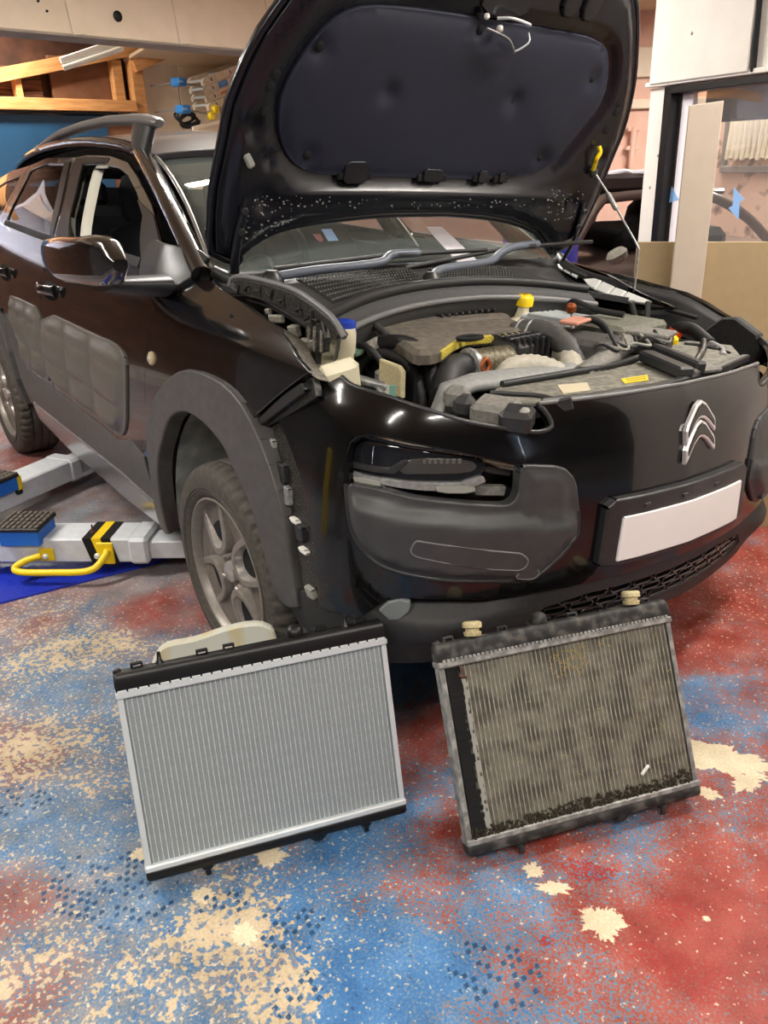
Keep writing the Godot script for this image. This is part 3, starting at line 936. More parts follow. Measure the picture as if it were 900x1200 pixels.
func make_wheel() -> Node3D:                                                     # axis along z, its face at +z
	var w := Node3D.new()
	place(w, "wheel", car)
	var b := MB.new()
	var prof := [Vector2(0.214, 0.082), Vector2(0.224, 0.097), Vector2(0.240, 0.1035), Vector2(0.262, 0.105), Vector2(0.283, 0.1025), Vector2(0.300, 0.096), Vector2(0.309, 0.086), Vector2(0.3135, 0.072), Vector2(0.315, 0.056), Vector2(0.3155, 0.0445), Vector2(0.308, 0.043), Vector2(0.308, 0.036), Vector2(0.3155, 0.0345), Vector2(0.316, 0.0045), Vector2(0.308, 0.003)]
	var full := prof.duplicate()
	for i in range(prof.size() - 1, -1, -1): full.append(Vector2(prof[i].x, -prof[i].y))
	var rings := []
	var N := 240
	for k in N:
		var a := TAU * k / N
		var ring := []
		for i in full.size():
			var p: Vector2 = full[i]
			var r := p.x
			var lat := absf(p.y)
			if lat > 0.046 and r > 0.295 and (k % 5 == 0): r -= 0.009
			if lat < 0.034 and lat > 0.006 and r > 0.312 and (k % 6 == 0): r -= 0.007
			ring.append(Vector3(cos(a) * r, sin(a) * r, p.y))
		rings.append(ring)
	b.loft(rings, false, false, true)
	# the smooth skin of an open ring strip faces whichever way it was run: turn it outwards
	for i in b.n.size():
		var c := Vector3(b.v[i].x, b.v[i].y, 0).normalized() * 0.27
		if b.n[i].dot(b.v[i] - c) < 0.0: b.n[i] = -b.n[i]
	for i in range(0, b.f.size(), 3):
		var g := (b.v[b.f[i + 1]] - b.v[b.f[i]]).cross(b.v[b.f[i + 2]] - b.v[b.f[i]])
		if g.dot(b.n[b.f[i]] + b.n[b.f[i + 1]] + b.n[b.f[i + 2]]) > 0.0:
			var x := b.f[i + 1]
			b.f[i + 1] = b.f[i + 2]; b.f[i + 2] = x
	obj("tyre", b, M.tyre, w)
	b = MB.new()
	for g in [[0.252, 0.1052], [0.243, 0.1042]]:
		b.lathe([Vector2(g[0] - 0.0012, g[1] - 0.001), Vector2(g[0], g[1] + 0.0012), Vector2(g[0] + 0.0012, g[1] - 0.001)], Vector3.ZERO, Basis(Vector3.RIGHT, PI / 2), 64)
	obj("sidewall_bead", b, M.tyre, w)
	var Q := Basis(Vector3.RIGHT, PI / 2)                                        # lathe axis y -> z
	b = MB.new()
	b.lathe([Vector2(0.222, 0.092), Vector2(0.222, 0.096), Vector2(0.217, 0.098), Vector2(0.212, 0.094), Vector2(0.207, 0.080), Vector2(0.196, 0.055), Vector2(0.190, -0.09)], Vector3.ZERO, Q, 64)
	obj("rim", b, M.alloy_face, w)
	b = MB.new()
	b.lathe([Vector2(0.209, 0.074), Vector2(0.15, 0.068), Vector2(0.085, 0.060), Vector2(0.05, 0.064), Vector2(0.0, 0.064)], Vector3.ZERO, Q, 48)
	obj("dish", b, M.alloy_dusty, w)
	for i in 4:
		var q := Basis(Vector3.BACK, TAU * (i + 0.34) / 4)
		var path := []
		for p in [[0.206, 0.062], [0.175, 0.060], [0.14, 0.056], [0.108, 0.050], [0.084, 0.040], [0.070, 0.024], [0.065, 0.0], [0.070, -0.024], [0.084, -0.040], [0.108, -0.050], [0.14, -0.056], [0.175, -0.060], [0.206, -0.062]]:
			path.append(Vector3(p[0], p[1], 0.084 - 0.014 * (p[0] - 0.08) / 0.13))
		path = curve(path, 3)
		b = MB.new()
		var fl := MB.new()
		var prev := []
		for j in path.size():
			var p: Vector3 = path[j]
			var d: Vector3 = (path[mini(j + 1, path.size() - 1)] - path[maxi(j - 1, 0)]).normalized()
			var g: Vector3 = d.cross(Vector3.BACK)
			if g.dot(Vector3(0.16, 0, 0) - p) < 0.0: g = -g
			var sec := [p - g * 0.016 + Vector3(0, 0, -0.024), p - g * 0.013, p - g * 0.009 + Vector3(0, 0, 0.003), p + g * 0.006 + Vector3(0, 0, 0.003), p + g * 0.008 + Vector3(0, 0, 0.001), p + g * 0.017 + Vector3(0, 0, -0.034)]
			if prev.size():
				for k in 4: b.quad(prev[k], prev[k + 1], sec[k + 1], sec[k], (Vector3.BACK - g * 1.5) if k < 2 else Vector3.BACK)
				fl.quad(prev[4], prev[5], sec[5], sec[4], Vector3.BACK + g)
			prev = sec
		obj("spoke", b, M.alloy_face, w, Transform3D(q, Vector3.ZERO))
		obj("spoke_flank", fl, M.alloy, w, Transform3D(q, Vector3.ZERO))
		b = MB.new()
		b.prism(smooth2(V2([0.198, 0.046, 0.15, 0.042, 0.112, 0.035, 0.092, 0.018, 0.086, 0.0, 0.092, -0.018, 0.112, -0.035, 0.15, -0.042, 0.198, -0.046]), 2, false), 0.002, Vector3(0, 0, 0.066))
		obj("slot", b, M.void, w, Transform3D(q, Vector3.ZERO))
	for i in 4:
		var a := TAU * (i + 0.4) / 4
		b = MB.new()
		b.lathe([Vector2(0, 0.012), Vector2(0.008, 0.012), Vector2(0.010, 0.009), Vector2(0.010, 0.0), Vector2(0.014, 0.0), Vector2(0.016, -0.01)], Vector3(cos(a) * 0.054, sin(a) * 0.054, 0.072), Q, 12)
		obj("wheel_bolt", b, M.alloy, w)
	b = MB.new()
	b.lathe([Vector2(0, 0.088), Vector2(0.022, 0.088), Vector2(0.030, 0.083), Vector2(0.033, 0.066)], Vector3.ZERO, Q, 28)
	obj("centre_cap", b, M.alloy, w)
	return w

func build_car() -> void:
	car = thing("car", "black five-door hatchback with its bonnet up, jacked on the grey lift arms", "car", Transform3D(yaw(CAR_YAW), CAR_AT))
	var L := 0.05357
	var cr := 0.058542
	var cp := 0.032515
	var map := func(p: Vector3) -> Vector3:
		var dy := p.y + L - 0.35
		var w2 := p.z * cos(cr) - dy * sin(cr)
		var y2 := p.z * sin(cr) + dy * cos(cr)
		var uu := p.x + 1.3
		return Vector3(-1.3 + uu * cos(cp) + y2 * sin(cp), 0.35 - uu * sin(cp) + y2 * cos(cp), w2)
	var o: Vector3 = map.call(Vector3.ZERO)
	BT = Transform3D(Basis(map.call(Vector3.RIGHT) - o, map.call(Vector3.UP) - o, map.call(Vector3.BACK) - o), o)
	# wheels
	var w0 := make_wheel()
	w0.position = Vector3(0, 0.3159, 0.7375)
	for p in [[Vector3(-2.595, 0.3159, 0.7375), 0.0, 40.0], [Vector3(0, 0.3159, -0.7375), 180.0, 20.0], [Vector3(-2.595, 0.3159, -0.7375), 180.0, 10.0]]:
		var c := w0.duplicate()
		c.name = "wheel_%03d" % car.get_children().filter(func(x): return String(x.name).begins_with("wheel")).size()
		car.add_child(c, true)
		c.transform = Transform3D(yaw(p[1]) * Basis(Vector3.BACK, deg_to_rad(p[2])), p[0])
	side_panels()
	front_end()
	bonnet_parts()
	glass_and_roof()
	engine_bay()
	interior()

func side_panels() -> void:
	var wing := V2([-0.381,0.996, -0.315,1.017, -0.238,1.029, -0.110,1.015, 0.0,1.006, 0.113,0.993, 0.243,0.980, 0.319,0.956, 0.361,0.936, 0.411,0.918, 0.331,0.859, 0.208,0.762, 0.15,0.74, 0.025,0.76, -0.117,0.75, -0.233,0.70, -0.336,0.63, -0.411,0.56, -0.453,0.538, -0.464,0.568, -0.456,0.651, -0.444,0.732, -0.426,0.812, -0.402,0.902, -0.387,0.958])
	var arch := V2([-0.545,0.19, -0.50,0.30, -0.463,0.398, -0.445,0.540, -0.402,0.619, -0.329,0.702, -0.227,0.769, -0.117,0.811, 0.025,0.822, 0.136,0.808, 0.220,0.765, 0.303,0.675, 0.357,0.562, 0.378,0.445, 0.383,0.330, 0.289,0.312, 0.283,0.374, 0.257,0.466, 0.218,0.555, 0.178,0.595, 0.122,0.649, 0.074,0.679, -0.024,0.703, -0.124,0.706, -0.205,0.682, -0.263,0.642, -0.314,0.579, -0.366,0.513, -0.395,0.449, -0.425,0.342, -0.490,0.19])
	var door := V2([-0.494,0.263, -0.455,0.400, -0.445,0.540, -0.456,0.651, -0.444,0.732, -0.426,0.812, -0.402,0.902, -0.387,0.958, -0.385,1.037, -0.473,1.105, -0.678,1.199, -0.915,1.279, -1.058,1.318, -1.25,1.335, -1.501,1.335, -1.614,1.325, -1.557,1.230, -1.465,1.127, -1.425,1.024, -1.470,0.964, -1.525,0.873, -1.533,0.757, -1.533,0.606, -1.500,0.482, -1.520,0.263])
	var win := V2([-1.489,1.300, -1.25,1.306, -1.104,1.298, -0.990,1.277, -0.847,1.229, -0.700,1.165, -0.64,1.105, -0.581,1.050, -0.8,1.052, -1.270,1.050, -1.36,1.12])
	var rdoor := V2([-1.523,0.263, -1.503,0.482, -1.536,0.606, -1.536,0.757, -1.528,0.873, -1.473,0.964, -1.428,1.024, -1.468,1.127, -1.560,1.230, -1.617,1.325, -2.0,1.318, -2.22,1.28, -2.28,1.05, -2.31,0.92, -2.27,0.80, -2.18,0.66, -2.10,0.50, -2.05,0.263])
	var rwin := V2([-1.46,1.035, -1.52,1.13, -1.62,1.245, -1.66,1.300, -1.95,1.296, -2.16,1.262, -2.20,1.05, -1.95,1.04])
	var quarter := V2([-2.313,0.92, -2.283,1.05, -2.223,1.28, -2.5,1.25, -2.85,1.18, -3.10,1.08, -3.22,0.95, -3.26,0.70, -3.22,0.45, -3.05,0.40, -2.98,0.52, -2.86,0.68, -2.72,0.745, -2.55,0.755, -2.42,0.72, -2.30,0.65, -2.2,0.68, -2.272,0.80])
	var qwin := V2([-2.33,1.055, -2.28,1.235, -2.52,1.205, -2.84,1.13, -2.92,1.07])
	var rarch := PackedVector2Array()
	for i in 15:
		var a := PI * (1.16 - 1.24 * i / 14.0)
		rarch.append(Vector2(-2.595 - 0.045 + cos(a) * 0.455, 0.33 + sin(a) * 0.465))
	for i in 15:
		var a := PI * (-0.08 + 1.24 * i / 14.0)
		rarch.append(Vector2(-2.595 - 0.03 + cos(a) * 0.365, 0.33 + sin(a) * 0.375))
	for far in [false, true]:
		var S: Callable = side_far if far else side
		var F := func(p: PackedVector2Array) -> PackedVector2Array: return flipped(p) if far else p
		# dark inner structure behind the panels
		var inner := V2([-3.1,0.30, -3.1,0.98, -1.5,1.0, -0.45,0.99, -0.45,0.50, -0.52,0.22, -2.05,0.22, -2.18,0.55, -2.35,0.72, -2.6,0.77, -2.85,0.70, -3.0,0.50, -3.02,0.30])
		skin("inner_panel", F.call(inner), S, M.void, -0.035, 0.02, 0.12, [], null, 0.0)
		skin("front_wing", F.call(wing), S, M.paint, 0.0, 0.014, 0.025)
		var ar := skin("wheel_arch", F.call(smooth2(inset(arch, 0.0), 2)), S, M.cladding, 0.014, 0.05, 0.03, [], null, 0.007)
		ar.set_meta("label", "grey plastic front wheel arch trim")
		skin("wheel_arch", F.call(rarch), S, M.cladding, 0.014, 0.05, 0.04, [], null, 0.007)
		var d := skin("front_door", F.call(inset(door, 0.0025)), S, M.paint, 0.0, 0.02, 0.035, [F.call(win)])
		var rd := skin("rear_door", F.call(inset(rdoor, 0.0025)), S, M.paint, 0.0, 0.02, 0.05, [F.call(rwin)])
		var qp := skin("rear_quarter", F.call(quarter), S, M.paint, 0.0, 0.02, 0.06, [F.call(qwin)])
		skin("quarter_glass", F.call(qwin), S, M.dark_glass, -0.006, 0.004, 0.06, [], qp, 0.001)
		skin("window_glass", F.call(rwin), S, M.dark_glass, -0.006, 0.004, 0.05, [], rd, 0.001)
		if far: skin("window_glass", F.call(win), S, M.dark_glass, -0.006, 0.004, 0.05, [], d, 0.001)
		# window surround and the black pillar between the doors
		var pil := V2([-1.425,1.02, -1.27,1.04, -1.36,1.12, -1.489,1.302, -1.25,1.309, -1.25,1.325, -1.50,1.327, -1.604,1.318, -1.55,1.23, -1.46,1.127])
		skin("pillar_trim", F.call(pil), S, M.dark_trim, 0.004, 0.008, 0.04, [], d, 0.002)
		var seal := V2([-0.585,1.028, -1.40,1.032, -1.40,1.054, -0.58,1.052])
		skin("belt_seal", F.call(seal), S, M.rubber, 0.006, 0.010, 0.04, [], d, 0.003)
		skin("belt_seal", F.call(V2([-1.47,1.02, -2.21,1.034, -2.20,1.052, -1.45,1.042])), S, M.rubber, 0.005, 0.010, 0.04, [], rd, 0.003)
		skin("pillar_trim", F.call(V2([-1.475,1.045, -1.505,1.045, -1.575,1.14, -1.68,1.26, -1.70,1.298, -1.65,1.305, -1.60,1.245, -1.50,1.125])), S, M.dark_trim, 0.004, 0.008, 0.04, [], rd, 0.002)
		# door mirror sail panel
		skin("sail_panel", F.call(V2([-0.80,1.205, -0.70,1.165, -0.64,1.105, -0.575,1.052, -0.40,1.045, -0.425,1.075, -0.62,1.17])), S, M.dark_trim, 0.004, 0.010, 0.03, [], d, 0.002)
		# padded strips let into the doors
		var pad := func(cols: Array, poly: PackedVector2Array) -> Callable:
			return func(p: Vector2) -> float:
				var u := -p.x if far else p.x
				var q := Vector2(u, p.y)
				var e := smoothstep(0.0, 0.045, edge_dist(poly, q))
				var k := 0.0
				for i in cols.size() - 1:
					if u >= cols[i + 1] and u <= cols[i]:
						var f: float = (u - cols[i + 1]) / (cols[i] - cols[i + 1])
						var row := absf(sin((p.y - 0.46) / 0.31 * PI * 2.5))
						k = pow(sin(f * PI), 0.6) * (0.45 + 0.55 * pow(row, 0.6))
				return e * (0.002 + 0.024 * k)
		var af := soft(V2([-1.524,0.764, -0.85,0.776, -0.69,0.782, -0.61,0.765, -0.592,0.72, -0.63,0.56, -0.68,0.485, -0.75,0.462, -1.0,0.468, -1.493,0.476, -1.527,0.606]), 1)
		var p1 := skin("door_pad", F.call(af), S, M.pad, 0.008, 0.014, 0.014, [], d, 0.004, pad.call([-0.60, -0.94, -1.22, -1.53], af))
		p1.set_meta("label", "soft dark grey plastic door pad with swollen ribs")
		var arr := soft(V2([-2.05,0.752, -1.80,0.762, -1.542,0.764, -1.541,0.606, -1.508,0.478, -1.70,0.468, -1.84,0.474, -1.90,0.52]), 1)
		skin("door_pad", F.call(arr), S, M.pad, 0.008, 0.014, 0.016, [], rd, 0.004, pad.call([-1.535, -1.73, -1.90, -2.06], arr))
		# lower door cladding and sill
		skin("lower_cladding", F.call(V2([-0.505,0.26, -0.485,0.33, -0.52,0.45, -0.64,0.475, -0.68,0.458, -0.77,0.438, -1.0,0.444, -1.502,0.452, -1.527,0.265])), S, M.cladding, 0.006, 0.012, 0.04, [], d, 0.003)
		skin("lower_cladding", F.call(V2([-1.53,0.265, -1.505,0.452, -1.70,0.446, -1.86,0.450, -2.02,0.62, -2.12,0.66, -2.16,0.60, -2.07,0.44, -2.04,0.265])), S, M.cladding, 0.006, 0.012, 0.05, [], rd, 0.003)
		var sl := skin("sill_trim", F.call(V2([-1.99,0.20, -1.95,0.285, -1.243,0.294, -0.770,0.302, -0.505,0.292, -0.475,0.255, -0.50,0.20, -0.9,0.165, -1.55,0.158])), S, M.sill, 0.012, 0.05, 0.04, [], null, 0.008)
		sl.set_meta("label", "scuffed silver grey sill strip")
		# wheel housings
		for c in [[-0.02, 0.335, 0.385], [-2.62, 0.335, 0.385]]:
			var b := MB.new()
			var rings := []
			for e in [[0.80, 1.0], [0.74, 1.0], [0.56, 1.0], [0.53, 0.9], [0.52, 0.2]]:
				var ring := []
				for k in 25:
					var a := PI * (-0.12 + 1.24 * k / 24.0)
					ring.append(Vector3(c[0] + cos(a) * c[2] * e[1], c[1] + sin(a) * c[2] * e[1] + 0.01, (e[0] if not far else -e[0])))
				rings.append(ring)
			b.loft(rings, false, false)
			bpart("wheel_housing", b, M.liner_grey)
	# near side only: things the photograph shows
	var near_door: Node = car.get_node("front_door")
	var wingn: Node = car.get_node("front_wing")
	var b := MB.new()
	var e := MB.at(side, Vector2(-0.386, 0.795), 0.0)
	var q := Basis(Vector3.RIGHT, Vector3(0, 0, -1), Vector3.UP)
	var zz: Vector3 = e[1]
	q = Basis(Vector3.UP.cross(zz).normalized(), zz, Vector3.UP.cross(zz).normalized().cross(zz))
	b.lathe([Vector2(0.0, 0.011), Vector2(0.012, 0.010), Vector2(0.019, 0.006), Vector2(0.0205, 0.0)], e[0], q, 22)
	bpart("indicator", b, M.amber_clear, wingn)
	b = MB.new()
	b.lathe([Vector2(0.0, 0.0135), Vector2(0.007, 0.0125), Vector2(0.008, 0.010)], e[0], q, 16)
	bpart("indicator_lens", b, M.chrome, wingn)
	for h in [[-1.40, 0.855, near_door, 1.0], [-2.08, 0.845, car.get_node("rear_door"), 1.0]]:
		var hc := MB.at(side, Vector2(h[0], h[1]), 0.0)
		b = MB.new()
		b.patch(soft(V2([h[0] - 0.10, h[1] + 0.028, h[0] + 0.09, h[1] + 0.035, h[0] + 0.10, h[1] - 0.03, h[0] - 0.08, h[1] - 0.04]), 2), side, 0.001, 0.004, 0.02, [], 0.001)
		bpart("handle_recess", b, M.void, h[2])
		b = MB.new()
		var rr := []
		for i in 11:
			var f := i / 10.0
			var c: Vector3 = MB.at(side, Vector2(h[0] - 0.105 + 0.21 * f, h[1] - 0.004 + 0.012 * f), 0.016 + 0.022 * sin(f * PI))[0]
			var ring := []
			for k in 10: ring.append(c + Vector3(0, cos(TAU * k / 10) * (0.017 + 0.006 * (1 if i == 0 or i == 10 else 0)), sin(TAU * k / 10) * 0.009))
			rr.append(ring)
		b.loft(rr)
		bpart("handle", b, M.paint, h[2])
	# door mirror
	b = MB.new()
	var mr := []
	for i in 13:                                                                 # from the outer tip to the root, along u
		var f := i / 12.0
		var u := lerpf(-0.862, -0.205, f)
		var top := crv([0.0, 0.06, 0.25, 0.6, 0.85, 0.95, 1.0], [1.068, 1.085, 1.108, 1.128, 1.140, 1.125, 1.095], f)
		var bot := crv([0.0, 0.06, 0.25, 0.6, 0.85, 0.95, 1.0], [1.045, 1.02, 0.992, 1.0, 1.017, 1.035, 1.065], f)
		var dep := 0.055 * pow(maxf(0.001, sin(clampf(f * 0.94 + 0.03, 0, 1) * PI)), 0.45)
		var ring := []
		for k in 18:
			var a := TAU * k / 18
			var cx := signf(cos(a)) * pow(absf(cos(a)), 0.6)
			var sy := signf(sin(a)) * pow(absf(sin(a)), 0.6)
			ring.append(Vector3(u, (top + bot) / 2 + sy * (top - bot) / 2, 0.985 + cx * dep))
		mr.append(ring)
	b.loft(mr)
	var mi := bpart("door_mirror", b, M.paint)
	mi.set_meta("label", "gloss black door mirror housing")
	b = MB.new()
	var ml := []
	for i in 9:
		var f := i / 8.0
		var c := Vector3(lerpf(-0.37, -0.355, f), lerpf(1.012, 1.003, f), lerpf(0.985, 0.82, f))
		var ring := []
		for k in 14:
			var a := TAU * k / 14
			ring.append(c + Vector3(cos(a) * lerpf(0.10, 0.095, f), sin(a) * lerpf(0.020, 0.032, f) + cos(a) * 0.012, 0))
		ml.append(ring)
	b.loft(ml)
	bpart("mirror_arm", b, M.satin, mi)
	b = MB.new()
	b.patch(soft(V2([-0.52,1.105, -0.44,1.10, -0.30,1.085, -0.28,1.03, -0.33,0.985, -0.52,1.0, -0.545,1.05]), 1), side, 0.016, 0.02, 0.03, [], 0.006)
	bpart("mirror_foot", b, M.satin, mi)
	# small screws on the wing edge
	for p in [[-0.30, 0.985], [0.02, 0.975]]:
		b = MB.new()
		var s := MB.at(side, Vector2(p[0], p[1]), 0.0)
		b.lathe([Vector2(0, 0.003), Vector2(0.004, 0.003), Vector2(0.006, 0)], s[0], q, 10)
		bpart("wing_screw", b, M.dark_steel, wingn)

func front_end() -> void:
	var hl := V2([0.202,0.765, 0.207,0.790, 0.226,0.805, 0.268,0.814, 0.315,0.815, 0.415,0.803, 0.493,0.789, 0.543,0.775, 0.616,0.755, 0.623,0.747, 0.621,0.696, 0.613,0.675, 0.594,0.663, 0.546,0.670, 0.496,0.676, 0.420,0.685, 0.384,0.689, 0.309,0.704, 0.216,0.703])
	var half := V2([0.139,0.375, 0.138,0.392, 0.130,0.517, 0.094,0.603, 0.049,0.675, -0.012,0.735, -0.089,0.791, -0.039,0.821, 0.007,0.853, 0.056,0.883, 0.094,0.907, 0.163,0.898, 0.270,0.892, 0.403,0.873, 0.515,0.846, 0.605,0.828, 0.663,0.816, 0.683,0.822, 0.688,0.832, 0.680,0.855, 0.668,0.874, 0.785,0.874, 0.922,0.878, 1.0,0.880])
	var low := V2([1.0,0.449, 0.872,0.445, 0.844,0.446, 0.731,0.442, 0.641,0.446, 0.549,0.449, 0.492,0.457, 0.379,0.460, 0.337,0.450, 0.308,0.430, 0.277,0.401, 0.254,0.383, 0.205,0.385])
	var full := PackedVector2Array(half)
	var m := mirror_s(half)
	for i in range(1, m.size()): full.append(m[i])
	m = mirror_s(low)
	for i in m.size() - 1: full.append(m[i])
	full.append_array(low)
	var bp := skin("front_bumper", full, bumper_at, M.paint_bumper, 0.0, 0.02, 0.03, [hl, mirror_s(hl)], null, 0.004)
	# lip along the bonnet gap and the groove round the nose
	for sgn in [0, 1]:
		var lip := []
		for p in [[0.094, 0.907], [0.163, 0.898], [0.270, 0.892], [0.403, 0.873], [0.515, 0.846], [0.605, 0.828], [0.655, 0.818], [0.683, 0.822], [0.689, 0.834], [0.680, 0.857], [0.668, 0.872]]:
			lip.append(MB.at(bumper_at, Vector2(p[0] if sgn == 0 else 2.0 - p[0], p[1]), -0.004)[0])
		var lb := MB.new()
		lb.tube(curve(lip, 4), 0.006, 8)
		bpart("bumper_lip", lb, M.satin, bp)
	var nose := []
	for i in 21: nose.append(MB.at(bumper_at, Vector2(0.668 + 0.664 * i / 20.0, 0.874 + 0.006 * sin(i / 20.0 * PI)), 0.0)[0])
	var nb := MB.new()
	nb.tube(nose, 0.005, 8)
	bpart("nose_edge", nb, M.edge_grey, bp)
	for sgn in [0, 1]:
		var G := func(p: PackedVector2Array) -> PackedVector2Array: return p if sgn == 0 else mirror_s(p)
		# headlamp pocket
		var pocket := V2([0.17,0.66, 0.17,0.83, 0.66,0.79, 0.66,0.64])
		skin("lamp_pocket", G.call(pocket), bumper_at, M.dusty_black, -0.115, 0.01, 0.06, [], bp, 0.0)
		var lamp := skin("headlamp", G.call(soft(V2([0.17,0.800, 0.30,0.795, 0.42,0.783, 0.53,0.770, 0.560,0.752, 0.545,0.728, 0.50,0.716, 0.40,0.718, 0.17,0.722]), 1)), bumper_at, M.lamp_glass, -0.03, 0.05, 0.03, [], bp, 0.012)
		lamp.set_meta("label", "dark clear headlamp under the bumper edge")
		skin("reflector", G.call(soft(V2([0.36,0.766, 0.44,0.772, 0.525,0.765, 0.54,0.750, 0.52,0.738, 0.42,0.738, 0.345,0.735]), 1)), bumper_at, M.reflector, -0.026, 0.006, 0.02, [], lamp, 0.002)
		skin("lamp_bezel", G.call(V2([0.17,0.742, 0.32,0.744, 0.36,0.766, 0.37,0.764, 0.335,0.735, 0.17,0.733])), bumper_at, M.satin, -0.022, 0.008, 0.02, [], lamp, 0.002)
		for k in 7:
			skin("lens_flute", G.call(V2([0.41 + k * 0.014,0.770, 0.417 + k * 0.014,0.770, 0.417 + k * 0.014,0.760, 0.41 + k * 0.014,0.760])), bumper_at, M.bright_edge, -0.0235, 0.004, 0.02, [], lamp, 0.001)
		var br := skin("lamp_bracket", G.call(V2([0.17,0.722, 0.40,0.718, 0.50,0.716, 0.55,0.728, 0.555,0.718, 0.51,0.702, 0.42,0.703, 0.30,0.710, 0.17,0.712])), bumper_at, M.grey_metal, -0.018, 0.02, 0.03, [], bp, 0.002)
		for r in [[0.22, 0.30, 0.716, 0.703], [0.44, 0.53, 0.712, 0.699]]:
			skin("mounting_tab", G.call(soft(V2([r[0],r[2], r[1],r[2] - 0.002, r[1],r[3] - 0.002, r[0] + 0.01,r[3]]), 1)), bumper_at, M.oxide, -0.012, 0.008, 0.03, [], br, 0.002)
		skin("lamp_rail", G.call(V2([0.56,0.748, 0.62,0.735, 0.62,0.722, 0.565,0.736])), bumper_at, M.satin, -0.04, 0.02, 0.03, [], bp, 0.004)
		skin("lamp_rail", G.call(V2([0.54,0.70, 0.615,0.692, 0.612,0.675, 0.55,0.682])), bumper_at, M.dusty_grey, -0.05, 0.02, 0.03, [], bp, 0.004)
		var bulb := MB.new()
		bulb.lathe([Vector2(0, 0.03), Vector2(0.02, 0.026), Vector2(0.028, 0.01), Vector2(0.03, -0.02)], MB.at(bumper_at, Vector2(0.275 if sgn == 0 else 1.725, 0.79), -0.07)[0], Basis(Vector3.BACK, -PI / 2) * Basis(Vector3.RIGHT, 0.5), 18)
		bpart("bulb_holder", bulb, M.amber_dusty, bp)
		# grey cladding under and beside the lamp
		var clad := soft(V2([0.216,0.701, 0.226,0.655, 0.237,0.617, 0.257,0.581, 0.304,0.541, 0.374,0.521, 0.474,0.504, 0.577,0.493, 0.651,0.484, 0.695,0.513, 0.740,0.569, 0.744,0.600, 0.741,0.636, 0.731,0.705, 0.704,0.737, 0.634,0.748, 0.622,0.747, 0.621,0.696, 0.613,0.675, 0.594,0.663, 0.546,0.670, 0.496,0.676, 0.420,0.685, 0.384,0.689, 0.309,0.702]), 1, 0.2)
		var cp: PackedVector2Array = G.call(clad)
		var pil := func(p: Vector2) -> float:
			var s := p.x if sgn == 0 else 2.0 - p.x
			var ed := smoothstep(0.0, 0.03, edge_dist(cp, p))
			var crease := lerpf(0.665, 0.615, clampf((s - 0.22) / 0.48, 0, 1))
			var k := smoothstep(crease + 0.035, crease - 0.012, p.y)
			if s > 0.62: k = maxf(k, 0.55 * smoothstep(0.60, 0.66, s) * (1.0 - smoothstep(0.70, 0.74, s)))
			var dx := (s - 0.69) / 0.05
			return ed * (0.020 * k - 0.006 * exp(-dx * dx) * smoothstep(0.60, 0.66, p.y))
		var cl := skin("bumper_cladding", cp, bumper_at, M.cladding_front, 0.008, 0.03, 0.016, [], bp, 0.006, pil)
		cl.set_meta("label", "matt dark grey cladding panel round the headlamp")
		var ins := soft(V2([0.386,0.583, 0.393,0.601, 0.404,0.607, 0.612,0.566, 0.627,0.555, 0.634,0.544, 0.630,0.527, 0.610,0.522, 0.412,0.567, 0.394,0.573]), 1)
		skin("sensor_strip", G.call(ins), bumper_at, M.cladding_front, 0.0305, 0.012, 0.03, [], cl, 0.003)
		var path := []
		for p in G.call(ins): path.append(MB.at(bumper_at, p, 0.0295)[0])
		var gb := MB.new()
		gb.tube(path, 0.0022, 6, true)
		bpart("strip_edge", gb, M.edge_grey, cl)
		var tow := smooth2(V2([0.617,0.500, 0.619,0.512, 0.638,0.524, 0.656,0.520, 0.662,0.505, 0.650,0.494]), 2)
		skin("towing_cover", G.call(tow), bumper_at, M.cladding_front, 0.024, 0.02, 0.03, [], cl, 0.003)
		path = []
		for p in G.call(tow): path.append(MB.at(bumper_at, p, 0.0235)[0])
		gb = MB.new()
		gb.tube(path, 0.0016, 6, true)
		bpart("cover_edge", gb, M.edge_grey, cl)
		# bright edge along the bottom of the cladding
		path = []
		for p in G.call(V2([0.216,0.701, 0.226,0.655, 0.237,0.617, 0.257,0.581, 0.304,0.541, 0.374,0.521, 0.474,0.504, 0.577,0.493, 0.651,0.484, 0.695,0.513, 0.740,0.569, 0.744,0.600, 0.741,0.636])): path.append(MB.at(bumper_at, p, 0.006)[0])
		gb = MB.new()
		gb.tube(curve(path, 3), 0.005, 8)
		bpart("cladding_edge", gb, M.satin, cl)
		# dirty bracket strip between arch trim and bumper, with its clips
		var strip := V2([-0.13,0.775, -0.07,0.80, -0.01,0.745, 0.055,0.68, 0.10,0.605, 0.136,0.52, 0.145,0.37, 0.06,0.36, 0.05,0.45, 0.01,0.56, -0.05,0.67])
		var st := skin("bracket_strip", G.call(strip), bumper_at, M.mucky, -0.012, 0.02, 0.025, [], bp, 0.003)
		for c in [[-0.092, 0.708, 0.010, 0.018, M.oxide], [-0.008, 0.612, 0.011, 0.020, M.grey_metal], [0.028, 0.560, 0.016, 0.003, M.chalk], [0.073, 0.500, 0.016, 0.003, M.chalk], [0.10, 0.40, 0.018, 0.010, M.oxide], [-0.04, 0.66, 0.02, 0.02, M.satin], [0.055, 0.54, 0.018, 0.016, M.satin]]:
			skin("clip", G.call(V2([c[0] - c[2],c[1] + c[3], c[0] + c[2] * 0.6,c[1] + c[3] * 0.8, c[0] + c[2],c[1] - c[3], c[0] - c[2] * 0.3,c[1] - c[3]])), bumper_at, c[4], 0.002, 0.016, 0.03, [], st, 0.003)
		# diagonal black channel where the lamp strip was
		var Sd: Callable = side if sgn == 0 else side_far
		var dg := V2([0.402,0.904, 0.331,0.857, 0.208,0.760, 0.231,0.745, 0.366,0.826, 0.425,0.866])
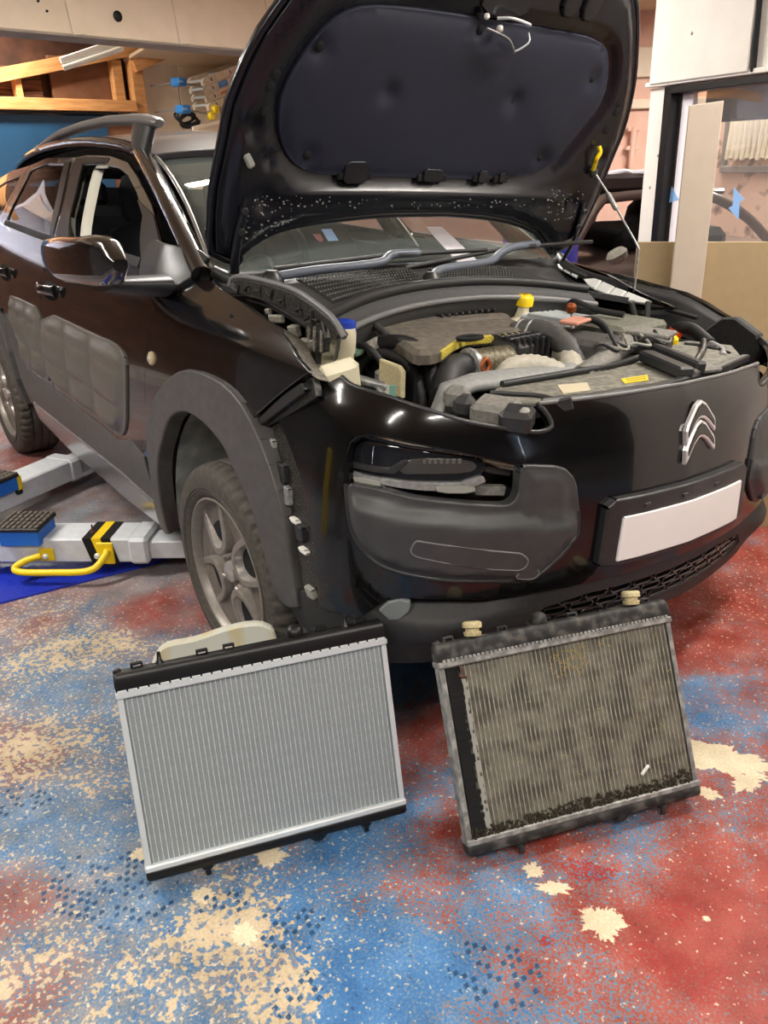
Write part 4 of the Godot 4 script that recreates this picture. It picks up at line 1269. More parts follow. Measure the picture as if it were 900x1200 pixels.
		var dp: PackedVector2Array = dg if sgn == 0 else flipped(dg)
		var ch := skin("lamp_channel", dp, Sd, M.mucky, -0.022, 0.02, 0.03, [], null, 0.003)
		dg = V2([0.388,0.886, 0.335,0.850, 0.235,0.768, 0.245,0.762, 0.345,0.834, 0.400,0.874])
		skin("channel_rib", dg if sgn == 0 else flipped(dg), Sd, M.satin, -0.006, 0.018, 0.03, [], ch, 0.005)
	# number plate and its black surround
	var fr := skin("plate_surround", V2([0.792,0.498, 0.797,0.632, 0.812,0.645, 1.188,0.645, 1.203,0.632, 1.208,0.498, 1.17,0.490, 0.83,0.490]), bumper_at, M.satin, 0.022, 0.04, 0.03, [], bp, 0.008)
	var pb := MB.new()
	for k in 3: pb.box(MB.at(bumper_at, Vector2(0.88 + k * 0.1, 0.626), 0.022)[0], Vector3(0.006, 0.012, 0.02), 0.002)
	bpart("retaining_tab", pb, M.satin, fr)
	skin("number_plate", V2([0.822,0.502, 0.826,0.607, 1.174,0.607, 1.178,0.502]), bumper_at, M.plate_white, 0.028, 0.008, 0.03, [], fr, 0.002)
	# the double chevron
	var e := MB.at(bumper_at, Vector2(1.03, 0.762), 0.0)
	var zz: Vector3 = e[1]
	var xx := Vector3.UP.cross(zz).normalized()
	var q := Basis(xx, zz.cross(xx), zz)
	for k in 2:
		var oy := 0.022 - 0.047 * k
		var c0 := V2([0.0,0.060, 0.022,0.050, 0.058,0.014, 0.064,0.004, 0.064,-0.026, 0.030,0.004, 0.012,0.014, 0.0,0.016, -0.012,0.014, -0.030,0.000, -0.064,-0.040, -0.064,-0.006, -0.056,0.010, -0.022,0.050])
		var cb := MB.new()
		cb.prism(c0, 0.012, e[0] + q * Vector3(0, oy, -0.002), q, 0.003)
		var em := bpart("chevron", cb, M.chrome, bp)
		cb = MB.new()
		cb.prism(inset(c0, 0.0062), 0.0122, e[0] + q * Vector3(0, oy, -0.0005), q, 0.002)
		bpart("chevron_face", cb, M.gloss_trim, em)
	# matt skirt with the honeycomb grille and the lamp scoops
	var hs := V2([0.139,0.392, 0.205,0.400, 0.254,0.398, 0.277,0.415, 0.308,0.444, 0.337,0.464, 0.379,0.474, 0.492,0.471, 0.549,0.463, 0.641,0.460, 0.731,0.456, 0.844,0.460, 1.0,0.463])
	var hb := V2([1.0,0.292, 0.80,0.288, 0.60,0.278, 0.47,0.268, 0.34,0.262, 0.15,0.262, 0.0,0.255, -0.03,0.30, 0.04,0.375])
	var sk := PackedVector2Array(hs)
	m = mirror_s(hs)
	for i in range(1, m.size()): sk.append(m[i])
	m = mirror_s(hb)
	for i in m.size() - 1: sk.append(m[i])
	sk.append_array(hb)
	var gh := V2([0.66,0.352, 0.70,0.392, 0.80,0.412, 1.20,0.412, 1.30,0.392, 1.34,0.352, 1.28,0.328, 0.72,0.328])
	var scoop := func(p: Vector2) -> float:
		var s := p.x if p.x <= 1.0 else 2.0 - p.x
		var dx := (s - 0.47) / 0.13
		var dy := (p.y - 0.372) / 0.05
		var hollow := exp(-pow((s - 0.47) / 0.17, 4.0)) * smoothstep(0.395, 0.445, p.y) * 0.035 * (1.0 - smoothstep(0.463, 0.474, p.y))
		return (0.030 * exp(-dx * dx - dy * dy) - hollow) * smoothstep(0.0, 0.02, edge_dist(sk, p))
	var skp := skin("bumper_skirt", sk, bumper_at, M.matt, -0.006, 0.03, 0.022, [gh], bp, 0.006, scoop)
	skin("grille_back", V2([0.62,0.31, 0.62,0.43, 1.38,0.43, 1.38,0.31]), bumper_at, M.void, -0.05, 0.01, 0.06, [], skp, 0.0)
	for row in 3:
		var nn := 11
		for i in nn:
			var s := 0.70 + 0.058 * i + (0.029 if row % 2 else 0.0)
			var yy := 0.343 + row * 0.027
			if s > 1.31 or (row == 2 and (s < 0.74 or s > 1.26)): continue
			var path := []
			for c in [[-0.026, 0.0], [-0.020, 0.010], [0.020, 0.010], [0.026, 0.0], [0.020, -0.010], [-0.020, -0.010]]: path.append(MB.at(bumper_at, Vector2(s + c[0], yy + c[1]), -0.014)[0])
			var hb2 := MB.new()
			hb2.tube(path, 0.0038, 6, true)
			bpart("grille_cell", hb2, M.gloss_trim, skp)
	for sgn in [0, 1]:
		var fog := V2([0.322,0.421, 0.340,0.441, 0.368,0.451, 0.393,0.447, 0.388,0.425, 0.368,0.405, 0.345,0.402])
		skin("fog_cover", fog if sgn == 0 else mirror_s(fog), bumper_at, M.fog_grey, 0.004, 0.02, 0.02, [], skp, 0.004)
	# underside tray
	var tb := MB.new()
	tb.box(Vector3(0.1, 0.245, 0), Vector3(1.1, 0.03, 1.0), 0.01)
	bpart("under_tray", tb, M.void)
	tb = MB.new()
	tb.box(Vector3(-1.55, 0.235, 0), Vector3(2.3, 0.05, 1.46), 0.01)
	bpart("floor_pan", tb, M.void)

func bonnet_parts() -> void:
	var half := [0.050,0.633, 0.082,0.722, 0.177,0.737, 0.259,0.741, 0.378,0.732, 0.472,0.727, 0.559,0.704, 0.637,0.672, 0.72,0.622, 0.80,0.565, 0.868,0.502, 0.93,0.38, 0.965,0.20]
	var out := PackedVector2Array()
	for i in range(0, half.size(), 2): out.append(Vector2(-half[i + 1], half[i]))
	out.append(Vector2(0, 0.975))
	for i in range(half.size() - 2, -1, -2): out.append(Vector2(half[i + 1], half[i]))
	for p in [[0.048, -0.62], [0.125, -0.50], [0.164, -0.36], [0.181, -0.22], [0.188, -0.075], [0.188, 0.15], [0.173, 0.347], [0.155, 0.486], [0.125, 0.572], [0.075, 0.635]]: out.append(Vector2(-p[1], p[0]))
	var lin := PackedVector2Array()
	for p in [[0.434, 0.587], [0.497, 0.596], [0.569, 0.573], [0.636, 0.536], [0.687, 0.490], [0.718, 0.426], [0.730, 0.326], [0.735, 0.161], [0.737, -0.052], [0.740, -0.318], [0.734, -0.413], [0.712, -0.479], [0.642, -0.532], [0.566, -0.552], [0.497, -0.525], [0.383, -0.470], [0.344, -0.415], [0.313, -0.309], [0.300, -0.132], [0.300, 0.134], [0.303, 0.375], [0.316, 0.483], [0.350, 0.540], [0.395, 0.572]]: lin.append(Vector2(-p[1], p[0]))
	lin = smooth2(lin, 2)
	# outer skin with its rolled edge, then the pressed inner frame
	var bo := skin("bonnet", out, bonnet_at, M.paint, -0.026, 0.008, 0.05, [], null, 0.003)
	bo.set_meta("label", "raised black bonnet seen from below")
	var rim := []
	for p in out: rim.append(MB.at(bonnet_at, p, -0.016)[0])
	var b := MB.new()
	b.tube(curve(rim, 2, true), 0.011, 10, true)
	bpart("rolled_edge", b, M.bonnet_black, bo)
	var ridge := func(p: Vector2) -> float:
		var d := edge_dist(lin, p)
		var eo := edge_dist(out, p)
		var inl := Geometry2D.is_point_in_polygon(p, lin)
		if inl: return 0.0
		var k := smoothstep(0.0, 0.055, d) * smoothstep(0.015, 0.05, eo)
		var v := 0.016 * k
		# pressed hollows
		for hcl in [[0.60, 0.235, 0.030], [-0.60, 0.24, 0.030], [0.66, 0.42, 0.028], [-0.655, 0.40, 0.028], [0.60, 0.345, 0.022]]:
			v -= 0.014 * exp(-p.distance_squared_to(Vector2(-hcl[0], hcl[1])) / (hcl[2] * hcl[2]))
		v += 0.010 * exp(-pow((p.y - 0.255) / 0.018, 2.0)) * smoothstep(0.62, 0.5, absf(p.x))
		return v
	var fr := skin("inner_frame", inset(out, 0.012), bonnet_at, M.bonnet_black, 0.0, 0.02, 0.017, [], bo, 0.004, ridge)
	var clips := [[0.623, 0.520], [0.531, 0.279], [0.357, 0.487], [0.711, 0.026], [0.541, -0.185], [0.380, -0.387], [0.632, -0.467]]
	var quilt := func(p: Vector2) -> float:
		var d := edge_dist(lin, p)
		var v := 0.016 * (1.0 - exp(-d / 0.035))
		for c in clips: v -= 0.011 * exp(-p.distance_squared_to(Vector2(-c[1], c[0])) / 0.0009)
		v += 0.0025 * sin(p.x * 9.0 + 1.0) * sin(p.y * 11.0) * smoothstep(0.0, 0.1, d)
		return v
	var li := skin("insulation", lin, bonnet_at, M.felt, 0.010, 0.012, 0.017, [], bo, 0.003, quilt)
	li.set_meta("label", "dark navy felt insulation pad under the bonnet")
	for c in clips:
		var e := MB.at(bonnet_at, Vector2(-c[1], c[0]), 0.0125)
		var z: Vector3 = e[1]
		var x := Vector3.UP.cross(z).normalized()
		b = MB.new()
		b.lathe([Vector2(0, 0.004), Vector2(0.006, 0.004), Vector2(0.011, 0.002), Vector2(0.013, -0.002)], e[0], Basis(x, z, x.cross(z)), 16)
		bpart("fixing_clip", b, M.void, li)
	for h in [[0.554, 0.631, 0.012], [0.525, 0.641, 0.011], [0.465, 0.642, 0.012], [0.574, -0.623, 0.011], [0.547, -0.629, 0.011], [0.489, -0.620, 0.012], [0.745, 0.044, 0.009]]:
		var e := MB.at(bonnet_at, Vector2(-h[1], h[0]), 0.0155)
		var z: Vector3 = e[1]
		var x := Vector3.UP.cross(z).normalized()
		b = MB.new()
		b.lathe([Vector2(0, 0.003), Vector2(h[2] * 0.9, 0.003), Vector2(h[2] * 1.1, 0.002), Vector2(h[2] * 1.15, -0.004)], e[0], Basis(x, z, x.cross(z)), 16)
		bpart("drain_hole", b, M.void, fr)
	# tongue clips along the rear edge of the pad
	for t in [[0.306, 0.320, 0.075, 0.035], [0.305, 0.036, 0.07, 0.02], [0.307, -0.163, 0.03, 0.02], [0.308, -0.245, 0.02, 0.016]]:
		b = MB.new()
		b.patch(soft(V2([-t[1] - t[2] / 2,t[0] - t[3] * 0.6, -t[1] + t[2] / 2,t[0] - t[3] * 0.6, -t[1] + t[2] / 2,t[0] + t[3], -t[1] - t[2] / 2,t[0] + t[3]]), 1, 0.15), bonnet_at, 0.024, 0.02, 0.02, [], 0.004)
		bpart("edge_tongue", b, M.bonnet_black, li)
		for s in [-1, 1]:
			b = MB.new()
			b.patch(V2([-t[1] + s * (t[2] / 2 + 0.010) - 0.008,t[0] - 0.012, -t[1] + s * (t[2] / 2 + 0.010) + 0.008,t[0] - 0.012, -t[1] + s * (t[2] / 2 + 0.010) + 0.008,t[0] + 0.004, -t[1] + s * (t[2] / 2 + 0.010) - 0.008,t[0] + 0.004]), bonnet_at, 0.019, 0.01, 0.02, [], 0.002)
			bpart("edge_slot", b, M.void, li)
	# chips and spatter along the rear edge
	b = MB.new()
	rng.seed = 9
	for i in 170:
		var w := rng.randf_range(-0.60, 0.62)
		var t := 0.205 + 0.035 * rng.randf() + 0.03 * absf(w)
		if i > 80:
			w = rng.randf_range(0.50, 0.66); t = rng.randf_range(0.13, 0.24)
		if i > 125:
			w = rng.randf_range(-0.64, -0.48); t = rng.randf_range(0.17, 0.29)
		var e := MB.at(bonnet_at, Vector2(-w, t), 0.017 + ridge.call(Vector2(-w, t)) - 0.016)
		var q := rng.randf_range(0.001, 0.0038)
		b.box(e[0], Vector3(q * 1.6, q, q), 0.0003, Basis.from_euler(Vector3(rng.randf() * 3, rng.randf() * 3, 0)))
	bpart("dried_spatter", b, M.oxide, fr).set_meta("kind", "stuff")
	# hinges at the corners
	for s in [1, -1]:
		b = MB.new()
		b.tube(curve([bon(0.02, 0.66 * s, 0.02), bon(0.09, 0.672 * s, 0.026), bon(0.17, 0.668 * s, 0.022), bon(0.245, 0.655 * s, 0.018)], 4), 0.013, 8, false, true, 0.5)
		var hg := bpart("hinge", b, M.bonnet_black, bo)
		for t in [0.16, 0.215]:
			var e := MB.at(bonnet_at, Vector2(-0.664 * s, t), 0.026)
			var z: Vector3 = e[1]
			var x := Vector3.UP.cross(z).normalized()
			b = MB.new()
			b.lathe([Vector2(0, 0.008), Vector2(0.009, 0.008), Vector2(0.011, 0.005), Vector2(0.011, 0.0)], e[0], Basis(x, z, x.cross(z)), 6)
			bpart("hinge_bolt", b, M.satin, hg)
	b = MB.new()
	b.box(bon(0.344, 0.668, 0.02), Vector3(0.014, 0.035, 0.02), 0.004, Basis(Vector3.RIGHT, 0.5))
	bpart("bump_stop", b, M.oxide, fr)
	# latch striker and release lever at the top
	b = MB.new()
	b.patch(soft(V2([-0.06,0.755, 0.10,0.755, 0.12,0.83, -0.05,0.83]), 1), bonnet_at, 0.02, 0.015, 0.02, [], 0.004)
	var la := bpart("latch_plate", b, M.bonnet_black, bo)
	b = MB.new()
	b.tube(curve([bon(0.752, 0.0, 0.03), bon(0.765, -0.03, 0.055), bon(0.760, -0.09, 0.06), bon(0.748, -0.12, 0.03)], 4), 0.004, 8)
	bpart("striker_loop", b, M.bright_alu, la)
	b = MB.new()
	b.tube(curve([bon(0.725, 0.03, 0.035), bon(0.722, 0.0, 0.045), bon(0.712, -0.045, 0.05), bon(0.690, -0.075, 0.05), bon(0.680, -0.085, 0.045)], 4), 0.007, 8, false, true, 0.5)
	bpart("release_lever", b, M.grey_metal, la)
	b = MB.new()
	b.tube(curve([bon(0.730, -0.13, 0.03), bon(0.715, -0.125, 0.05), bon(0.695, -0.105, 0.05), bon(0.682, -0.088, 0.045)], 4), 0.0025, 6)
	bpart("latch_spring", b, M.bright_alu, la)
	for p in [[0.752, 0.038, 0.008], [0.728, -0.022, 0.009]]:
		b = MB.new()
		b.box(bon(p[0], p[1], 0.03), Vector3(p[2], p[2], p[2]) * 1.8, 0.004)
		bpart("latch_bolt", b, M.chalk, la)
	for w in [-0.25, -0.33]:
		b = MB.new()
		b.patch(soft(V2([-w - 0.022,0.79, -w + 0.022,0.79, -w + 0.026,0.86, -w - 0.026,0.86]), 1), bonnet_at, 0.030, 0.02, 0.02, [], 0.008)
		bpart("rubber_pad", b, M.rubber, fr)
	# prop rod on the far side with its yellow catch
	b = MB.new()
	b.tube(curve([bon(0.440, -0.605, 0.03), bon(0.425, -0.612, 0.04), bon(0.405, -0.604, 0.045), bon(0.390, -0.612, 0.04), bon(0.362, -0.62, 0.035)], 5), 0.0075, 8)
	bpart("prop_catch", b, M.yellow, bo)
	b = MB.new()
	b.box(bon(0.352, -0.632, 0.03), Vector3(0.03, 0.03, 0.03), 0.008)
	bpart("prop_pivot", b, M.satin, bo)
	b = MB.new()
	b.tube([bon(0.355, -0.63, 0.035), Vector3(-0.04, 1.268, -0.66)], 0.004, 8)
	b.tube([Vector3(-0.05, 1.275, -0.66), Vector3(-0.005, 1.228, -0.66)], 0.009, 8)
	b.tube(curve([Vector3(-0.04, 1.268, -0.66), Vector3(0.03, 1.195, -0.66), Vector3(0.104, 1.118, -0.66), Vector3(0.112, 1.09, -0.66), Vector3(0.118, 0.95, -0.66)], 4), 0.0038, 8)
	var pr := bpart("prop_rod", b, M.grey_metal)
	pr.set_meta("label", "thin metal bonnet prop rod")

func roof_edge(u: float) -> Vector2:                                             # (height, half width) of the roof's edge
	return Vector2(crv([-3.2, -2.9, -2.4, -1.9, -1.4, -1.05, -0.9], [1.16, 1.255, 1.335, 1.375, 1.385, 1.365, 1.340], u), crv([-3.2, -2.4, -1.4, -0.9], [0.50, 0.575, 0.60, 0.59], u))
func roof_at(u: float, a: float) -> Vector3:                                     # a from -1 (near) to 1 (far)
	var e := roof_edge(u)
	return Vector3(u, e.x + 0.055 * (1.0 - pow(absf(a), 2.4)), -a * e.y)
func screen_at(a: float, b: float) -> Vector3:                                   # windscreen: a -1 near .. 1 far, b 0 cowl .. 1 roof
	var base := Vector3(-0.15 - 0.12 * a * a, 1.06 - 0.02 * a * a, -0.70 * a)
	var top := Vector3(-0.90 - 0.10 * a * a, 1.385 - 0.045 * a * a, -0.565 * a)
	return base.lerp(top, b) + Vector3(0.35, 0.80, 0).normalized() * 0.045 * sin(clampf(b, 0, 1) * PI)

func glass_and_roof() -> void:
	var b := MB.new()
	var rp := V2([-3.15,-1.0, -0.93,-1.0, -0.86,-0.6, -0.83,0.0, -0.86,0.6, -0.93,1.0, -3.15,1.0])
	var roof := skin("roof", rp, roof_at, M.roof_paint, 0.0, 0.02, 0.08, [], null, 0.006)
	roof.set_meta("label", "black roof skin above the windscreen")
	for s in [1, -1]:
		b = MB.new()
		var rr := []
		var L := [[-2.33, 1.350, 0.012, 0.016], [-2.20, 1.375, 0.020, 0.017], [-1.95, 1.412, 0.026, 0.018], [-1.65, 1.438, 0.028, 0.018], [-1.36, 1.452, 0.028, 0.018], [-1.14, 1.452, 0.030, 0.019], [-1.0, 1.447, 0.034, 0.020], [-0.93, 1.441, 0.032, 0.018], [-0.90, 1.437, 0.016, 0.012]]
		for e in L:
			var ring := []
			for k in 12:
				var a := TAU * k / 12
				ring.append(Vector3(e[0], e[1] + sin(a) * e[3], s * (0.575 + cos(a) * e[2])))
			rr.append(ring)
		b.loft(rr)
		var rl := bpart("roof_rail", b, M.rail_grey)
		rl.set_meta("label", "satin grey raised roof rail")
		for f in [[-1.02, 0.11], [-2.22, 0.10]]:
			b = MB.new()
			var rings := []
			for i in 4:
				var t := i / 3.0
				var c := Vector3(f[0], lerpf(roof_edge(f[0]).x - 0.015, 1.44 if f[0] > -2 else 1.37, t), s * lerpf(0.60, 0.578, t))
				var ring := []
				for k in 12: ring.append(c + Vector3(cos(TAU * k / 12) * f[1] * lerpf(0.62, 0.85, t), 0, sin(TAU * k / 12) * 0.026))
				rings.append(ring)
			b.loft(rings)
			bpart("rail_foot", b, M.satin, rl)
		# windscreen pillar, with the bright sealing line beside the glass
		b = MB.new()
		var pr := []
		for i in 9:
			var t := i / 8.0
			var c := Vector3(lerpf(-0.27, -1.03, t), lerpf(1.035, 1.345, t) + 0.03 * sin(t * PI), s * (lerpf(0.735 if s > 0 else 0.705, 0.59 if s > 0 else 0.565, t) + 0.008 * sin(t * PI)))
			var ring := []
			for k in 12:
				var a := TAU * k / 12
				ring.append(c + Vector3(cos(a) * 0.012, cos(a) * 0.028 + sin(a) * 0.006, s * sin(a) * 0.034) * (1.0 if s > 0 else 0.5))
			pr.append(ring)
		b.loft(pr)
		var pi := bpart("windscreen_pillar", b, M.paint)
		b = MB.new()
		var ln := []
		for i in 9: ln.append(screen_at(-1.01 * s, i / 8.0) + Vector3(0.004, 0.012, 0))
		b.tube(ln, 0.007, 8)
		bpart("screen_trim", b, M.bright_edge, pi)
		b = MB.new()                                                               # roof drip rail over the doors
		var dr := []
		for i in 13:
			var u := lerpf(-0.98, -2.9, i / 12.0)
			dr.append(Vector3(u, roof_edge(u).x - 0.008, s * (roof_edge(u).y + 0.008)))
		b.tube(dr, 0.022, 10)
		bpart("cant_rail", b, M.paint)
	var sc := skin("windscreen", V2([-1,0, 1,0, 1,1, -1,1]), screen_at, M.screen_glass, 0.0, 0.005, 0.1, [], null, 0.001)
	b = MB.new()
	b.patch(V2([-0.995,0.93, 0.995,0.93, 0.995,1.0, -0.995,1.0]), screen_at, 0.001, 0.003, 0.06, [], 0.0005)
	bpart("tinted_band", b, M.tint_band, sc)
	b = MB.new()
	b.patch(V2([-0.22,0.80, 0.22,0.80, 0.16,0.95, -0.16,0.95]), screen_at, -0.02, 0.06, 0.05, [], 0.01)
	bpart("sensor_housing", b, M.void, sc)
	# stickers in the corner of the screen
	b = MB.new()
	b.patch(V2([-0.462,0.155, -0.412,0.155, -0.410,0.225, -0.460,0.225]), screen_at, -0.006, 0.001, 0.06, [], 0.0)
	bpart("blue_permit", b, M.pale_blue, sc)
	b = MB.new()
	b.patch(V2([-0.515,0.20, -0.510,0.165, -0.495,0.15, -0.480,0.165, -0.478,0.20]), screen_at, -0.007, 0.001, 0.06, [], 0.0)
	bpart("red_pennant", b, M.dull_red, sc)
	b = MB.new()
	b.patch(V2([0.20,0.04, 0.34,0.05, 0.30,0.27, 0.19,0.27]), screen_at, -0.03, 0.004, 0.05, [], 0.001)
	bpart("paper_sheet", b, M.white_gloss, sc)
	# tail: plain closing panels, out of the photograph's view
	b = MB.new()
	var tail := []
	for i in 7:
		var y := lerpf(0.30, 1.16, i / 6.0)
		var row := []
		for k in 13:
			var a := k / 12.0 * 2.0 - 1.0
			row.append(Vector3(-3.20 - 0.10 * (1 - a * a) + 0.0 * y - 0.06 * sin(i / 6.0 * PI), y, side_w(-3.2, y) * a))
		tail.append(row)
	b.loft(tail, false, false)
	bpart("tailgate", b, M.paint)

func hose(called: String, pts: Array, r: float, m: Material, parent: Node = null, ribs := 0.0) -> MeshInstance3D:
	var p := curve(V3(pts), 8 if ribs > 0.0 else 5)
	var rr := []
	for i in p.size(): rr.append(r * (1.0 + ribs * (1.0 if i % 2 else -1.0)))
	var b := MB.new()
	b.tube(p, rr, 10)
	return bpart(called, b, m, parent)
func block(called: String, c: Vector3, s: Vector3, m: Material, turn := Vector3.ZERO, bev := 0.006, parent: Node = null) -> MeshInstance3D:
	var b := MB.new()
	b.box(c, s, bev, Basis.from_euler(turn))
	return bpart(called, b, m, parent)
func slab(called: String, uw: Array, y: float, thick: float, m: Material, bev := 0.005, parent: Node = null, rise := 0.0) -> MeshInstance3D:   # a flat plate given by its outline in (u, w)
	var p := PackedVector2Array()
	for i in range(0, uw.size(), 2): p.append(Vector2(uw[i], -uw[i + 1]))
	var b := MB.new()
	b.prism(p, thick, Vector3(0, y - thick, 0), Basis(Vector3.RIGHT, Vector3(0, 0, -1), Vector3.UP), bev)
	if rise != 0.0:
		for i in b.v.size(): b.v[i].y += rise * (b.v[i].x - 0.3)
	return bpart(called, b, m, parent)

func cowl_row(t: float, a: float) -> Vector3:                                     # from the seal (t 0) back to the glass (t 1)
	var w := -0.70 * a
	var e := absf(a)
	var far := 1.0 if a > 0.0 else 0.0
	var s0 := Vector3(-0.03 + (0.30 - 0.06 * far) * e * e, 1.012 - (0.022 + 0.05 * far) * e * e, w)
	var s1 := screen_at(a, 0.0)
	return s0.lerp(s1, t) + Vector3(0, (0.012 - 0.055 * far * smoothstep(0.4, 0.8, e)) * sin(clampf(t, 0, 1) * PI) - 0.02 * smoothstep(0.55, 0.8, t) * (1.0 - smoothstep(0.95, 1.0, t)), 0)

func engine_bay() -> void:
	# dark well and structure
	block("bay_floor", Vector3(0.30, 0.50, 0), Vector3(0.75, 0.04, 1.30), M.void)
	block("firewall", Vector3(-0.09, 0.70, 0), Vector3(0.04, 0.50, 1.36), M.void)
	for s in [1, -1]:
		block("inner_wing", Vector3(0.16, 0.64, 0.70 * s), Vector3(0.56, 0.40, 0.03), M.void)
		var b := MB.new()                                                         # strut tower
		b.lathe([Vector2(0, 0.02), Vector2(0.05, 0.02), Vector2(0.09, 0.0), Vector2(0.11, -0.10), Vector2(0.12, -0.30)], Vector3(0.0, 0.86, 0.52 * s), Basis.IDENTITY, 24)
		bpart("strut_tower", b, M.body_dull)
		# gutter under the bonnet edge: dusty wing flange with its dark inner gap
		b = MB.new()
		var rows := []
		for i in 15:
			var f := i / 14.0
			var u := lerpf(-0.30, 0.40, f)
			var y := crv([-0.30, -0.11, 0.11, 0.24, 0.36, 0.41], [1.02, 1.014, 0.992, 0.979, 0.934, 0.915], u)
			var w := side_w(u, y)
			rows.append([Vector3(u, y - 0.004, s * (w - 0.004)), Vector3(u + 0.01, y - 0.022, s * (w - 0.028)), Vector3(u + 0.015, y - 0.03, s * (w - 0.055)), Vector3(u + 0.015, y - 0.12, s * (w - 0.075))])
		b.loft(rows, false, false)
		bpart("wing_flange", b, M.dusty_metal if s > 0 else M.satin)
		# bulkhead side cover beside the glass
		b = MB.new()
		b.tube(curve([Vector3(-0.27, 1.045, 0.70 * s), Vector3(-0.19, 1.02, 0.66 * s), Vector3(-0.05, 0.995, 0.65 * s), Vector3(0.10, 0.985, 0.66 * s)], 5), 0.018, 8)
		bpart("hinge_arm", b, M.satin)
	for p in [[0.10, 0.975, 0.71, 0.05, 0.02, 0.012], [0.17, 0.955, 0.70, 0.03, 0.03, 0.02], [0.05, 0.985, 0.705, 0.02, 0.015, 0.012], [0.24, 0.93, 0.70, 0.05, 0.04, 0.02]]:
		block("wing_bracket", Vector3(p[0], p[1], p[2]), Vector3(p[3], p[4], p[5]), M.dusty_metal, Vector3(0.2, 0.3, 0.1), 0.003)
	# scuttle: panel, two mesh grilles, seal
	var cowl := skin("scuttle_panel", V2([-1.0,0.0, 1.0,0.0, 1.0,1.0, -1.0,1.0]), func(x: float, y: float) -> Vector3: return cowl_row(y, x), M.matt, 0.0, 0.02, 0.06, [], null, 0.002)
	var Sc := func(x: float, y: float) -> Vector3: return cowl_row(y, x)
	for g in [[0.10, 0.60, -0.80, -0.20], [0.12, 0.50, -0.12, 0.34]]:
		var poly := V2([g[2],g[0], g[3],g[0], g[3] - 0.02,g[1], g[2] + 0.02,g[1]])
		var gp := skin("intake_mesh", poly, Sc, M.mesh_back, 0.004, 0.006, 0.06, [], cowl, 0.001)
		var b := MB.new()
		var nx := int((g[3] - g[2]) * 0.70 / 0.0115)
		for i in nx:
			for j in 7:
				var a: float = lerpf(g[2] + 0.01, g[3] - 0.01, (i + 0.5 * (j % 2)) / nx)
				var t: float = lerpf(g[0] + 0.02, g[1] - 0.02, j / 6.0)
				var e := MB.at(Sc, Vector2(a, t), 0.006)
				b.box(e[0], Vector3(0.006, 0.004, 0.0035), 0.001)
		bpart("mesh_pattern", b, M.mesh_bar, gp).set_meta("kind", "stuff")
	var sealp := []
	var seal2 := []
	for i in 25:
		var a := i / 12.0 - 1.0
		a = a * 0.93 if a < 0.0 else a * 0.66
		sealp.append(cowl_row(0.0, a) + Vector3(0.005, 0.004, 0))
		seal2.append(cowl_row(0.0, a) + Vector3(0.055, -0.038, 0))
	var b := MB.new()
	b.tube(sealp, 0.016, 10)
	bpart("bonnet_seal", b, M.rubber)
	b = MB.new()
	b.tube(seal2, 0.009, 8)
	bpart("bulkhead_edge", b, M.edge_grey)
	b = MB.new()
	var rows := []
	for i in 25:
		rows.append([sealp[i] + Vector3(0.01, -0.01, 0), seal2[i] + Vector3(0.004, 0.002, 0), seal2[i] + Vector3(-0.01, -0.05, 0), seal2[i] + Vector3(-0.04, -0.12, 0)])
	b.loft(rows, false, false)
	bpart("bulkhead", b, M.matt)
	# wipers
	for wp in [[[-0.155, 1.040, 0.58, -0.135, 1.056, 0.45, -0.115, 1.066, 0.31, -0.115, 1.075, 0.23, -0.125, 1.092, 0.19, -0.125, 1.094, 0.09], 0.60], [[-0.045, 1.030, 0.10, -0.075, 1.050, 0.03, -0.10, 1.062, -0.18, -0.12, 1.085, -0.25, -0.13, 1.102, -0.32, -0.14, 1.108, -0.44], 0.10]]:
		var arm := hose("wiper_arm", wp[0], 0.013, M.wiper_blue)
		var P := V3(wp[0])
		b = MB.new()
		b.lathe([Vector2(0, 0.03), Vector2(0.016, 0.03), Vector2(0.026, 0.018), Vector2(0.034, 0.0), Vector2(0.036, -0.02)], P[0] + Vector3(0.0, -0.012, 0), Basis.IDENTITY, 18)
		bpart("wiper_hub", b, M.satin, arm)
		b = MB.new()
		b.box(P[5].lerp(P[4], 0.5), Vector3(0.024, 0.02, 0.085), 0.006)
		bpart("wiper_joint", b, M.satin, arm)
		b = MB.new()
		b.tube([P[5] + Vector3(-0.02, 0.0, -0.30), P[4] + Vector3(-0.02, -0.004, 0), P[1] + Vector3(-0.06, 0.0, 0.10)], 0.007, 8)
		bpart("wiper_blade", b, M.rubber, arm)

	# engine cover with its chewed yellow foam edge
	var cov := [0.0,0.38, -0.02,0.22, 0.03,0.10, 0.05,-0.12, 0.16,-0.06, 0.25,-0.02, 0.30,0.06, 0.295,0.13, 0.285,0.245, 0.33,0.33, 0.395,0.42, 0.397,0.49, 0.34,0.48, 0.28,0.456, 0.20,0.44, 0.12,0.421]
	var cs := []
	for p in smooth2(V2(cov), 2): cs.append_array([p.x, p.y])
	var ec := slab("engine_cover", cs, 0.930, 0.035, M.dusty_cover, 0.012)
	ec.set_meta("label", "dusty soft brown-black engine cover")
	var foam := slab("foam_edge", [0.29,0.0, 0.305,0.06, 0.300,0.13, 0.290,0.245, 0.335,0.33, 0.40,0.42, 0.385,0.42, 0.32,0.335, 0.27,0.245, 0.28,0.13, 0.285,0.06], 0.922, 0.02, M.foam_yellow, 0.002, ec)
	foam.set_meta("label", "torn yellow foam edge")
	for i in 9: block("cover_rib", Vector3(0.035 - 0.002 * i, 0.934, 0.03 - 0.028 * i + 0.10), Vector3(0.045, 0.012, 0.010), M.matt, Vector3.ZERO, 0.003, ec)
	b = MB.new()
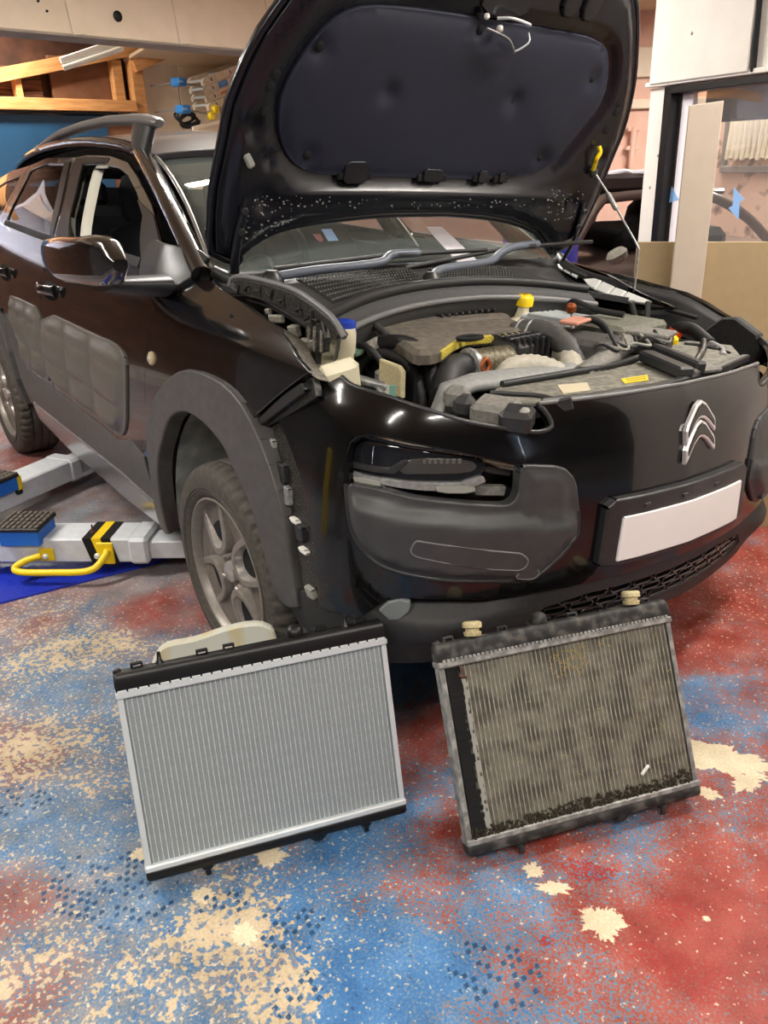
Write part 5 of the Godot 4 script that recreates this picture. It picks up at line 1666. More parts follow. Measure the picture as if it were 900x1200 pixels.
	b.tube(curve(V3([0.33, 0.931, 0.31, 0.315, 0.932, 0.27, 0.335, 0.932, 0.23, 0.35, 0.931, 0.27]), 4, true), 0.006, 6, true)
	bpart("oval_slot", b, M.void, ec)
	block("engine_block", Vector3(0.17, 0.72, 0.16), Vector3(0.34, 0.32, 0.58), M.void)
	# left group: loom, hoses, filler
	hose("coolant_hose", [0.112, 0.70, 0.46, 0.09, 0.824, 0.45, 0.133, 0.885, 0.45, 0.219, 0.915, 0.44, 0.292, 0.912, 0.42, 0.35, 0.865, 0.41, 0.38, 0.79, 0.41, 0.385, 0.72, 0.42], 0.021, M.rubber)
	hose("loom", [0.16, 0.72, 0.50, 0.14, 0.80, 0.50, 0.17, 0.87, 0.48, 0.23, 0.888, 0.46, 0.30, 0.87, 0.44, 0.345, 0.80, 0.43, 0.35, 0.72, 0.43], 0.013, M.matt, null, 0.12)
	hose("loom", [0.05, 0.86, 0.50, 0.10, 0.935, 0.47, 0.14, 0.945, 0.44, 0.20, 0.91, 0.42, 0.26, 0.85, 0.40], 0.010, M.matt, null, 0.12)
	hose("loom", [0.15, 0.80, 0.56, 0.13, 0.85, 0.55, 0.15, 0.90, 0.53, 0.21, 0.90, 0.50, 0.26, 0.84, 0.48, 0.27, 0.76, 0.49], 0.009, M.rubber)
	hose("fuel_pipe", [0.30, 0.82, 0.50, 0.26, 0.83, 0.54, 0.22, 0.835, 0.565, 0.20, 0.832, 0.58], 0.012, M.grey_metal)
	hose("fuel_pipe", [0.22, 0.835, 0.555, 0.26, 0.83, 0.53, 0.30, 0.80, 0.52, 0.31, 0.74, 0.52], 0.008, M.grey_metal)
	block("connector", Vector3(0.165, 0.90, 0.515), Vector3(0.022, 0.05, 0.035), M.pale_green, Vector3(0.2, 0.1, 0.5))
	block("connector", Vector3(0.255, 0.835, 0.50), Vector3(0.02, 0.05, 0.03), M.grey_metal, Vector3(0.2, 0.1, -0.3))
	block("connector", Vector3(0.185, 0.90, 0.47), Vector3(0.02, 0.04, 0.05), M.dusty_metal, Vector3(0.3, 0.1, 0.4))
	b = MB.new()
	b.prism(V2([0.0, 0.0, 0.098, 0.006, 0.096, 0.070, 0.080, 0.082, 0.0, 0.084]), 0.012, Vector3(0.266, 0.803, 0.500), Basis.IDENTITY, 0.003)
	var wc := bpart("fuse_card", b, M.cream_card)
	wc.set_meta("label", "cream paper card tucked beside the engine")
	b = MB.new()
	b.prism(V2([0.050, 0.0, 0.074, -0.002, 0.072, 0.024, 0.080, 0.034, 0.046, 0.026]), 0.0125, Vector3(0.266, 0.804, 0.5005), Basis.IDENTITY, 0.001)
	bpart("mint_stripe", b, M.mint, wc)
	b = MB.new()
	b.prism(V2([0.010, 0.0, 0.048, 0.0, 0.046, 0.026, 0.010, 0.034]), 0.0125, Vector3(0.266, 0.8035, 0.5003), Basis.IDENTITY, 0.001)
	bpart("white_patch", b, M.chalk, wc)
	# washer filler
	b = MB.new()
	b.box(Vector3(0.205, 0.845, 0.635), Vector3(0.17, 0.10, 0.13), 0.022, Basis(Vector3.RIGHT, 0.15))
	b.lathe([Vector2(0.0, 0.115), Vector2(0.030, 0.115), Vector2(0.033, 0.10), Vector2(0.033, 0.055), Vector2(0.029, 0.048), Vector2(0.031, 0.03), Vector2(0.036, -0.02)], Vector3(0.235, 0.855, 0.605), Basis(Vector3.BACK, -0.06), 18)
	var wt := bpart("washer_bottle", b, M.milky)
	wt.set_meta("label", "milky white washer bottle and filler neck")
	b = MB.new()
	b.lathe([Vector2(0, 0.034), Vector2(0.024, 0.034), Vector2(0.030, 0.030), Vector2(0.032, 0.0)], Vector3(0.236, 0.952, 0.600), Basis.IDENTITY, 18)
	bpart("filler_cap", b, M.cap_blue, wt)
	# front: throttle pipework
	hose("intake_elbow", [0.44, 0.74, 0.46, 0.42, 0.80, 0.42, 0.385, 0.850, 0.385, 0.355, 0.862, 0.33, 0.36, 0.862, 0.28], 0.038, M.matt)
	hose("dark_pipe", [0.30, 0.88, 0.40, 0.31, 0.86, 0.36, 0.40, 0.84, 0.40, 0.44, 0.80, 0.46], 0.024, M.rubber)
	b = MB.new()
	var be := []
	var br := []
	for i in 22:
		be.append(Vector3(0.362 + 0.0 * i, 0.866, 0.295 - 0.0065 * i))
		br.append(0.040 + (0.003 if i % 3 == 0 else -0.001))
	b.tube(be, br, 18)
	var bl := bpart("metal_coupling", b, M.dusty_brass)
	b = MB.new()
	b.tube(curve(V3([0.405, 0.873, 0.262, 0.405, 0.891, 0.276, 0.405, 0.873, 0.292, 0.405, 0.855, 0.276]), 5, true), 0.006, 8, true)
	bpart("copper_ring", b, M.copper, bl)
	b = MB.new()
	b.tube([Vector3(0.362, 0.866, 0.298), Vector3(0.362, 0.866, 0.286)], 0.046, 18)
	bpart("hose_clamp", b, M.grey_metal, bl)
	b = MB.new()
	b.box(Vector3(0.315, 0.885, 0.085), Vector3(0.12, 0.07, 0.15), 0.02, Basis(Vector3.UP, 0.15))
	var rs := bpart("resonator", b, M.matt)
	rs.set_meta("label", "black ribbed resonator box on the intake")
	for i in 6: block("resonator_rib", Vector3(0.318, 0.888, 0.085 + 0.024 * (i - 2.5)), Vector3(0.124, 0.074, 0.007), M.rubber, Vector3(0, 0.15, 0), 0.003, rs)
	for i in 3: block("resonator_rib", Vector3(0.285 + 0.034 * i, 0.921, 0.085), Vector3(0.007, 0.010, 0.145), M.rubber, Vector3(0, 0.15, 0), 0.003, rs)
	block("resonator_flange", Vector3(0.30, 0.887, -0.002), Vector3(0.13, 0.085, 0.012), M.pale_duct, Vector3(0, 0.15, 0), 0.005, rs)
	hose("pale_duct", [0.30, 0.888, -0.005, 0.33, 0.885, -0.05, 0.40, 0.868, -0.03, 0.46, 0.850, 0.01, 0.50, 0.82, 0.03], 0.036, M.pale_duct)
	hose("pale_duct", [0.43, 0.820, 0.24, 0.42, 0.855, 0.20, 0.44, 0.862, 0.14, 0.48, 0.845, 0.09, 0.50, 0.81, 0.07], 0.034, M.pale_duct, null, 0.04)
	# right group: reservoir, control unit, air box, battery cover
	b = MB.new()
	b.lathe([Vector2(0.055, -0.06), Vector2(0.058, -0.02), Vector2(0.050, 0.0), Vector2(0.026, 0.012), Vector2(0.022, 0.03), Vector2(0.022, 0.05)], Vector3(0.036, 0.895, -0.215), Basis.IDENTITY, 22)
	b.box(Vector3(0.01, 0.86, -0.17), Vector3(0.09, 0.05, 0.11), 0.018)
	var rv := bpart("brake_reservoir", b, M.milky)
	b = MB.new()
	b.lathe([Vector2(0, 0.036), Vector2(0.022, 0.036), Vector2(0.030, 0.030), Vector2(0.032, 0.026), Vector2(0.032, 0.002), Vector2(0.026, 0.0)], Vector3(0.036, 0.942, -0.215), Basis(Vector3.BACK, -0.12), 24)
	var cap := bpart("reservoir_cap", b, M.yellow, rv)
	cap.set_meta("label", "yellow brake fluid cap")
	for i in 3: block("cap_mark", Vector3(0.036 + 0.002 * i, 0.9785, -0.215 + 0.013 * (i - 1)), Vector3(0.028, 0.003, 0.005), M.dull_yellow, Vector3(0, 0.4, -0.12), 0.001, rv)
	var ecu := block("control_unit", Vector3(0.145, 0.893, -0.27), Vector3(0.20, 0.055, 0.14), M.bright_alu, Vector3(0, 0.2, 0), 0.006)
	for i in 6: block("cooling_fin", Vector3(0.16, 0.923, -0.325 + 0.024 * i), Vector3(0.15, 0.012, 0.008), M.bright_alu, Vector3(0, 0.2, 0), 0.002, ecu)
	block("white_plug", Vector3(0.235, 0.90, -0.245), Vector3(0.03, 0.03, 0.09), M.oxide, Vector3(0, 0.2, 0), 0.006, ecu)
	block("red_label_plate", Vector3(0.35, 0.950, -0.11), Vector3(0.055, 0.010, 0.11), M.red_label, Vector3(0, 0.35, 0), 0.003)
	hose("air_trunk", [0.25, 0.905, 0.03, 0.28, 0.918, 0.0, 0.33, 0.918, -0.02, 0.40, 0.895, -0.025, 0.45, 0.85, -0.03], 0.034, M.dusty_black, null, 0.02)
	for f in [0.0, 1.0]:
		b = MB.new()
		var c := Vector3(0.265 + 0.025 * f, 0.912, 0.016 - 0.016 * f)
		var cp := []
		for k in 16: cp.append(c + Vector3(0.010 * cos(TAU * k / 16), 0.037 * sin(TAU * k / 16), 0.037 * cos(TAU * k / 16)))
		b.tube(cp, 0.004, 6, true)
		bpart("band_clamp", b, M.grey_metal)
	block("air_box", Vector3(0.40, 0.86, -0.10), Vector3(0.20, 0.12, 0.16), M.dusty_black, Vector3(0, 0.3, 0), 0.014)
	hose("moulded_rib", [0.47, 0.88, -0.08, 0.48, 0.85, -0.08, 0.48, 0.80, -0.07], 0.012, M.matt)
	hose("moulded_rib", [0.46, 0.88, -0.12, 0.475, 0.85, -0.12, 0.475, 0.80, -0.11], 0.012, M.matt)
	block("yellow_tag", Vector3(0.33, 0.89, -0.075), Vector3(0.03, 0.035, 0.012), M.yellow, Vector3(0.3, 0.5, 0.2), 0.003)
	block("battery_cover", Vector3(0.30, 0.885, -0.36), Vector3(0.20, 0.09, 0.26), M.dusty_green, Vector3(0, 0.12, 0), 0.012)
	block("battery_box", Vector3(0.33, 0.80, -0.34), Vector3(0.22, 0.10, 0.28), M.dusty_black, Vector3(0, 0.12, 0), 0.01)
	hose("battery_cable", [0.30, 0.935, -0.16, 0.34, 0.945, -0.20, 0.40, 0.92, -0.20, 0.44, 0.88, -0.17, 0.47, 0.84, -0.15], 0.011, M.rubber)
	hose("battery_cable", [0.12, 0.93, -0.34, 0.16, 0.965, -0.31, 0.24, 0.95, -0.33, 0.32, 0.945, -0.36], 0.010, M.rubber)
	block("copper_terminal", Vector3(0.25, 0.965, -0.20), Vector3(0.03, 0.03, 0.028), M.copper, Vector3(0.2, 0.5, 0), 0.008)
	hose("terminal_post", [0.252, 0.955, -0.20, 0.258, 0.93, -0.20, 0.262, 0.90, -0.20], 0.003, M.grey_metal)
	hose("corrugated_sleeve", [0.54, 0.85, 0.06, 0.52, 0.872, -0.04, 0.47, 0.885, -0.16, 0.42, 0.885, -0.26], 0.030, M.dusty_grey, null, 0.05)
	rng.seed = 21
	for i in 6:
		var w := -0.02 - 0.05 * i
		hose("wire", [0.45 + rng.randf() * 0.05, 0.90 + rng.randf() * 0.02, w, 0.49 + rng.randf() * 0.03, 0.905 + rng.randf() * 0.02, w - 0.02, 0.50 + rng.randf() * 0.03, 0.90, w - 0.07, 0.44 + rng.randf() * 0.05, 0.905 + rng.randf() * 0.03, w - 0.10], 0.0045, [M.rubber, M.dusty_metal, M.rubber, M.oxide, M.matt, M.dusty_grey][i])
	var fb := block("relay_box", Vector3(0.44, 0.882, -0.335), Vector3(0.12, 0.06, 0.10), M.dusty_black, Vector3(0, 0.35, 0), 0.008)
	block("relay_lid", Vector3(0.44, 0.915, -0.335), Vector3(0.13, 0.014, 0.11), M.dusty_grey, Vector3(0, 0.35, 0), 0.004, fb)
	for k in 2: block("hooked_clip", Vector3(0.27 + 0.03 * k, 0.945, -0.47 - 0.03 * k), Vector3(0.012, 0.06, 0.02), M.matt, Vector3(0.4 - 0.5 * k, 0, 0.2), 0.004)
	# far corner: black hose with its orange collar, lamp cavity
	hose("black_hose", [0.33, 0.87, -0.60, 0.36, 0.895, -0.60, 0.40, 0.895, -0.605, 0.46, 0.88, -0.58, 0.50, 0.87, -0.56], 0.020, M.rubber)
	b = MB.new()
	b.tube([Vector3(0.352, 0.885, -0.595), Vector3(0.347, 0.868, -0.59)], 0.024, 14)
	bpart("orange_collar", b, M.orange)
	hose("silver_pipe", [0.50, 0.872, -0.56, 0.53, 0.872, -0.54, 0.58, 0.87, -0.50, 0.62, 0.868, -0.44], 0.012, M.grey_metal)
	# radiator support: slam panel with duct, labels and latch
	var sp := slab("slam_panel", [0.60,0.46, 0.545,0.36, 0.548,0.143, 0.540,-0.135, 0.44,-0.40, 0.42,-0.56, 0.54,-0.62, 0.64,-0.50, 0.705,-0.24, 0.735,0.02, 0.725,0.24, 0.70,0.38], 0.862, 0.018, M.dusty_panel, 0.004)
	sp.set_meta("label", "dusty grey plastic panel over the radiator mounting")
	slab("panel_lip", [0.735,0.02, 0.725,0.24, 0.70,0.38, 0.715,0.39, 0.745,0.24, 0.757,0.02, 0.725,-0.25, 0.655,-0.52, 0.64,-0.50, 0.705,-0.24], 0.874, 0.02, M.satin, 0.004, sp)
	hose("panel_bead", [0.555, 0.868, 0.36, 0.556, 0.870, 0.143, 0.548, 0.870, -0.05, 0.50, 0.870, -0.26], 0.009, M.rubber, sp)
	hose("panel_bead", [0.60, 0.868, 0.44, 0.66, 0.866, 0.36, 0.70, 0.864, 0.34], 0.006, M.rubber, sp)
	slab("white_label", [0.611,0.231, 0.629,0.144, 0.685,0.196, 0.675,0.280], 0.8645, 0.002, M.old_label, 0.0005, sp)
	slab("yellow_label", [0.645,0.038, 0.648,-0.064, 0.686,-0.020, 0.680,0.065], 0.8645, 0.002, M.label_yellow, 0.0005, sp)
	slab("text_line", [0.655,0.030, 0.657,-0.045, 0.661,-0.041, 0.659,0.034], 0.8652, 0.001, M.dull_yellow, 0.0002, sp)
	slab("text_line", [0.668,0.040, 0.670,-0.030, 0.674,-0.026, 0.672,0.044], 0.8652, 0.001, M.dull_yellow, 0.0002, sp)
	# two dark rails of the latch guide
	block("latch_guide", Vector3(0.64, 0.882, -0.145), Vector3(0.21, 0.03, 0.045), M.satin, Vector3(0, -0.42, 0), 0.006, sp)
	block("latch_guide", Vector3(0.625, 0.886, -0.215), Vector3(0.24, 0.036, 0.030), M.matt, Vector3(0, -0.42, 0), 0.006, sp)
	block("guide_end", Vector3(0.70, 0.878, -0.20), Vector3(0.08, 0.016, 0.10), M.dusty_grey, Vector3(0, -0.2, 0), 0.005, sp)
	block("yellow_latch", Vector3(0.45, 0.882, -0.44), Vector3(0.03, 0.032, 0.03), M.yellow, Vector3(0.2, 0.4, 0), 0.008, sp)
	hose("stay_rod", [0.66, 0.872, -0.24, 0.58, 0.882, -0.40, 0.50, 0.885, -0.52], 0.010, M.satin, sp)
	slab("far_tray", [0.42,-0.42, 0.46,-0.36, 0.60,-0.30, 0.69,-0.26, 0.655,-0.48, 0.55,-0.60, 0.44,-0.54], 0.874, 0.014, M.dusty_panel, 0.005, sp)
	hose("tray_groove", [0.47, 0.876, -0.47, 0.54, 0.876, -0.50, 0.62, 0.876, -0.47], 0.005, M.rubber, sp)
	b = MB.new()
	b.tube(curve(V3([0.52, 0.877, -0.49, 0.55, 0.877, -0.52, 0.58, 0.877, -0.51, 0.56, 0.877, -0.485]), 5, true), 0.004, 6, true)
	bpart("tray_clip", b, M.rubber, sp)
	# pale air duct behind the slam panel, rising to its near end
	b = MB.new()
	var rows2 := []
	for e in [[0.61, 0.600, 0.76, 0.034], [0.55, 0.560, 0.81, 0.038], [0.475, 0.470, 0.842, 0.040], [0.455, 0.36, 0.850, 0.040], [0.47, 0.24, 0.850, 0.045], [0.485, 0.10, 0.850, 0.04], [0.47, -0.03, 0.852, 0.036], [0.44, -0.14, 0.853, 0.03]]:
		var ring := []
		for k in 14:
			var a := TAU * k / 14
			ring.append(Vector3(e[0] + cos(a) * e[3] * 1.1, e[2] + sin(a) * e[3] * 0.55, e[1] + cos(a) * 0.02))
		rows2.append(ring)
	b.loft(rows2)
	bpart("air_guide", b, M.pale_grey_plastic)
	# near corner bracket cluster
	block("lamp_mount", Vector3(0.66, 0.845, 0.475), Vector3(0.10, 0.05, 0.09), M.dusty_grey, Vector3(0.1, 0.5, 0), 0.012)
	block("lamp_mount", Vector3(0.725, 0.843, 0.475), Vector3(0.07, 0.05, 0.075), M.satin, Vector3(0.1, 0.6, 0), 0.010)
	block("mount_spacer", Vector3(0.745, 0.862, 0.475), Vector3(0.02, 0.02, 0.03), M.oxide, Vector3(0, 0.6, 0), 0.005)
	block("duct_boss", Vector3(0.555, 0.852, 0.50), Vector3(0.06, 0.06, 0.05), M.dusty_grey, Vector3(0, 0.5, 0), 0.016)
	block("duct_boss", Vector3(0.60, 0.846, 0.515), Vector3(0.05, 0.055, 0.05), M.matt, Vector3(0, 0.5, 0), 0.016)
	slab("dusty_ledge", [0.40,0.72, 0.50,0.69, 0.64,0.60, 0.74,0.48, 0.79,0.37, 0.77,0.36, 0.72,0.41, 0.64,0.50, 0.56,0.585, 0.44,0.66, 0.36,0.70], 0.822, 0.012, M.dusty_cream, 0.003, null, -0.18)
	block("corner_web", Vector3(0.74, 0.86, 0.385), Vector3(0.09, 0.03, 0.012), M.matt, Vector3(0, 0.9, 0.3), 0.003)
	# far wing cavity and black end piece
	b = MB.new()
	b.prism(V2([0.36,0.80, 0.38,0.885, 0.43,0.93, 0.475,0.938, 0.56,0.90, 0.575,0.85, 0.56,0.80]), 0.03, Vector3(0, 0, -0.735), Basis.IDENTITY, 0.006)
	bpart("lamp_end_cap", b, M.matt)

func interior() -> void:
	# two front seats, wheel, dash
	for s in [1, -1]:
		var b := MB.new()
		var rr := []
		for e in [[-1.92, 0.55, 0.24, 0.10], [-2.0, 0.75, 0.25, 0.10], [-2.07, 0.95, 0.24, 0.09], [-2.12, 1.06, 0.20, 0.07], [-2.13, 1.09, 0.11, 0.05]]:
			var ring := []
			for k in 16:
				var a := TAU * k / 16
				ring.append(Vector3(e[0] + 0.62 + cos(a) * e[3], e[1], s * 0.36 + signf(sin(a)) * pow(absf(sin(a)), 0.6) * e[2]))
			rr.append(ring)
		b.loft(rr)
		var st := bpart("front_seat", b, M.seat)
		b = MB.new()
		rr = []
		for e in [[1.08, 0.10, 0.04], [1.11, 0.13, 0.055], [1.20, 0.14, 0.055], [1.26, 0.12, 0.05], [1.28, 0.06, 0.03]]:
			var ring := []
			for k in 14:
				var a := TAU * k / 14
				ring.append(Vector3(-1.53 + cos(a) * e[2] - 0.02, e[0], s * 0.36 + signf(sin(a)) * pow(absf(sin(a)), 0.7) * e[1]))
			rr.append(ring)
		b.loft(rr)
		bpart("headrest", b, M.seat, st)
		block("seat_cushion", Vector3(-1.02, 0.52, 0.36 * s), Vector3(0.52, 0.16, 0.48), M.seat, Vector3(0, 0, 0.08), 0.05, st)
	block("rear_bench", Vector3(-2.30, 0.80, 0), Vector3(0.20, 0.62, 1.15), M.seat, Vector3(0, 0, 0.25), 0.06)
	for w in [0.38, -0.38]: block("rear_headrest", Vector3(-2.40, 1.16, w), Vector3(0.10, 0.15, 0.24), M.seat, Vector3(0, 0, 0.2), 0.04)
	block("dashboard", Vector3(-0.42, 0.92, 0), Vector3(0.36, 0.16, 1.34), M.dash, Vector3(0, 0, -0.1), 0.05)
	block("cabin_floor", Vector3(-1.6, 0.30, 0), Vector3(2.2, 0.04, 1.40), M.void)
	var b := MB.new()
	var ring := []
	for k in 28:
		var a := TAU * k / 28
		ring.append(Vector3(-0.66 + 0.185 * cos(a) * 0.42, 0.99 + 0.185 * cos(a) * 0.9, 0.36 + 0.185 * sin(a)))
	b.tube(ring, 0.015, 10, true)
	var sw := bpart("steering_wheel", b, M.satin)
	b = MB.new()
	b.lathe([Vector2(0, 0.03), Vector2(0.05, 0.028), Vector2(0.065, 0.01), Vector2(0.05, -0.03)], Vector3(-0.65, 0.985, 0.36), Basis(Vector3.BACK, 1.1), 18)
	for a in [0.3, PI - 0.3, -PI / 2]: b.tube([Vector3(-0.65, 0.985, 0.36), Vector3(-0.66 + 0.18 * sin(a) * 0.42, 0.99 + 0.18 * sin(a) * 0.9, 0.36 + 0.18 * cos(a))], 0.014, 8)
	bpart("wheel_boss", b, M.satin, sw)
	# pale belt pillar trim seen through the open near window
	for s in [1, -1]:
		b = MB.new()
		var rows := []
		for i in 8:
			var f := i / 7.0
			var y := lerpf(1.31, 1.0, f)
			var u := crv([1.0, 1.059, 1.135, 1.206, 1.289, 1.31], [-1.22, -1.27, -1.333, -1.393, -1.442, -1.45], y)
			var w := side_w(u, y) - 0.05
			rows.append([Vector3(u - 0.04, y, s * w), Vector3(u - 0.02, y, s * (w + 0.012)), Vector3(u + 0.02, y, s * (w + 0.012)), Vector3(u + 0.035, y, s * (w - 0.01))])
		b.loft(rows, false, false)
		bpart("belt_pillar", b, M.pale_trim)
	b = MB.new()
	b.patch(V2([-2.9,-0.92, -1.0,-0.92, -1.0,0.92, -2.9,0.92]), roof_at, -0.035, 0.01, 0.15, [], 0.0)
	bpart("headlining", b, M.headlining)
	block("mirror_glass", Vector3(-0.78, 1.30, 0.0), Vector3(0.03, 0.06, 0.22), M.satin, Vector3(0, 0, 0.3), 0.012)

# ------------------------------------------------------------------ things around the car
func drl_unit(far: bool) -> void:                                                # the daytime lamp strips taken off the nose and laid on the wings
	var xf := car.transform * BT
	if not far:
		var t := thing("lamp_strip", "black daytime lamp strip lying upside down on the near wing, its ribbed back showing", "car lamp", xf, "")
		var b := MB.new()
		b.prism(V2([-0.169,1.038, -0.084,1.050, 0.045,1.053, 0.171,1.049, 0.268,1.031, 0.342,1.009, 0.384,0.982, 0.364,0.969, 0.331,0.983, 0.300,0.998, 0.25,1.0, 0.222,0.985, 0.158,0.995, 0.073,1.003, -0.002,1.005, -0.112,1.003, -0.173,0.996]), 0.02, Vector3(0, 0, 0.685), Basis.IDENTITY, 0.004)
		obj("housing", b, M.mucky, t)
		b = MB.new()
		b.prism(V2([0.225,0.99, 0.30,0.999, 0.318,0.965, 0.314,0.932, 0.280,0.920, 0.277,0.895, 0.242,0.888, 0.234,0.901, 0.228,0.940]), 0.014, Vector3(0, 0, 0.690), Basis.IDENTITY, 0.003)
		obj("bracket_tongue", b, M.mucky, t)
		b = MB.new()
		b.prism(smooth2(V2([0.247,0.905, 0.262,0.908, 0.262,0.900, 0.249,0.897]), 2), 0.015, Vector3(0, 0, 0.6905), Basis.IDENTITY, 0.0)
		obj("screw_slot", b, M.void, t)
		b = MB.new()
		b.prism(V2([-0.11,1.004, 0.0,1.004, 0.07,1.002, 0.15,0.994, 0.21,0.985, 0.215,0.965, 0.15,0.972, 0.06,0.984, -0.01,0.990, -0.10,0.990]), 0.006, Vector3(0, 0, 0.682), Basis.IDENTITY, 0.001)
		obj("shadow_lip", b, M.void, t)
		b = MB.new()
		b.tube(curve(V3([-0.175, 1.02, 0.70, -0.15, 1.043, 0.70, -0.084, 1.054, 0.70, 0.045, 1.057, 0.70, 0.171, 1.053, 0.70, 0.268, 1.035, 0.70, 0.342, 1.013, 0.70, 0.39, 0.978, 0.70]), 5), 0.007, 8)
		obj("top_rim", b, M.edge_grey, t)
		for p in [[0.0, 1.03, 0.022, 0.0], [-0.06, 1.028, 0.03, 0.6], [0.12, 1.022, 0.028, 0.2], [-0.12, 1.02, 0.03, -0.3], [0.06, 1.03, 0.02, -0.5], [0.20, 1.012, 0.03, 0.3], [0.265, 1.0, 0.04, 1.5]]:
			b = MB.new()
			b.box(Vector3(p[0], p[1], 0.708), Vector3(p[2], 0.004, 0.012), 0.001, Basis(Vector3.BACK, p[3]))
			b.box(Vector3(p[0] + 0.01, p[1], 0.706), Vector3(0.004, 0.026, 0.010), 0.001, Basis(Vector3.BACK, p[3]))
			obj("rib", b, M.matt, t)
		for p in [[0.275, 0.955, 0.06], [0.250, 0.95, 0.06], [0.305, 0.955, 0.05]]:
			b = MB.new()
			b.box(Vector3(p[0], p[1], 0.707), Vector3(0.004, p[2], 0.008), 0.001)
			obj("rib", b, M.dusty_metal, t)
	else:
		var t := thing("lamp_strip", "daytime lamp strip with white lenses lying on the far wing", "car lamp", xf, "")
		var b := MB.new()
		b.prism(smooth2(V2([-0.273,1.042, -0.205,1.064, -0.10,1.055, -0.004,1.040, 0.08,1.018, 0.167,0.992, 0.25,0.975, 0.323,0.959, 0.294,0.944, 0.198,0.926, 0.11,0.930, 0.033,0.941, -0.06,0.964, -0.152,0.991, -0.24,1.018]), 2), 0.03, Vector3(0, 0, -0.63), Basis.IDENTITY, 0.006)
		var lean := Basis(Vector3.RIGHT, deg_to_rad(-40))
		obj("housing", b, M.gloss_trim, t, Transform3D(lean, Vector3(0, 0.95, -0.60) - lean * Vector3(0, 0.95, -0.60)))
		for L in [[-0.243,1.043, -0.211,1.054, -0.190,1.051, -0.202,1.023, -0.228,1.029], [-0.183,1.050, -0.152,1.042, -0.158,1.012, -0.193,1.021], [-0.145,1.040, -0.109,1.022, -0.121,1.002, -0.151,1.010], [-0.085,1.000, -0.037,1.012, -0.004,1.005, -0.010,0.968, -0.034,0.973], [0.003,1.003, 0.060,0.991, 0.050,0.955, -0.003,0.966], [0.068,0.989, 0.118,0.981, 0.112,0.947, 0.058,0.953], [0.126,0.980, 0.176,0.971, 0.231,0.961, 0.211,0.947, 0.120,0.946]]:
			b = MB.new()
			b.prism(V2(L), 0.010, Vector3(0, 0, -0.605), Basis.IDENTITY, 0.003)
			obj("lens", b, M.lens_white, t, Transform3D(lean, Vector3(0, 0.95, -0.60) - lean * Vector3(0, 0.95, -0.60)))
		b = MB.new()
		b.tube(V3([0.20, 0.945, -0.61, 0.30, 0.940, -0.61, 0.40, 0.930, -0.62]), 0.007, 8)
		obj("wire_tail", b, M.rubber, t)

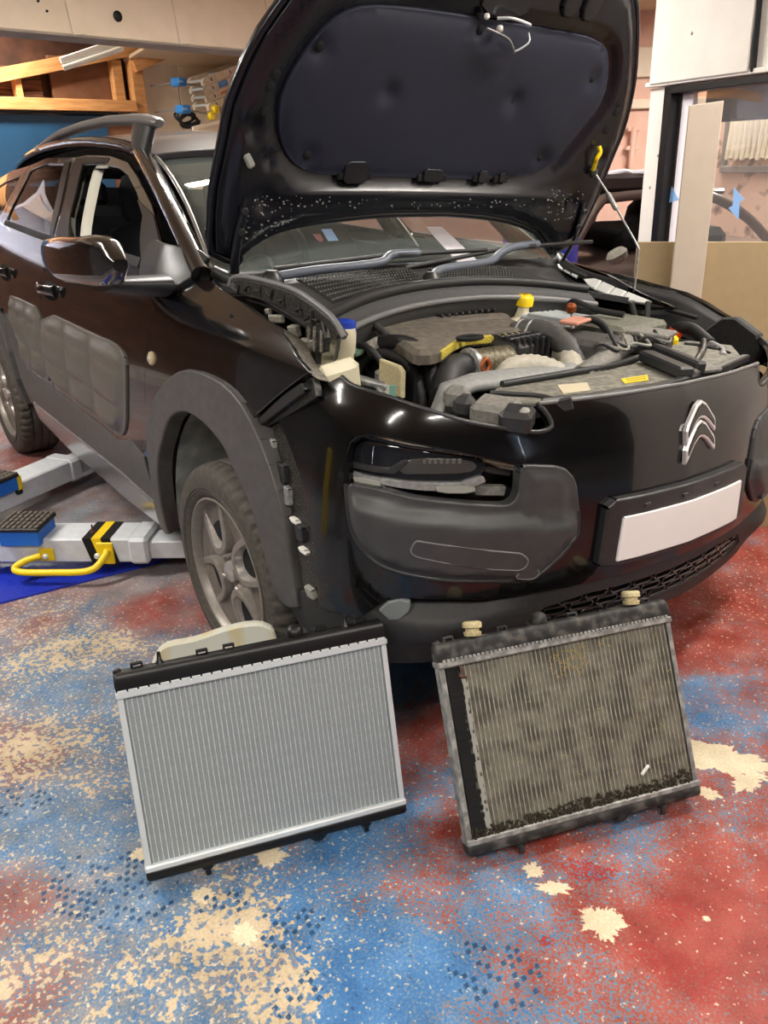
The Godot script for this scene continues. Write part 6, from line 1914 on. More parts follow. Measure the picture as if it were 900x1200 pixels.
func lift_arm(called: String, xf: Transform3D, label: String, full: bool) -> void:   # x along the arm towards the car, z to the camera
	var t := thing(called, label, "lift arm", xf, "")
	var b := MB.new()
	b.box(Vector3(-0.22, 0.108, 0) if full else Vector3(-0.06, 0.108, 0), Vector3(1.0 if full else 0.68, 0.095, 0.15), 0.006)
	obj("outer_arm", b, M.lift_grey, t)
	b = MB.new()
	b.box(Vector3(0.455, 0.10, 0), Vector3(0.42, 0.07, 0.11), 0.005)
	obj("sliding_arm", b, M.lift_grey, t)
	b = MB.new()
	b.box(Vector3(0.305, 0.106, 0), Vector3(0.075, 0.105, 0.165), 0.012)
	obj("end_collar", b, M.lift_grey, t)
	# hazard band: slanting yellow and black bars
	for k in (3 if full else 0):
		b = MB.new()
		var x := 0.135 + 0.034 * k
		b.prism(V2([x - 0.006,0.059, x + 0.028,0.059, x + 0.004,0.157, x - 0.030,0.157]), 0.003, Vector3(0, 0, 0.0745), Basis.IDENTITY, 0.0)
		b.box(Vector3(x - 0.013, 0.1563, 0), Vector3(0.034, 0.003, 0.149), 0.0, Basis.IDENTITY)
		obj("hazard_bar", b, M.yellow if k == 1 else M.void, t)
	# carrier with its rubber pad
	b = MB.new()
	b.box(Vector3(-0.115, 0.168, 0.03), Vector3(0.15, 0.06, 0.14), 0.004)
	obj("pad_block", b, M.lift_blue, t)
	b = MB.new()
	b.box(Vector3(-0.115, 0.203, 0.03), Vector3(0.165, 0.016, 0.155), 0.004)
	var pad := obj("rubber_pad", b, M.rubber, t)
	for i in 8:
		for j in 5:
			b = MB.new()
			b.box(Vector3(-0.115 - 0.072 + 0.0206 * i, 0.2135, 0.03 - 0.064 + 0.032 * j), Vector3(0.012, 0.007, 0.022), 0.002)
			obj("stud", b, M.worn_rubber, pad)
	if full:
		b = MB.new()
		b.tube(curve(V3([-0.055, 0.095, 0.085, -0.11, 0.082, 0.105, -0.135, 0.068, 0.135, -0.10, 0.060, 0.150, 0.02, 0.060, 0.152, 0.12, 0.062, 0.150, 0.165, 0.072, 0.135, 0.19, 0.10, 0.10, 0.195, 0.115, 0.085]), 5), 0.0125, 12)
		obj("guard_handle", b, M.yellow, t)
		b = MB.new()
		b.box(Vector3(-0.035, 0.095, 0.078), Vector3(0.055, 0.05, 0.008), 0.003)
		obj("handle_plate", b, M.yellow, t)
		b = MB.new()
		b.box(Vector3(0.185, 0.10, 0.078), Vector3(0.06, 0.085, 0.010), 0.003)
		obj("handle_plate", b, M.yellow, t)
		for x in [-0.038, 0.155]:
			b = MB.new()
			b.lathe([Vector2(0, 0.012), Vector2(0.007, 0.012), Vector2(0.011, 0.008), Vector2(0.011, 0.0)], Vector3(x, 0.092, 0.082), Basis(Vector3.RIGHT, PI / 2), 10)
			obj("bolt", b, M.bright_alu, t)
		b = MB.new()
		b.lathe([Vector2(0, 0.03), Vector2(0.003, 0.03), Vector2(0.004, 0.004), Vector2(0.010, 0.003), Vector2(0.011, -0.004)], Vector3(0.125, 0.158, 0.02), Basis.IDENTITY, 10)
		obj("lock_pin", b, M.rust, t)
	else:
		b = MB.new()
		b.box(Vector3(-0.03, 0.165, 0.03), Vector3(0.025, 0.065, 0.14), 0.004)
		obj("pad_cheek", b, M.yellow, t)
		b = MB.new()
		b.box(Vector3(-0.03, 0.125, 0.06), Vector3(0.03, 0.03, 0.06), 0.004)
		obj("pad_foot", b, M.rubber, t)

func extras() -> void:
	drl_unit(false)
	drl_unit(true)
	lift_arm("lift_arm", Transform3D(yaw(-4.0), Vector3(-1.19, 0.0, -2.79)), "grey lift arm with a yellow bar handle pointing at the front wheel", true)
	lift_arm("lift_arm", Transform3D(yaw(64.0), Vector3(-1.615, 0.0, -3.36)), "grey lift arm with a blue pad block reaching in by the rear wheel", false)
	# blue tread plate on the floor
	var t := thing("tread_plate", "bright blue painted steel tread plate on the floor below the front lift arm", "floor plate", Transform3D(Basis.IDENTITY, Vector3(-1.0, 0, -2.72)))
	var b := MB.new()
	b.prism(V2([-1.1,-0.60, -0.342,-0.196, -0.039,-0.021, 0.112,0.064, 0.217,0.16, 0.20,0.26, -1.1,0.28]), 0.009, Vector3.ZERO, Basis(Vector3.RIGHT, Vector3(0, 0, -1), Vector3.UP), 0.002)
	obj("plate", b, M.tread_blue, t)
	b = MB.new()
	for i in 34:
		for j in 6:
			var x := -1.1 + 0.045 * i + (0.022 if j % 2 else 0.0)
			var z := 0.16 - 0.06 * j
			if x < 0.15 and z < -0.10 + 0.40 * (0.1 - x) - 0.04: b.box(Vector3(x, 0.0095, z), Vector3(0.026, 0.003, 0.008), 0.001, yaw(35.0 if (i + j) % 2 else -35.0))
	obj("tread_pattern", b, M.tread_blue, t).set_meta("kind", "stuff")
	# the stained tray that the clean radiator leans on
	b = MB.new()
	var o := smooth2(V2([-0.17,0.0, -0.172,0.12, -0.168,0.205, -0.150,0.256, -0.118,0.284, -0.05,0.292, 0.03,0.312, 0.092,0.319, 0.135,0.308, 0.155,0.26, 0.165,0.0]), 3)
	b.prism(o, 0.022, Vector3(0, 0, -0.011), Basis.IDENTITY, 0.006)
	var sh := obj("tray", b, M.stained_white, null, Transform3D(Basis(Vector3.UP, 0.12) * Basis(Vector3.RIGHT, -0.12), Vector3(-0.433, 0.002, -1.755)))
	tag(sh, "white tray with yellow stains standing on edge behind the clean radiator", "tray")
	# boards right of the car
	b = MB.new()
	b.box(Vector3(0.50, 0.535, -0.012), Vector3(1.06, 1.07, 0.014), 0.002)
	tag(obj("cardboard_sheet", b, M.hardboard, null, Transform3D(yaw(-20.0) * Basis(Vector3.RIGHT, -0.03), Vector3(0.98, 0.0, -3.13))), "tan hardboard sheet standing on the floor beside the car nose", "board")
	b = MB.new()
	b.prism(V2([0.0,0.0, 0.114,0.0, 0.108,1.522, 0.0,1.512]), 0.016, Vector3.ZERO, Basis.IDENTITY, 0.002)
	tag(obj("board_offcut", b, M.pale_board, null, Transform3D(yaw(-12.0), Vector3(1.070, 0.0, -3.075))), "tall narrow pale board propped up before the window", "board")
	# blue drum behind the car
	b = MB.new()
	b.lathe([Vector2(0.0, 0.0), Vector2(0.20, 0.0), Vector2(0.21, 0.03), Vector2(0.21, 0.40), Vector2(0.217, 0.42), Vector2(0.21, 0.44), Vector2(0.21, 0.95), Vector2(0.20, 1.0), Vector2(0.16, 1.03), Vector2(0.0, 1.035)], Vector3.ZERO, Basis.IDENTITY, 28)
	var dr := thing("drum", "royal blue plastic drum half hidden behind the car", "drum", Transform3D(Basis.IDENTITY, Vector3(0.93, 0.0, -4.85)))
	obj("body", b, M.drum_blue, dr)
	b = MB.new()
	b.lathe([Vector2(0, 0.03), Vector2(0.028, 0.03), Vector2(0.032, 0.0)], Vector3(0.08, 1.03, 0.03), Basis.IDENTITY, 16)
	obj("bung", b, M.matt, dr)
	second_car()
	ladders()
	# cans standing along the left, outside the picture: the gloss paint mirrors them
	for c in [[-2.3, -1.40, 0.20, 0.86, M.yellow, "tall yellow can standing left of the car"], [-2.15, -0.95, 0.16, 0.62, M.dusty_grey, "grey jug standing left of the car"]]:
		b = MB.new()
		b.prism(rrect(c[2] * 1.3, c[2], 0.03), c[3], Vector3(c[0], 0, c[1]), Basis(Vector3.RIGHT, Vector3(0, 0, -1), Vector3.UP), 0.03)
		b.lathe([Vector2(0, 0.05), Vector2(0.03, 0.05), Vector2(0.035, 0.0)], Vector3(c[0], c[3], c[1]), Basis.IDENTITY, 14)
		tag(obj("can", b, c[4]), c[5], "can")

func second_car() -> void:                                                       # side-on: x from nose to tail, z to us
	var t := thing("parked_car", "small brown car with a folded dark top parked behind the partition", "car", Transform3D(yaw(6.0), Vector3(1.20, 0, -5.5)))
	var b := MB.new()
	var rr := []
	for e in [[-1.15, 0.42, 0.58, 0.50], [-1.10, 0.36, 0.62, 0.62], [-0.5, 0.30, 0.68, 0.70], [0.05, 0.25, 0.74, 0.74], [0.7, 0.22, 0.76, 0.76], [1.4, 0.25, 0.78, 0.74], [1.75, 0.34, 0.74, 0.66], [1.82, 0.42, 0.62, 0.54]]:
		var ring := []
		for k in 20:
			var a := TAU * k / 20
			var c := Vector2(signf(cos(a)) * pow(absf(cos(a)), 0.45), signf(sin(a)) * pow(absf(sin(a)), 0.45))
			ring.append(Vector3(e[0], (e[1] + e[2]) / 2 + c.y * (e[2] - e[1]) / 2, -0.72 + c.x * e[3]))
		rr.append(ring)
	b.loft(rr)
	obj("body", b, M.brown_car, t)
	for z in [0.0, -1.40]:
		b = MB.new()
		b.tube(curve(V3([0.02, 0.70, z - 0.02, 0.14, 0.90, z - 0.06, 0.26, 1.07, z - 0.10, 0.34, 1.10, z - 0.12, 0.65, 1.115, z - 0.12, 1.0, 1.09, z - 0.12, 1.25, 0.96, z - 0.08, 1.42, 0.79, z - 0.02] if z == 0.0 else [0.02, 0.70, z + 0.02, 0.14, 0.90, z + 0.06, 0.26, 1.07, z + 0.10, 0.34, 1.10, z + 0.12, 0.65, 1.115, z + 0.12, 1.0, 1.09, z + 0.12, 1.25, 0.96, z + 0.08, 1.42, 0.79, z + 0.02]), 5), 0.032, 10)
		obj("roof_frame", b, M.brown_car, t)
		b = MB.new()
		b.tube(V3([0.64, 0.74, z * 0.98, 0.66, 1.10, z * 0.9 - 0.11 * (1 if z == 0.0 else -1)]), 0.03, 8)
		obj("door_pillar", b, M.brown_car, t)
	b = MB.new()
	b.loft([[Vector3(0.02, 0.72, -0.04), Vector3(0.02, 0.72, -1.38)], [Vector3(0.28, 1.08, -0.12), Vector3(0.28, 1.08, -1.30)]], false, false)
	obj("windscreen", b, M.sky_glass, t)
	b = MB.new()
	b.box(Vector3(0.72, 1.115, -0.70), Vector3(0.80, 0.035, 1.16), 0.014)
	obj("roof", b, M.brown_car, t)
	b = MB.new()
	b.box(Vector3(0.66, 1.185, -0.68), Vector3(0.80, 0.11, 1.0), 0.025)
	obj("folded_top", b, M.dark_leather, t)
	b = MB.new()
	b.tube(curve(V3([0.36, 1.242, -0.25, 0.45, 1.255, -0.22, 0.52, 1.244, -0.24, 0.60, 1.25, -0.20, 0.70, 1.245, -0.22]), 4), 0.016, 8)
	obj("crumpled_rag", b, M.white_gloss, t)
	for z in [-0.40, -1.05]:
		b = MB.new()
		var sr := []
		for e in [[0.60, 0.24, 0.09], [0.80, 0.23, 0.09], [0.98, 0.19, 0.07], [1.04, 0.08, 0.04]]:
			var ring := []
			for k in 12: ring.append(Vector3(0.90 + cos(TAU * k / 12) * e[2] + 0.1 * (e[0] - 0.6), e[0], z + sin(TAU * k / 12) * e[1]))
			sr.append(ring)
		b.loft(sr)
		obj("seat", b, M.seat, t)
	b = MB.new()
	b.box(Vector3(0.85, 0.80, -0.75), Vector3(0.8, 0.16, 1.0), 0.05)
	obj("dark_cabin", b, M.void, t)
	b = MB.new()
	b.lathe([Vector2(0, 0.05), Vector2(0.05, 0.045), Vector2(0.07, 0.02), Vector2(0.06, -0.02), Vector2(0.02, -0.04)], Vector3(0.33, 0.76, 0.10), Basis(Vector3.BACK, 0.5), 14)
	obj("door_mirror", b, M.dusty_metal, t)
	for x in [-0.62, 1.25]:
		for z in [-0.06, -1.38]:
			b = MB.new()
			b.lathe([Vector2(0.0, 0.08), Vector2(0.17, 0.08), Vector2(0.19, 0.09), Vector2(0.26, 0.085), Vector2(0.285, 0.06), Vector2(0.285, -0.06), Vector2(0.26, -0.085), Vector2(0.0, -0.08)], Vector3(x, 0.285, z), Basis(Vector3.RIGHT, PI / 2), 28)
			obj("wheel", b, M.tyre, t)

func ladders() -> void:
	var dd := Vector2(0.66, -0.75).normalized()
	var q := Basis(Vector3(dd.x, 0, dd.y), Vector3.UP, Vector3(-dd.y, 0, dd.x))
	var T := Transform3D(q, Vector3(-2.3, 0, -9.0))
	var tilt := Basis(Vector3.BACK, deg_to_rad(17.0))
	var lab := ["pale ladder on top of the stack on the back wall", "pale ladder with a blue sticker, second from the top of the stack", "pale ladder with a faded orange label, third in the stack", "pale ladder with yellow feet at the bottom of the stack"]
	for k in 4:
		var t := thing("ladder", lab[k], "ladder", T * Transform3D(tilt, Vector3(0.545 + 0.012 * k, 2.118 - 0.073 * k, 0.03)), "ladders stacked on the back wall")
		for z in [0.0, 0.34]:
			var b := MB.new()
			var x0 := 0.0 if z > 0.1 else 0.10
			b.prism(V2([x0,-0.030, x0 + 0.02,-0.034, 2.6,-0.034, 2.6,0.034, x0 + 0.04,0.034, x0,0.01]), 0.03, Vector3(0, 0, z), Basis.IDENTITY, 0.004)
			obj("rail", b, M.ladder_cream, t)
		for i in 9:
			var b := MB.new()
			b.tube(V3([0.12 + 0.26 * i, 0, 0.01, 0.12 + 0.26 * i, 0, 0.36]), 0.014, 8)
			obj("rung", b, M.bright_alu, t)
			b = MB.new()
			b.box(Vector3(0.12 + 0.26 * i, 0, 0.371), Vector3(0.012, 0.032, 0.004), 0.003)
			obj("rung_end", b, M.void, t)
		if k == 1 or k == 2:
			var b := MB.new()
			b.box(Vector3(0.255, 0.0, 0.371), Vector3(0.12, 0.052 if k == 1 else 0.03, 0.003), 0.001)
			obj("sticker", b, M.clamp_blue if k == 1 else M.faded_orange, t)
			if k == 1:
				b = MB.new()
				b.box(Vector3(0.255, 0.008, 0.373), Vector3(0.09, 0.010, 0.002), 0.0005)
				b.box(Vector3(0.255, -0.012, 0.373), Vector3(0.07, 0.006, 0.002), 0.0005)
				obj("print", b, M.pale_blue, t)
		if k == 3:
			for p in [[-0.02, -0.075], [0.06, -0.035], [0.24, -0.09], [0.27, -0.05]]:
				var b := MB.new()
				b.lathe([Vector2(0, 0.03), Vector2(0.03, 0.028), Vector2(0.04, 0.01), Vector2(0.04, -0.01), Vector2(0.03, -0.028), Vector2(0, -0.03)], Vector3(p[0], p[1], 0.40), Basis(Vector3.RIGHT, PI / 2), 14)
				obj("foot", b, M.yellow, t)
	# wall brackets with blue clamps
	for k in 2:
		var t := thing("wall_clamp", ["upper blue clamp on its rod beside the ladder stack", "lower blue clamp on its rod beside the ladder stack"][k], "clamp", T * Transform3D(Basis.IDENTITY, Vector3(0.275 + 0.012 * k, 2.115 - 0.235 * k, 0.38)), "clamps by the ladders")
		var b := MB.new()
		b.box(Vector3(0, 0, 0.0), Vector3(0.115, 0.075, 0.12), 0.012)
		obj("jaw", b, M.clamp_blue, t)
		b = MB.new()
		b.tube(V3([0.0, 0.0, -0.46, 0.0, 0.0, 0.0, 0.05, -0.008, 0.02, 0.29, -0.03, -0.02]), 0.009, 8)
		obj("rod", b, M.grey_metal, t)
		b = MB.new()
		b.box(Vector3(-0.02, 0.0, 0.062), Vector3(0.05, 0.02, 0.004), 0.001)
		obj("print", b, M.pale_blue, t)
	# coiled cable and shelf below
	var b := MB.new()
	var cp := []
	for i in 60: cp.append(Vector3(0.11 * cos(i * 0.42) + 0.0015 * i, 0.055 * sin(i * 0.42) + 0.02 * sin(i * 0.11), 0.03 * sin(i * 0.9)))
	b.tube(cp, 0.013, 6)
	tag(obj("cable_coil", b, M.rubber, null, T * Transform3D(Basis.IDENTITY, Vector3(0.36, 1.80, 0.27))), "coil of black cable hanging under the ladder stack", "cable")
	var s := thing("shelf", "whitewashed shelf with a sloping front rail below the ladders", "shelf", T * Transform3D(Basis.IDENTITY, Vector3(1.0, 1.60, 0.0)))
	b = MB.new()
	b.box(Vector3(0.4, 0.08, 0.16), Vector3(1.9, 0.04, 0.42), 0.006)
	obj("board", b, M.white_board, s)
	b = MB.new()
	b.box(Vector3(-0.10, 0.21, 0.40), Vector3(1.1, 0.04, 0.03), 0.006, Basis(Vector3.BACK, deg_to_rad(10.9)))
	obj("front_rail", b, M.white_board, s)
	for x in [-0.2, 1.3]:
		b = MB.new()
		b.box(Vector3(x, -0.03, 0.08), Vector3(0.04, 0.2, 0.2), 0.005)
		obj("bracket", b, M.white_board, s)

const LAMPS := [[-0.9, 0.6, 40.0, 4.3, "white ceiling strip light in front of the car, left of the two"], [1.3, 0.4, 40.0, 4.3, "white ceiling strip light in front of the car, right of the two"], [-2.6, -2.2, 40.0, 6.5, "white ceiling strip light left of the car"], [1.9, -2.4, 40.0, 5.5, "white ceiling strip light over the right of the car"], [-0.3, -4.6, 40.0, 8.0, "white ceiling strip light over the back of the car"], [3.6, -8.5, 0.0, 9.0, "white ceiling strip light far behind the second car"], [-3.2, -7.2, 40.0, 8.0, "white ceiling strip light before the blue doors"], [3.3, -6.2, 68.0, 5.0, "white ceiling strip light in the office behind the window"]]

func build_radiators() -> void:
	var q0 := Basis(Vector3.UP, 0.3104) * Basis(Vector3.RIGHT, -0.2708)
	var q1 := Basis(Vector3.UP, 0.2867) * Basis(Vector3.RIGHT, -0.4617)
	radiator(false, Transform3D(q0, Vector3(-0.2431, 0.002, -1.3673 + 0.012)), "clean new silver radiator with a black top tank, the left one")
	radiator(true, Transform3D(q1, Vector3(0.4237, 0.004, -1.4015 + 0.024)), "dirty old radiator with cream rubber caps and grit, the right one")

func build_car_materials() -> void:
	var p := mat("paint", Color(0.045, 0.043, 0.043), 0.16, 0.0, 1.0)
	p.metallic_specular = 0.62
	p = mat("paint_bumper", Color(0.045, 0.044, 0.046), 0.16, 0.0, 0.5)
	p.metallic_specular = 0.42
	textured("cladding_front", Color(0.205, 0.208, 0.21), Color(0.245, 0.246, 0.247), 0.02, 2.0, 0.46)
	bumped(M.cladding_front, 0.35, 0.012)
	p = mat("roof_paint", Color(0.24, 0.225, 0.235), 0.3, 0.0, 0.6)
	mat("dark_trim", Color(0.075, 0.072, 0.07), 0.4)
	mat("gloss_trim", Color(0.06, 0.06, 0.063), 0.08, 0.0, 0.6)
	textured("cladding", Color(0.28, 0.272, 0.265), Color(0.33, 0.32, 0.31), 0.02, 2.0, 0.48)
	bumped(M.cladding, 0.35, 0.012)
	textured("satin", Color(0.14, 0.14, 0.142), Color(0.19, 0.19, 0.19), 0.03, 3.0, 0.38)
	textured("matt", Color(0.13, 0.13, 0.132), Color(0.19, 0.187, 0.182), 0.03, 3.0, 0.6)
	bumped(M.matt, 0.3, 0.015)
	mat("rubber", Color(0.10, 0.10, 0.103), 0.55)
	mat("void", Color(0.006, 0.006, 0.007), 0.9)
	textured("pad", Color(0.33, 0.315, 0.295), Color(0.38, 0.365, 0.34), 0.03, 4.0, 0.34)
	textured("sill", Color(0.60, 0.60, 0.61), Color(0.68, 0.68, 0.69), 0.02, 3.0, 0.24, 0.2, 0.8, 4, 4, 0.7)
	textured("liner_grey", Color(0.44, 0.45, 0.43), Color(0.62, 0.63, 0.60), 0.014, 1.6, 0.8, 0.2, 0.8)
	textured("tyre", Color(0.23, 0.215, 0.195), Color(0.33, 0.31, 0.28), 0.02, 4.0, 0.75, 0.1, 0.9)
	textured("alloy", Color(0.70, 0.68, 0.66), Color(0.78, 0.76, 0.74), 0.02, 4.0, 0.34, 0.3, 0.7, 4, 6, 0.6)
	textured("alloy_dusty", Color(0.37, 0.34, 0.315), Color(0.45, 0.42, 0.39), 0.02, 4.0, 0.6)
	mat("chrome", Color(0.92, 0.91, 0.90), 0.25, 0.6)
	textured("alloy_face", Color(0.50, 0.475, 0.445), Color(0.58, 0.555, 0.525), 0.02, 4.0, 0.42, 0.1, 0.9, 4, 6, 0.3)
	mat("bright_edge", Color(0.55, 0.54, 0.53), 0.25, 0.7)
	mat("edge_grey", Color(0.42, 0.42, 0.42), 0.4)
	mat("amber_clear", Color(0.72, 0.66, 0.52), 0.2)
	var g := mat("dark_glass", Color(0.02, 0.022, 0.025, 0.55), 0.02)
	g.transparency = BaseMaterial3D.TRANSPARENCY_ALPHA; g.metallic_specular = 0.7
	g = mat("screen_glass", Color(0.80, 0.88, 0.86, 0.10), 0.0)
	g.transparency = BaseMaterial3D.TRANSPARENCY_ALPHA; g.metallic_specular = 0.5
	mat("tint_band", Color(0.42, 0.48, 0.47), 0.2)
	mat("lamp_glass", Color(0.09, 0.095, 0.11), 0.05, 0.0, 1.0)
	mat("reflector", Color(0.40, 0.40, 0.39), 0.22, 0.7)
	textured("grey_metal", Color(0.52, 0.52, 0.52), Color(0.66, 0.66, 0.65), 0.03, 4.0, 0.4, 0.3, 0.7, 4, 5, 0.4)
	textured("dusty_metal", Color(0.34, 0.33, 0.30), Color(0.62, 0.60, 0.55), 0.03, 5.0, 0.65)
	textured("dusty_grey", Color(0.38, 0.37, 0.35), Color(0.52, 0.51, 0.485), 0.03, 4.0, 0.65)
	textured("dusty_black", Color(0.20, 0.197, 0.19), Color(0.31, 0.30, 0.285), 0.025, 4.0, 0.6)
	textured("dusty_cover", Color(0.29, 0.265, 0.235), Color(0.42, 0.39, 0.345), 0.018, 3.0, 0.85)
	textured("dusty_green", Color(0.33, 0.33, 0.29), Color(0.46, 0.46, 0.41), 0.025, 4.0, 0.75)
	textured("dusty_panel", Color(0.36, 0.35, 0.32), Color(0.50, 0.49, 0.44), 0.02, 3.0, 0.7, 0.25, 0.75)
	textured("dusty_cream", Color(0.58, 0.54, 0.46), Color(0.74, 0.70, 0.61), 0.03, 5.0, 0.8)
	textured("pale_grey_plastic", Color(0.47, 0.475, 0.465), Color(0.56, 0.565, 0.555), 0.02, 4.0, 0.6)
	textured("pale_duct", Color(0.60, 0.58, 0.52), Color(0.70, 0.68, 0.62), 0.02, 4.0, 0.6)
	textured("body_dull", Color(0.22, 0.22, 0.22), Color(0.30, 0.30, 0.29), 0.02, 3.0, 0.5)
	textured("mucky", Color(0.10, 0.098, 0.094), Color(0.50, 0.48, 0.44), 0.05, 5.0, 0.45, 0.5, 1.0)
	textured("dusty_brass", Color(0.26, 0.24, 0.18), Color(0.48, 0.45, 0.36), 0.03, 6.0, 0.5, 0.3, 0.7, 4, 5, 0.4)
	textured("amber_dusty", Color(0.22, 0.16, 0.10), Color(0.46, 0.38, 0.26), 0.03, 6.0, 0.5)
	mat("fog_grey", Color(0.46, 0.48, 0.475), 0.5)
	mat("plate_white", Color(0.93, 0.92, 0.91), 0.35)
	textured("bonnet_black", Color(0.055, 0.062, 0.09), Color(0.075, 0.082, 0.115), 0.02, 2.0, 0.25)
	textured("felt", Color(0.085, 0.105, 0.175), Color(0.105, 0.125, 0.20), 0.02, 2.5, 0.62)
	bumped(M.felt, 0.4, 0.02)
	mat("yellow", Color(0.93, 0.80, 0.06), 0.45)
	mat("dull_yellow", Color(0.58, 0.46, 0.05), 0.6)
	mat("label_yellow", Color(0.86, 0.74, 0.12), 0.5)
	mat("old_label", Color(0.74, 0.70, 0.60), 0.6)
	textured("foam_yellow", Color(0.55, 0.48, 0.14), Color(0.86, 0.80, 0.32), 0.05, 6.0, 0.9)
	mat("milky", Color(0.84, 0.81, 0.70), 0.45)
	mat("cap_blue", Color(0.10, 0.22, 0.62), 0.4)
	mat("pale_green", Color(0.55, 0.70, 0.60), 0.5)
	mat("mint", Color(0.56, 0.80, 0.74), 0.5)
	textured("cream_card", Color(0.76, 0.72, 0.56), Color(0.85, 0.81, 0.66), 0.03, 5.0, 0.8)
	mat("copper", Color(0.62, 0.33, 0.18), 0.4, 0.5)
	mat("red_label", Color(0.74, 0.52, 0.44), 0.6)
	mat("orange", Color(0.86, 0.30, 0.10), 0.5)
	mat("wiper_blue", Color(0.36, 0.385, 0.43), 0.4)
	mat("mesh_back", Color(0.02, 0.02, 0.02), 0.8)
	mat("mesh_bar", Color(0.42, 0.415, 0.40), 0.55)
	mat("rail_grey", Color(0.36, 0.345, 0.335), 0.4)
	mat("seat", Color(0.09, 0.095, 0.115), 0.85)
	mat("dash", Color(0.20, 0.20, 0.20), 0.6)
	mat("pale_trim", Color(0.70, 0.69, 0.64), 0.6)
	mat("headlining", Color(0.55, 0.54, 0.50), 0.9)
	mat("dull_red", Color(0.55, 0.12, 0.13), 0.5)
	textured("lift_grey", Color(0.76, 0.775, 0.79), Color(0.81, 0.825, 0.84), 0.02, 2.0, 0.45)
	mat("lift_blue", Color(0.12, 0.42, 0.80), 0.45)
	textured("worn_rubber", Color(0.32, 0.29, 0.26), Color(0.50, 0.46, 0.42), 0.03, 6.0, 0.8)
	textured("tread_blue", Color(0.07, 0.14, 0.62), Color(0.13, 0.22, 0.70), 0.03, 3.0, 0.38)
	var w := textured("stained_white", Color(0.78, 0.72, 0.52), Color(0.80, 0.80, 0.75), 0.006, 1.6, 0.4, 0.10, 0.55, 4, 12)
	w.uv1_scale = Vector3(3.2, 0.8, 2)
	textured("hardboard", Color(0.66, 0.575, 0.43), Color(0.68, 0.595, 0.45), 0.02, 1.5, 0.7)
	textured("pale_board", Color(0.77, 0.71, 0.64), Color(0.79, 0.735, 0.665), 0.02, 1.0, 0.6)
	mat("drum_blue", Color(0.01, 0.07, 0.55), 0.35)
	mat("brown_car", Color(0.33, 0.27, 0.25), 0.35, 0.0, 0.5)
	mat("sky_glass", Color(0.52, 0.68, 0.82), 0.15)
	mat("lens_white", Color(0.90, 0.90, 0.88), 0.25)
	textured("ladder_cream", Color(0.82, 0.76, 0.66), Color(0.90, 0.85, 0.76), 0.02, 2.0, 0.5)
	mat("clamp_blue", Color(0.20, 0.50, 0.76), 0.5)
	mat("faded_orange", Color(0.78, 0.56, 0.40), 0.6)

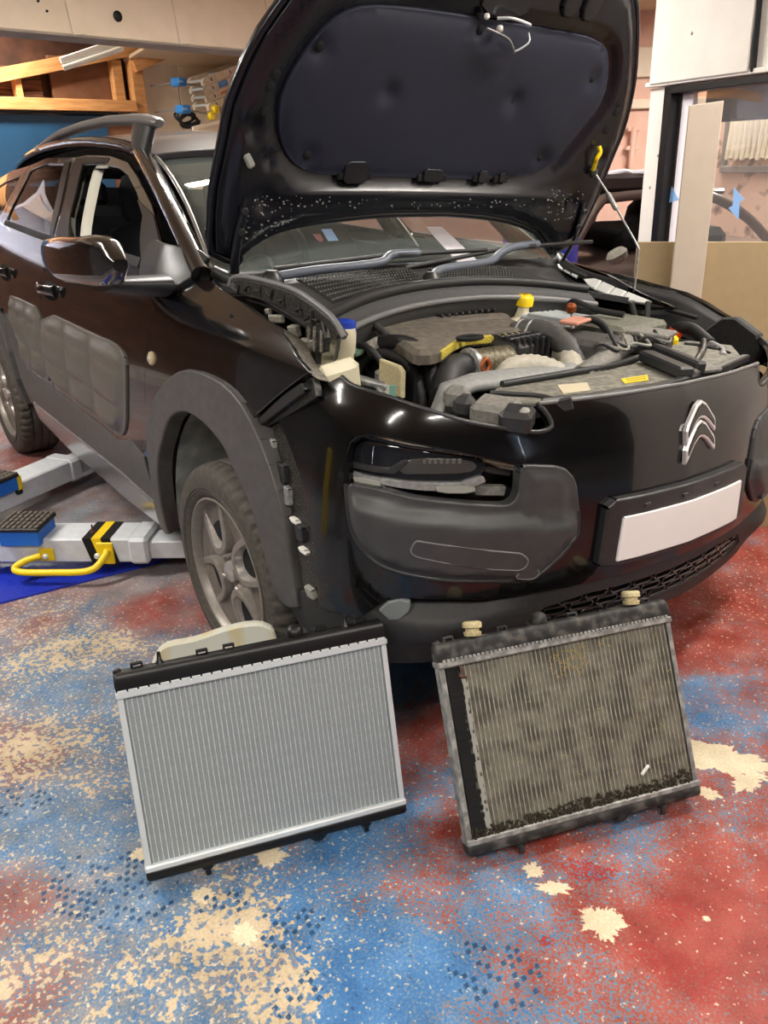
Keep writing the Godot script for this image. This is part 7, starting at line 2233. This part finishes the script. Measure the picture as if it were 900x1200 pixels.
func build_materials() -> void:
	mat("white_metal", Color(0.86, 0.85, 0.82), 0.45)
	var g := mat("tube_glow", Color(0.9, 0.9, 0.88), 0.5)
	g.emission_enabled = true; g.emission = Color(1.0, 0.97, 0.92); g.emission_energy_multiplier = 6.0
	mat("opal", Color(0.93, 0.92, 0.88), 0.3)
	textured("ceiling", Color(0.84, 0.74, 0.60), Color(0.88, 0.79, 0.66), 0.01, 0.5, 0.8)
	textured("cream_wall", Color(0.74, 0.69, 0.61), Color(0.82, 0.78, 0.70), 0.01, 0.4, 0.8)
	textured("partition_white", Color(0.84, 0.82, 0.79), Color(0.88, 0.86, 0.83), 0.012, 0.6, 0.6)
	textured("dark_wall", Color(0.34, 0.34, 0.36), Color(0.46, 0.45, 0.46), 0.01, 0.4, 0.8)
	textured("white_board", Color(0.87, 0.80, 0.70), Color(0.90, 0.83, 0.74), 0.012, 0.6, 0.6)
	textured("pink_wall", Color(0.86, 0.69, 0.61), Color(0.89, 0.74, 0.67), 0.014, 0.5, 0.8)
	textured("stained_plaster", Color(0.52, 0.42, 0.36), Color(0.88, 0.74, 0.65), 0.016, 0.5, 0.85, 0.12, 0.42)
	textured("yard", Color(0.70, 0.69, 0.66), Color(0.8, 0.79, 0.76), 0.02, 0.4, 0.9)
	var p := textured("pine", Color(0.74, 0.50, 0.28), Color(0.84, 0.62, 0.39), 0.012, 1.0, 0.65)
	p.uv1_scale = Vector3(0.5, 4.0, 4.0)
	p = textured("plank", Color(0.26, 0.14, 0.08), Color(0.50, 0.29, 0.17), 0.012, 1.0, 0.7)
	p.uv1_scale = Vector3(0.7, 6.0, 6.0)
	textured("brown_board", Color(0.24, 0.14, 0.09), Color(0.38, 0.24, 0.16), 0.01, 0.6, 0.8)
	textured("ply_brown", Color(0.44, 0.28, 0.18), Color(0.52, 0.35, 0.24), 0.01, 0.7, 0.7)
	textured("blue_door", Color(0.04, 0.22, 0.33), Color(0.055, 0.25, 0.37), 0.008, 0.5, 0.55)
	textured("grey_paint", Color(0.52, 0.48, 0.45), Color(0.62, 0.58, 0.54), 0.01, 0.6, 0.6)
	mat("dark_steel", Color(0.10, 0.10, 0.11), 0.5, 0.5)
	mat("dark_brown", Color(0.13, 0.10, 0.10), 0.5)
	mat("black_frame", Color(0.025, 0.024, 0.026), 0.4)
	mat("white_gloss", Color(0.92, 0.90, 0.93), 0.3)
	mat("pale_blue", Color(0.55, 0.72, 0.92), 0.5)
	mat("cloth", Color(0.90, 0.85, 0.74), 0.9)
	mat("dark_leather", Color(0.16, 0.10, 0.09), 0.5)
	var gl := mat("glass", Color(1, 1, 1, 0.04), 0.0)
	gl.transparency = BaseMaterial3D.TRANSPARENCY_ALPHA
	# radiators
	mat("bright_alu", Color(0.86, 0.885, 0.89), 0.45, 0.4)
	textured("new_alu", Color(0.76, 0.785, 0.79), Color(0.84, 0.865, 0.87), 0.03, 3.0, 0.5, 0.3, 0.7, 4, 8, 0.35)
	var nf := textured("new_fins", Color(0.52, 0.545, 0.55), Color(0.64, 0.665, 0.67), 0.2, 4.0, 0.5, 0.3, 0.7, 3, 9, 0.2)
	nf.uv1_scale = Vector3(2, 6, 2)
	textured("old_alu", Color(0.56, 0.54, 0.48), Color(0.72, 0.70, 0.64), 0.02, 3.0, 0.65, 0.3, 0.7, 4, 8, 0.2)
	textured("old_fins", Color(0.27, 0.26, 0.23), Color(0.43, 0.42, 0.375), 0.012, 2.0, 0.8, 0.25, 0.65, 5, 9)
	textured("old_rail", Color(0.46, 0.46, 0.45), Color(0.62, 0.62, 0.60), 0.02, 3.0, 0.55, 0.3, 0.7, 4, 21, 0.3)
	var bp := mat("black_plastic", Color(0.035, 0.035, 0.038), 0.42)
	bumped(bp, 0.2, 0.01); tri(bp, 8.0)
	textured("dusty_plastic", Color(0.05, 0.05, 0.05), Color(0.30, 0.29, 0.27), 0.014, 3.0, 0.65, 0.35, 0.75)
	textured("cream_rubber", Color(0.62, 0.56, 0.40), Color(0.82, 0.78, 0.62), 0.02, 10.0, 0.6)
	mat("soot", Color(0.03, 0.03, 0.028), 0.95)
	mat("oxide", Color(0.56, 0.56, 0.53), 0.9)
	textured("dirt", Color(0.05, 0.045, 0.03), Color(0.30, 0.25, 0.16), 0.05, 10.0, 0.95)
	mat("straw", Color(0.66, 0.58, 0.32), 0.8)
	mat("chalk", Color(0.88, 0.87, 0.84), 0.7)
	mat("rust", Color(0.32, 0.19, 0.13), 0.8)

func _ready() -> void:
	# camera, sky, exposure
	var cam := Camera3D.new()
	cam.name = "camera"
	cam.fov = 63.629
	cam.near = 0.05
	cam.far = 60.0
	var pt := deg_to_rad(23.192)
	var rl := deg_to_rad(-1.942)
	var up := Vector3(0, cos(pt), -sin(pt))
	var fw := Vector3(0, -sin(pt), -cos(pt))
	cam.transform = Transform3D(Basis(Vector3.RIGHT * cos(rl) + up * sin(rl), -Vector3.RIGHT * sin(rl) + up * cos(rl), -fw), Vector3(0, 1.3815, 0))
	add_child(cam)
	var we := WorldEnvironment.new()
	we.name = "world_environment"
	var e := Environment.new()
	e.background_mode = Environment.BG_SKY
	var sm := ProceduralSkyMaterial.new()
	sm.sky_top_color = Color(0.62, 0.72, 0.86); sm.sky_horizon_color = Color(0.92, 0.93, 0.95)
	sm.ground_bottom_color = Color(0.4, 0.4, 0.4); sm.ground_horizon_color = Color(0.8, 0.8, 0.8)
	sm.sky_energy_multiplier = 12.0; sm.ground_energy_multiplier = 5.0
	var sk := Sky.new()
	sk.sky_material = sm
	e.sky = sk
	e.tonemap_mode = Environment.TONE_MAPPER_LINEAR
	e.tonemap_exposure = 1.55
	e.sdfgi_enabled = true; e.ssao_enabled = true; e.ssil_enabled = true
	we.environment = e
	add_child(we)
	build_materials()
	build_car_materials()
	for r in LAMPS: strip_light(Vector3(r[0], 2.70, r[1]), r[2], 1.5, r[3], r[4])
	build_setting()
	build_radiators()
	build_car()
	extras()
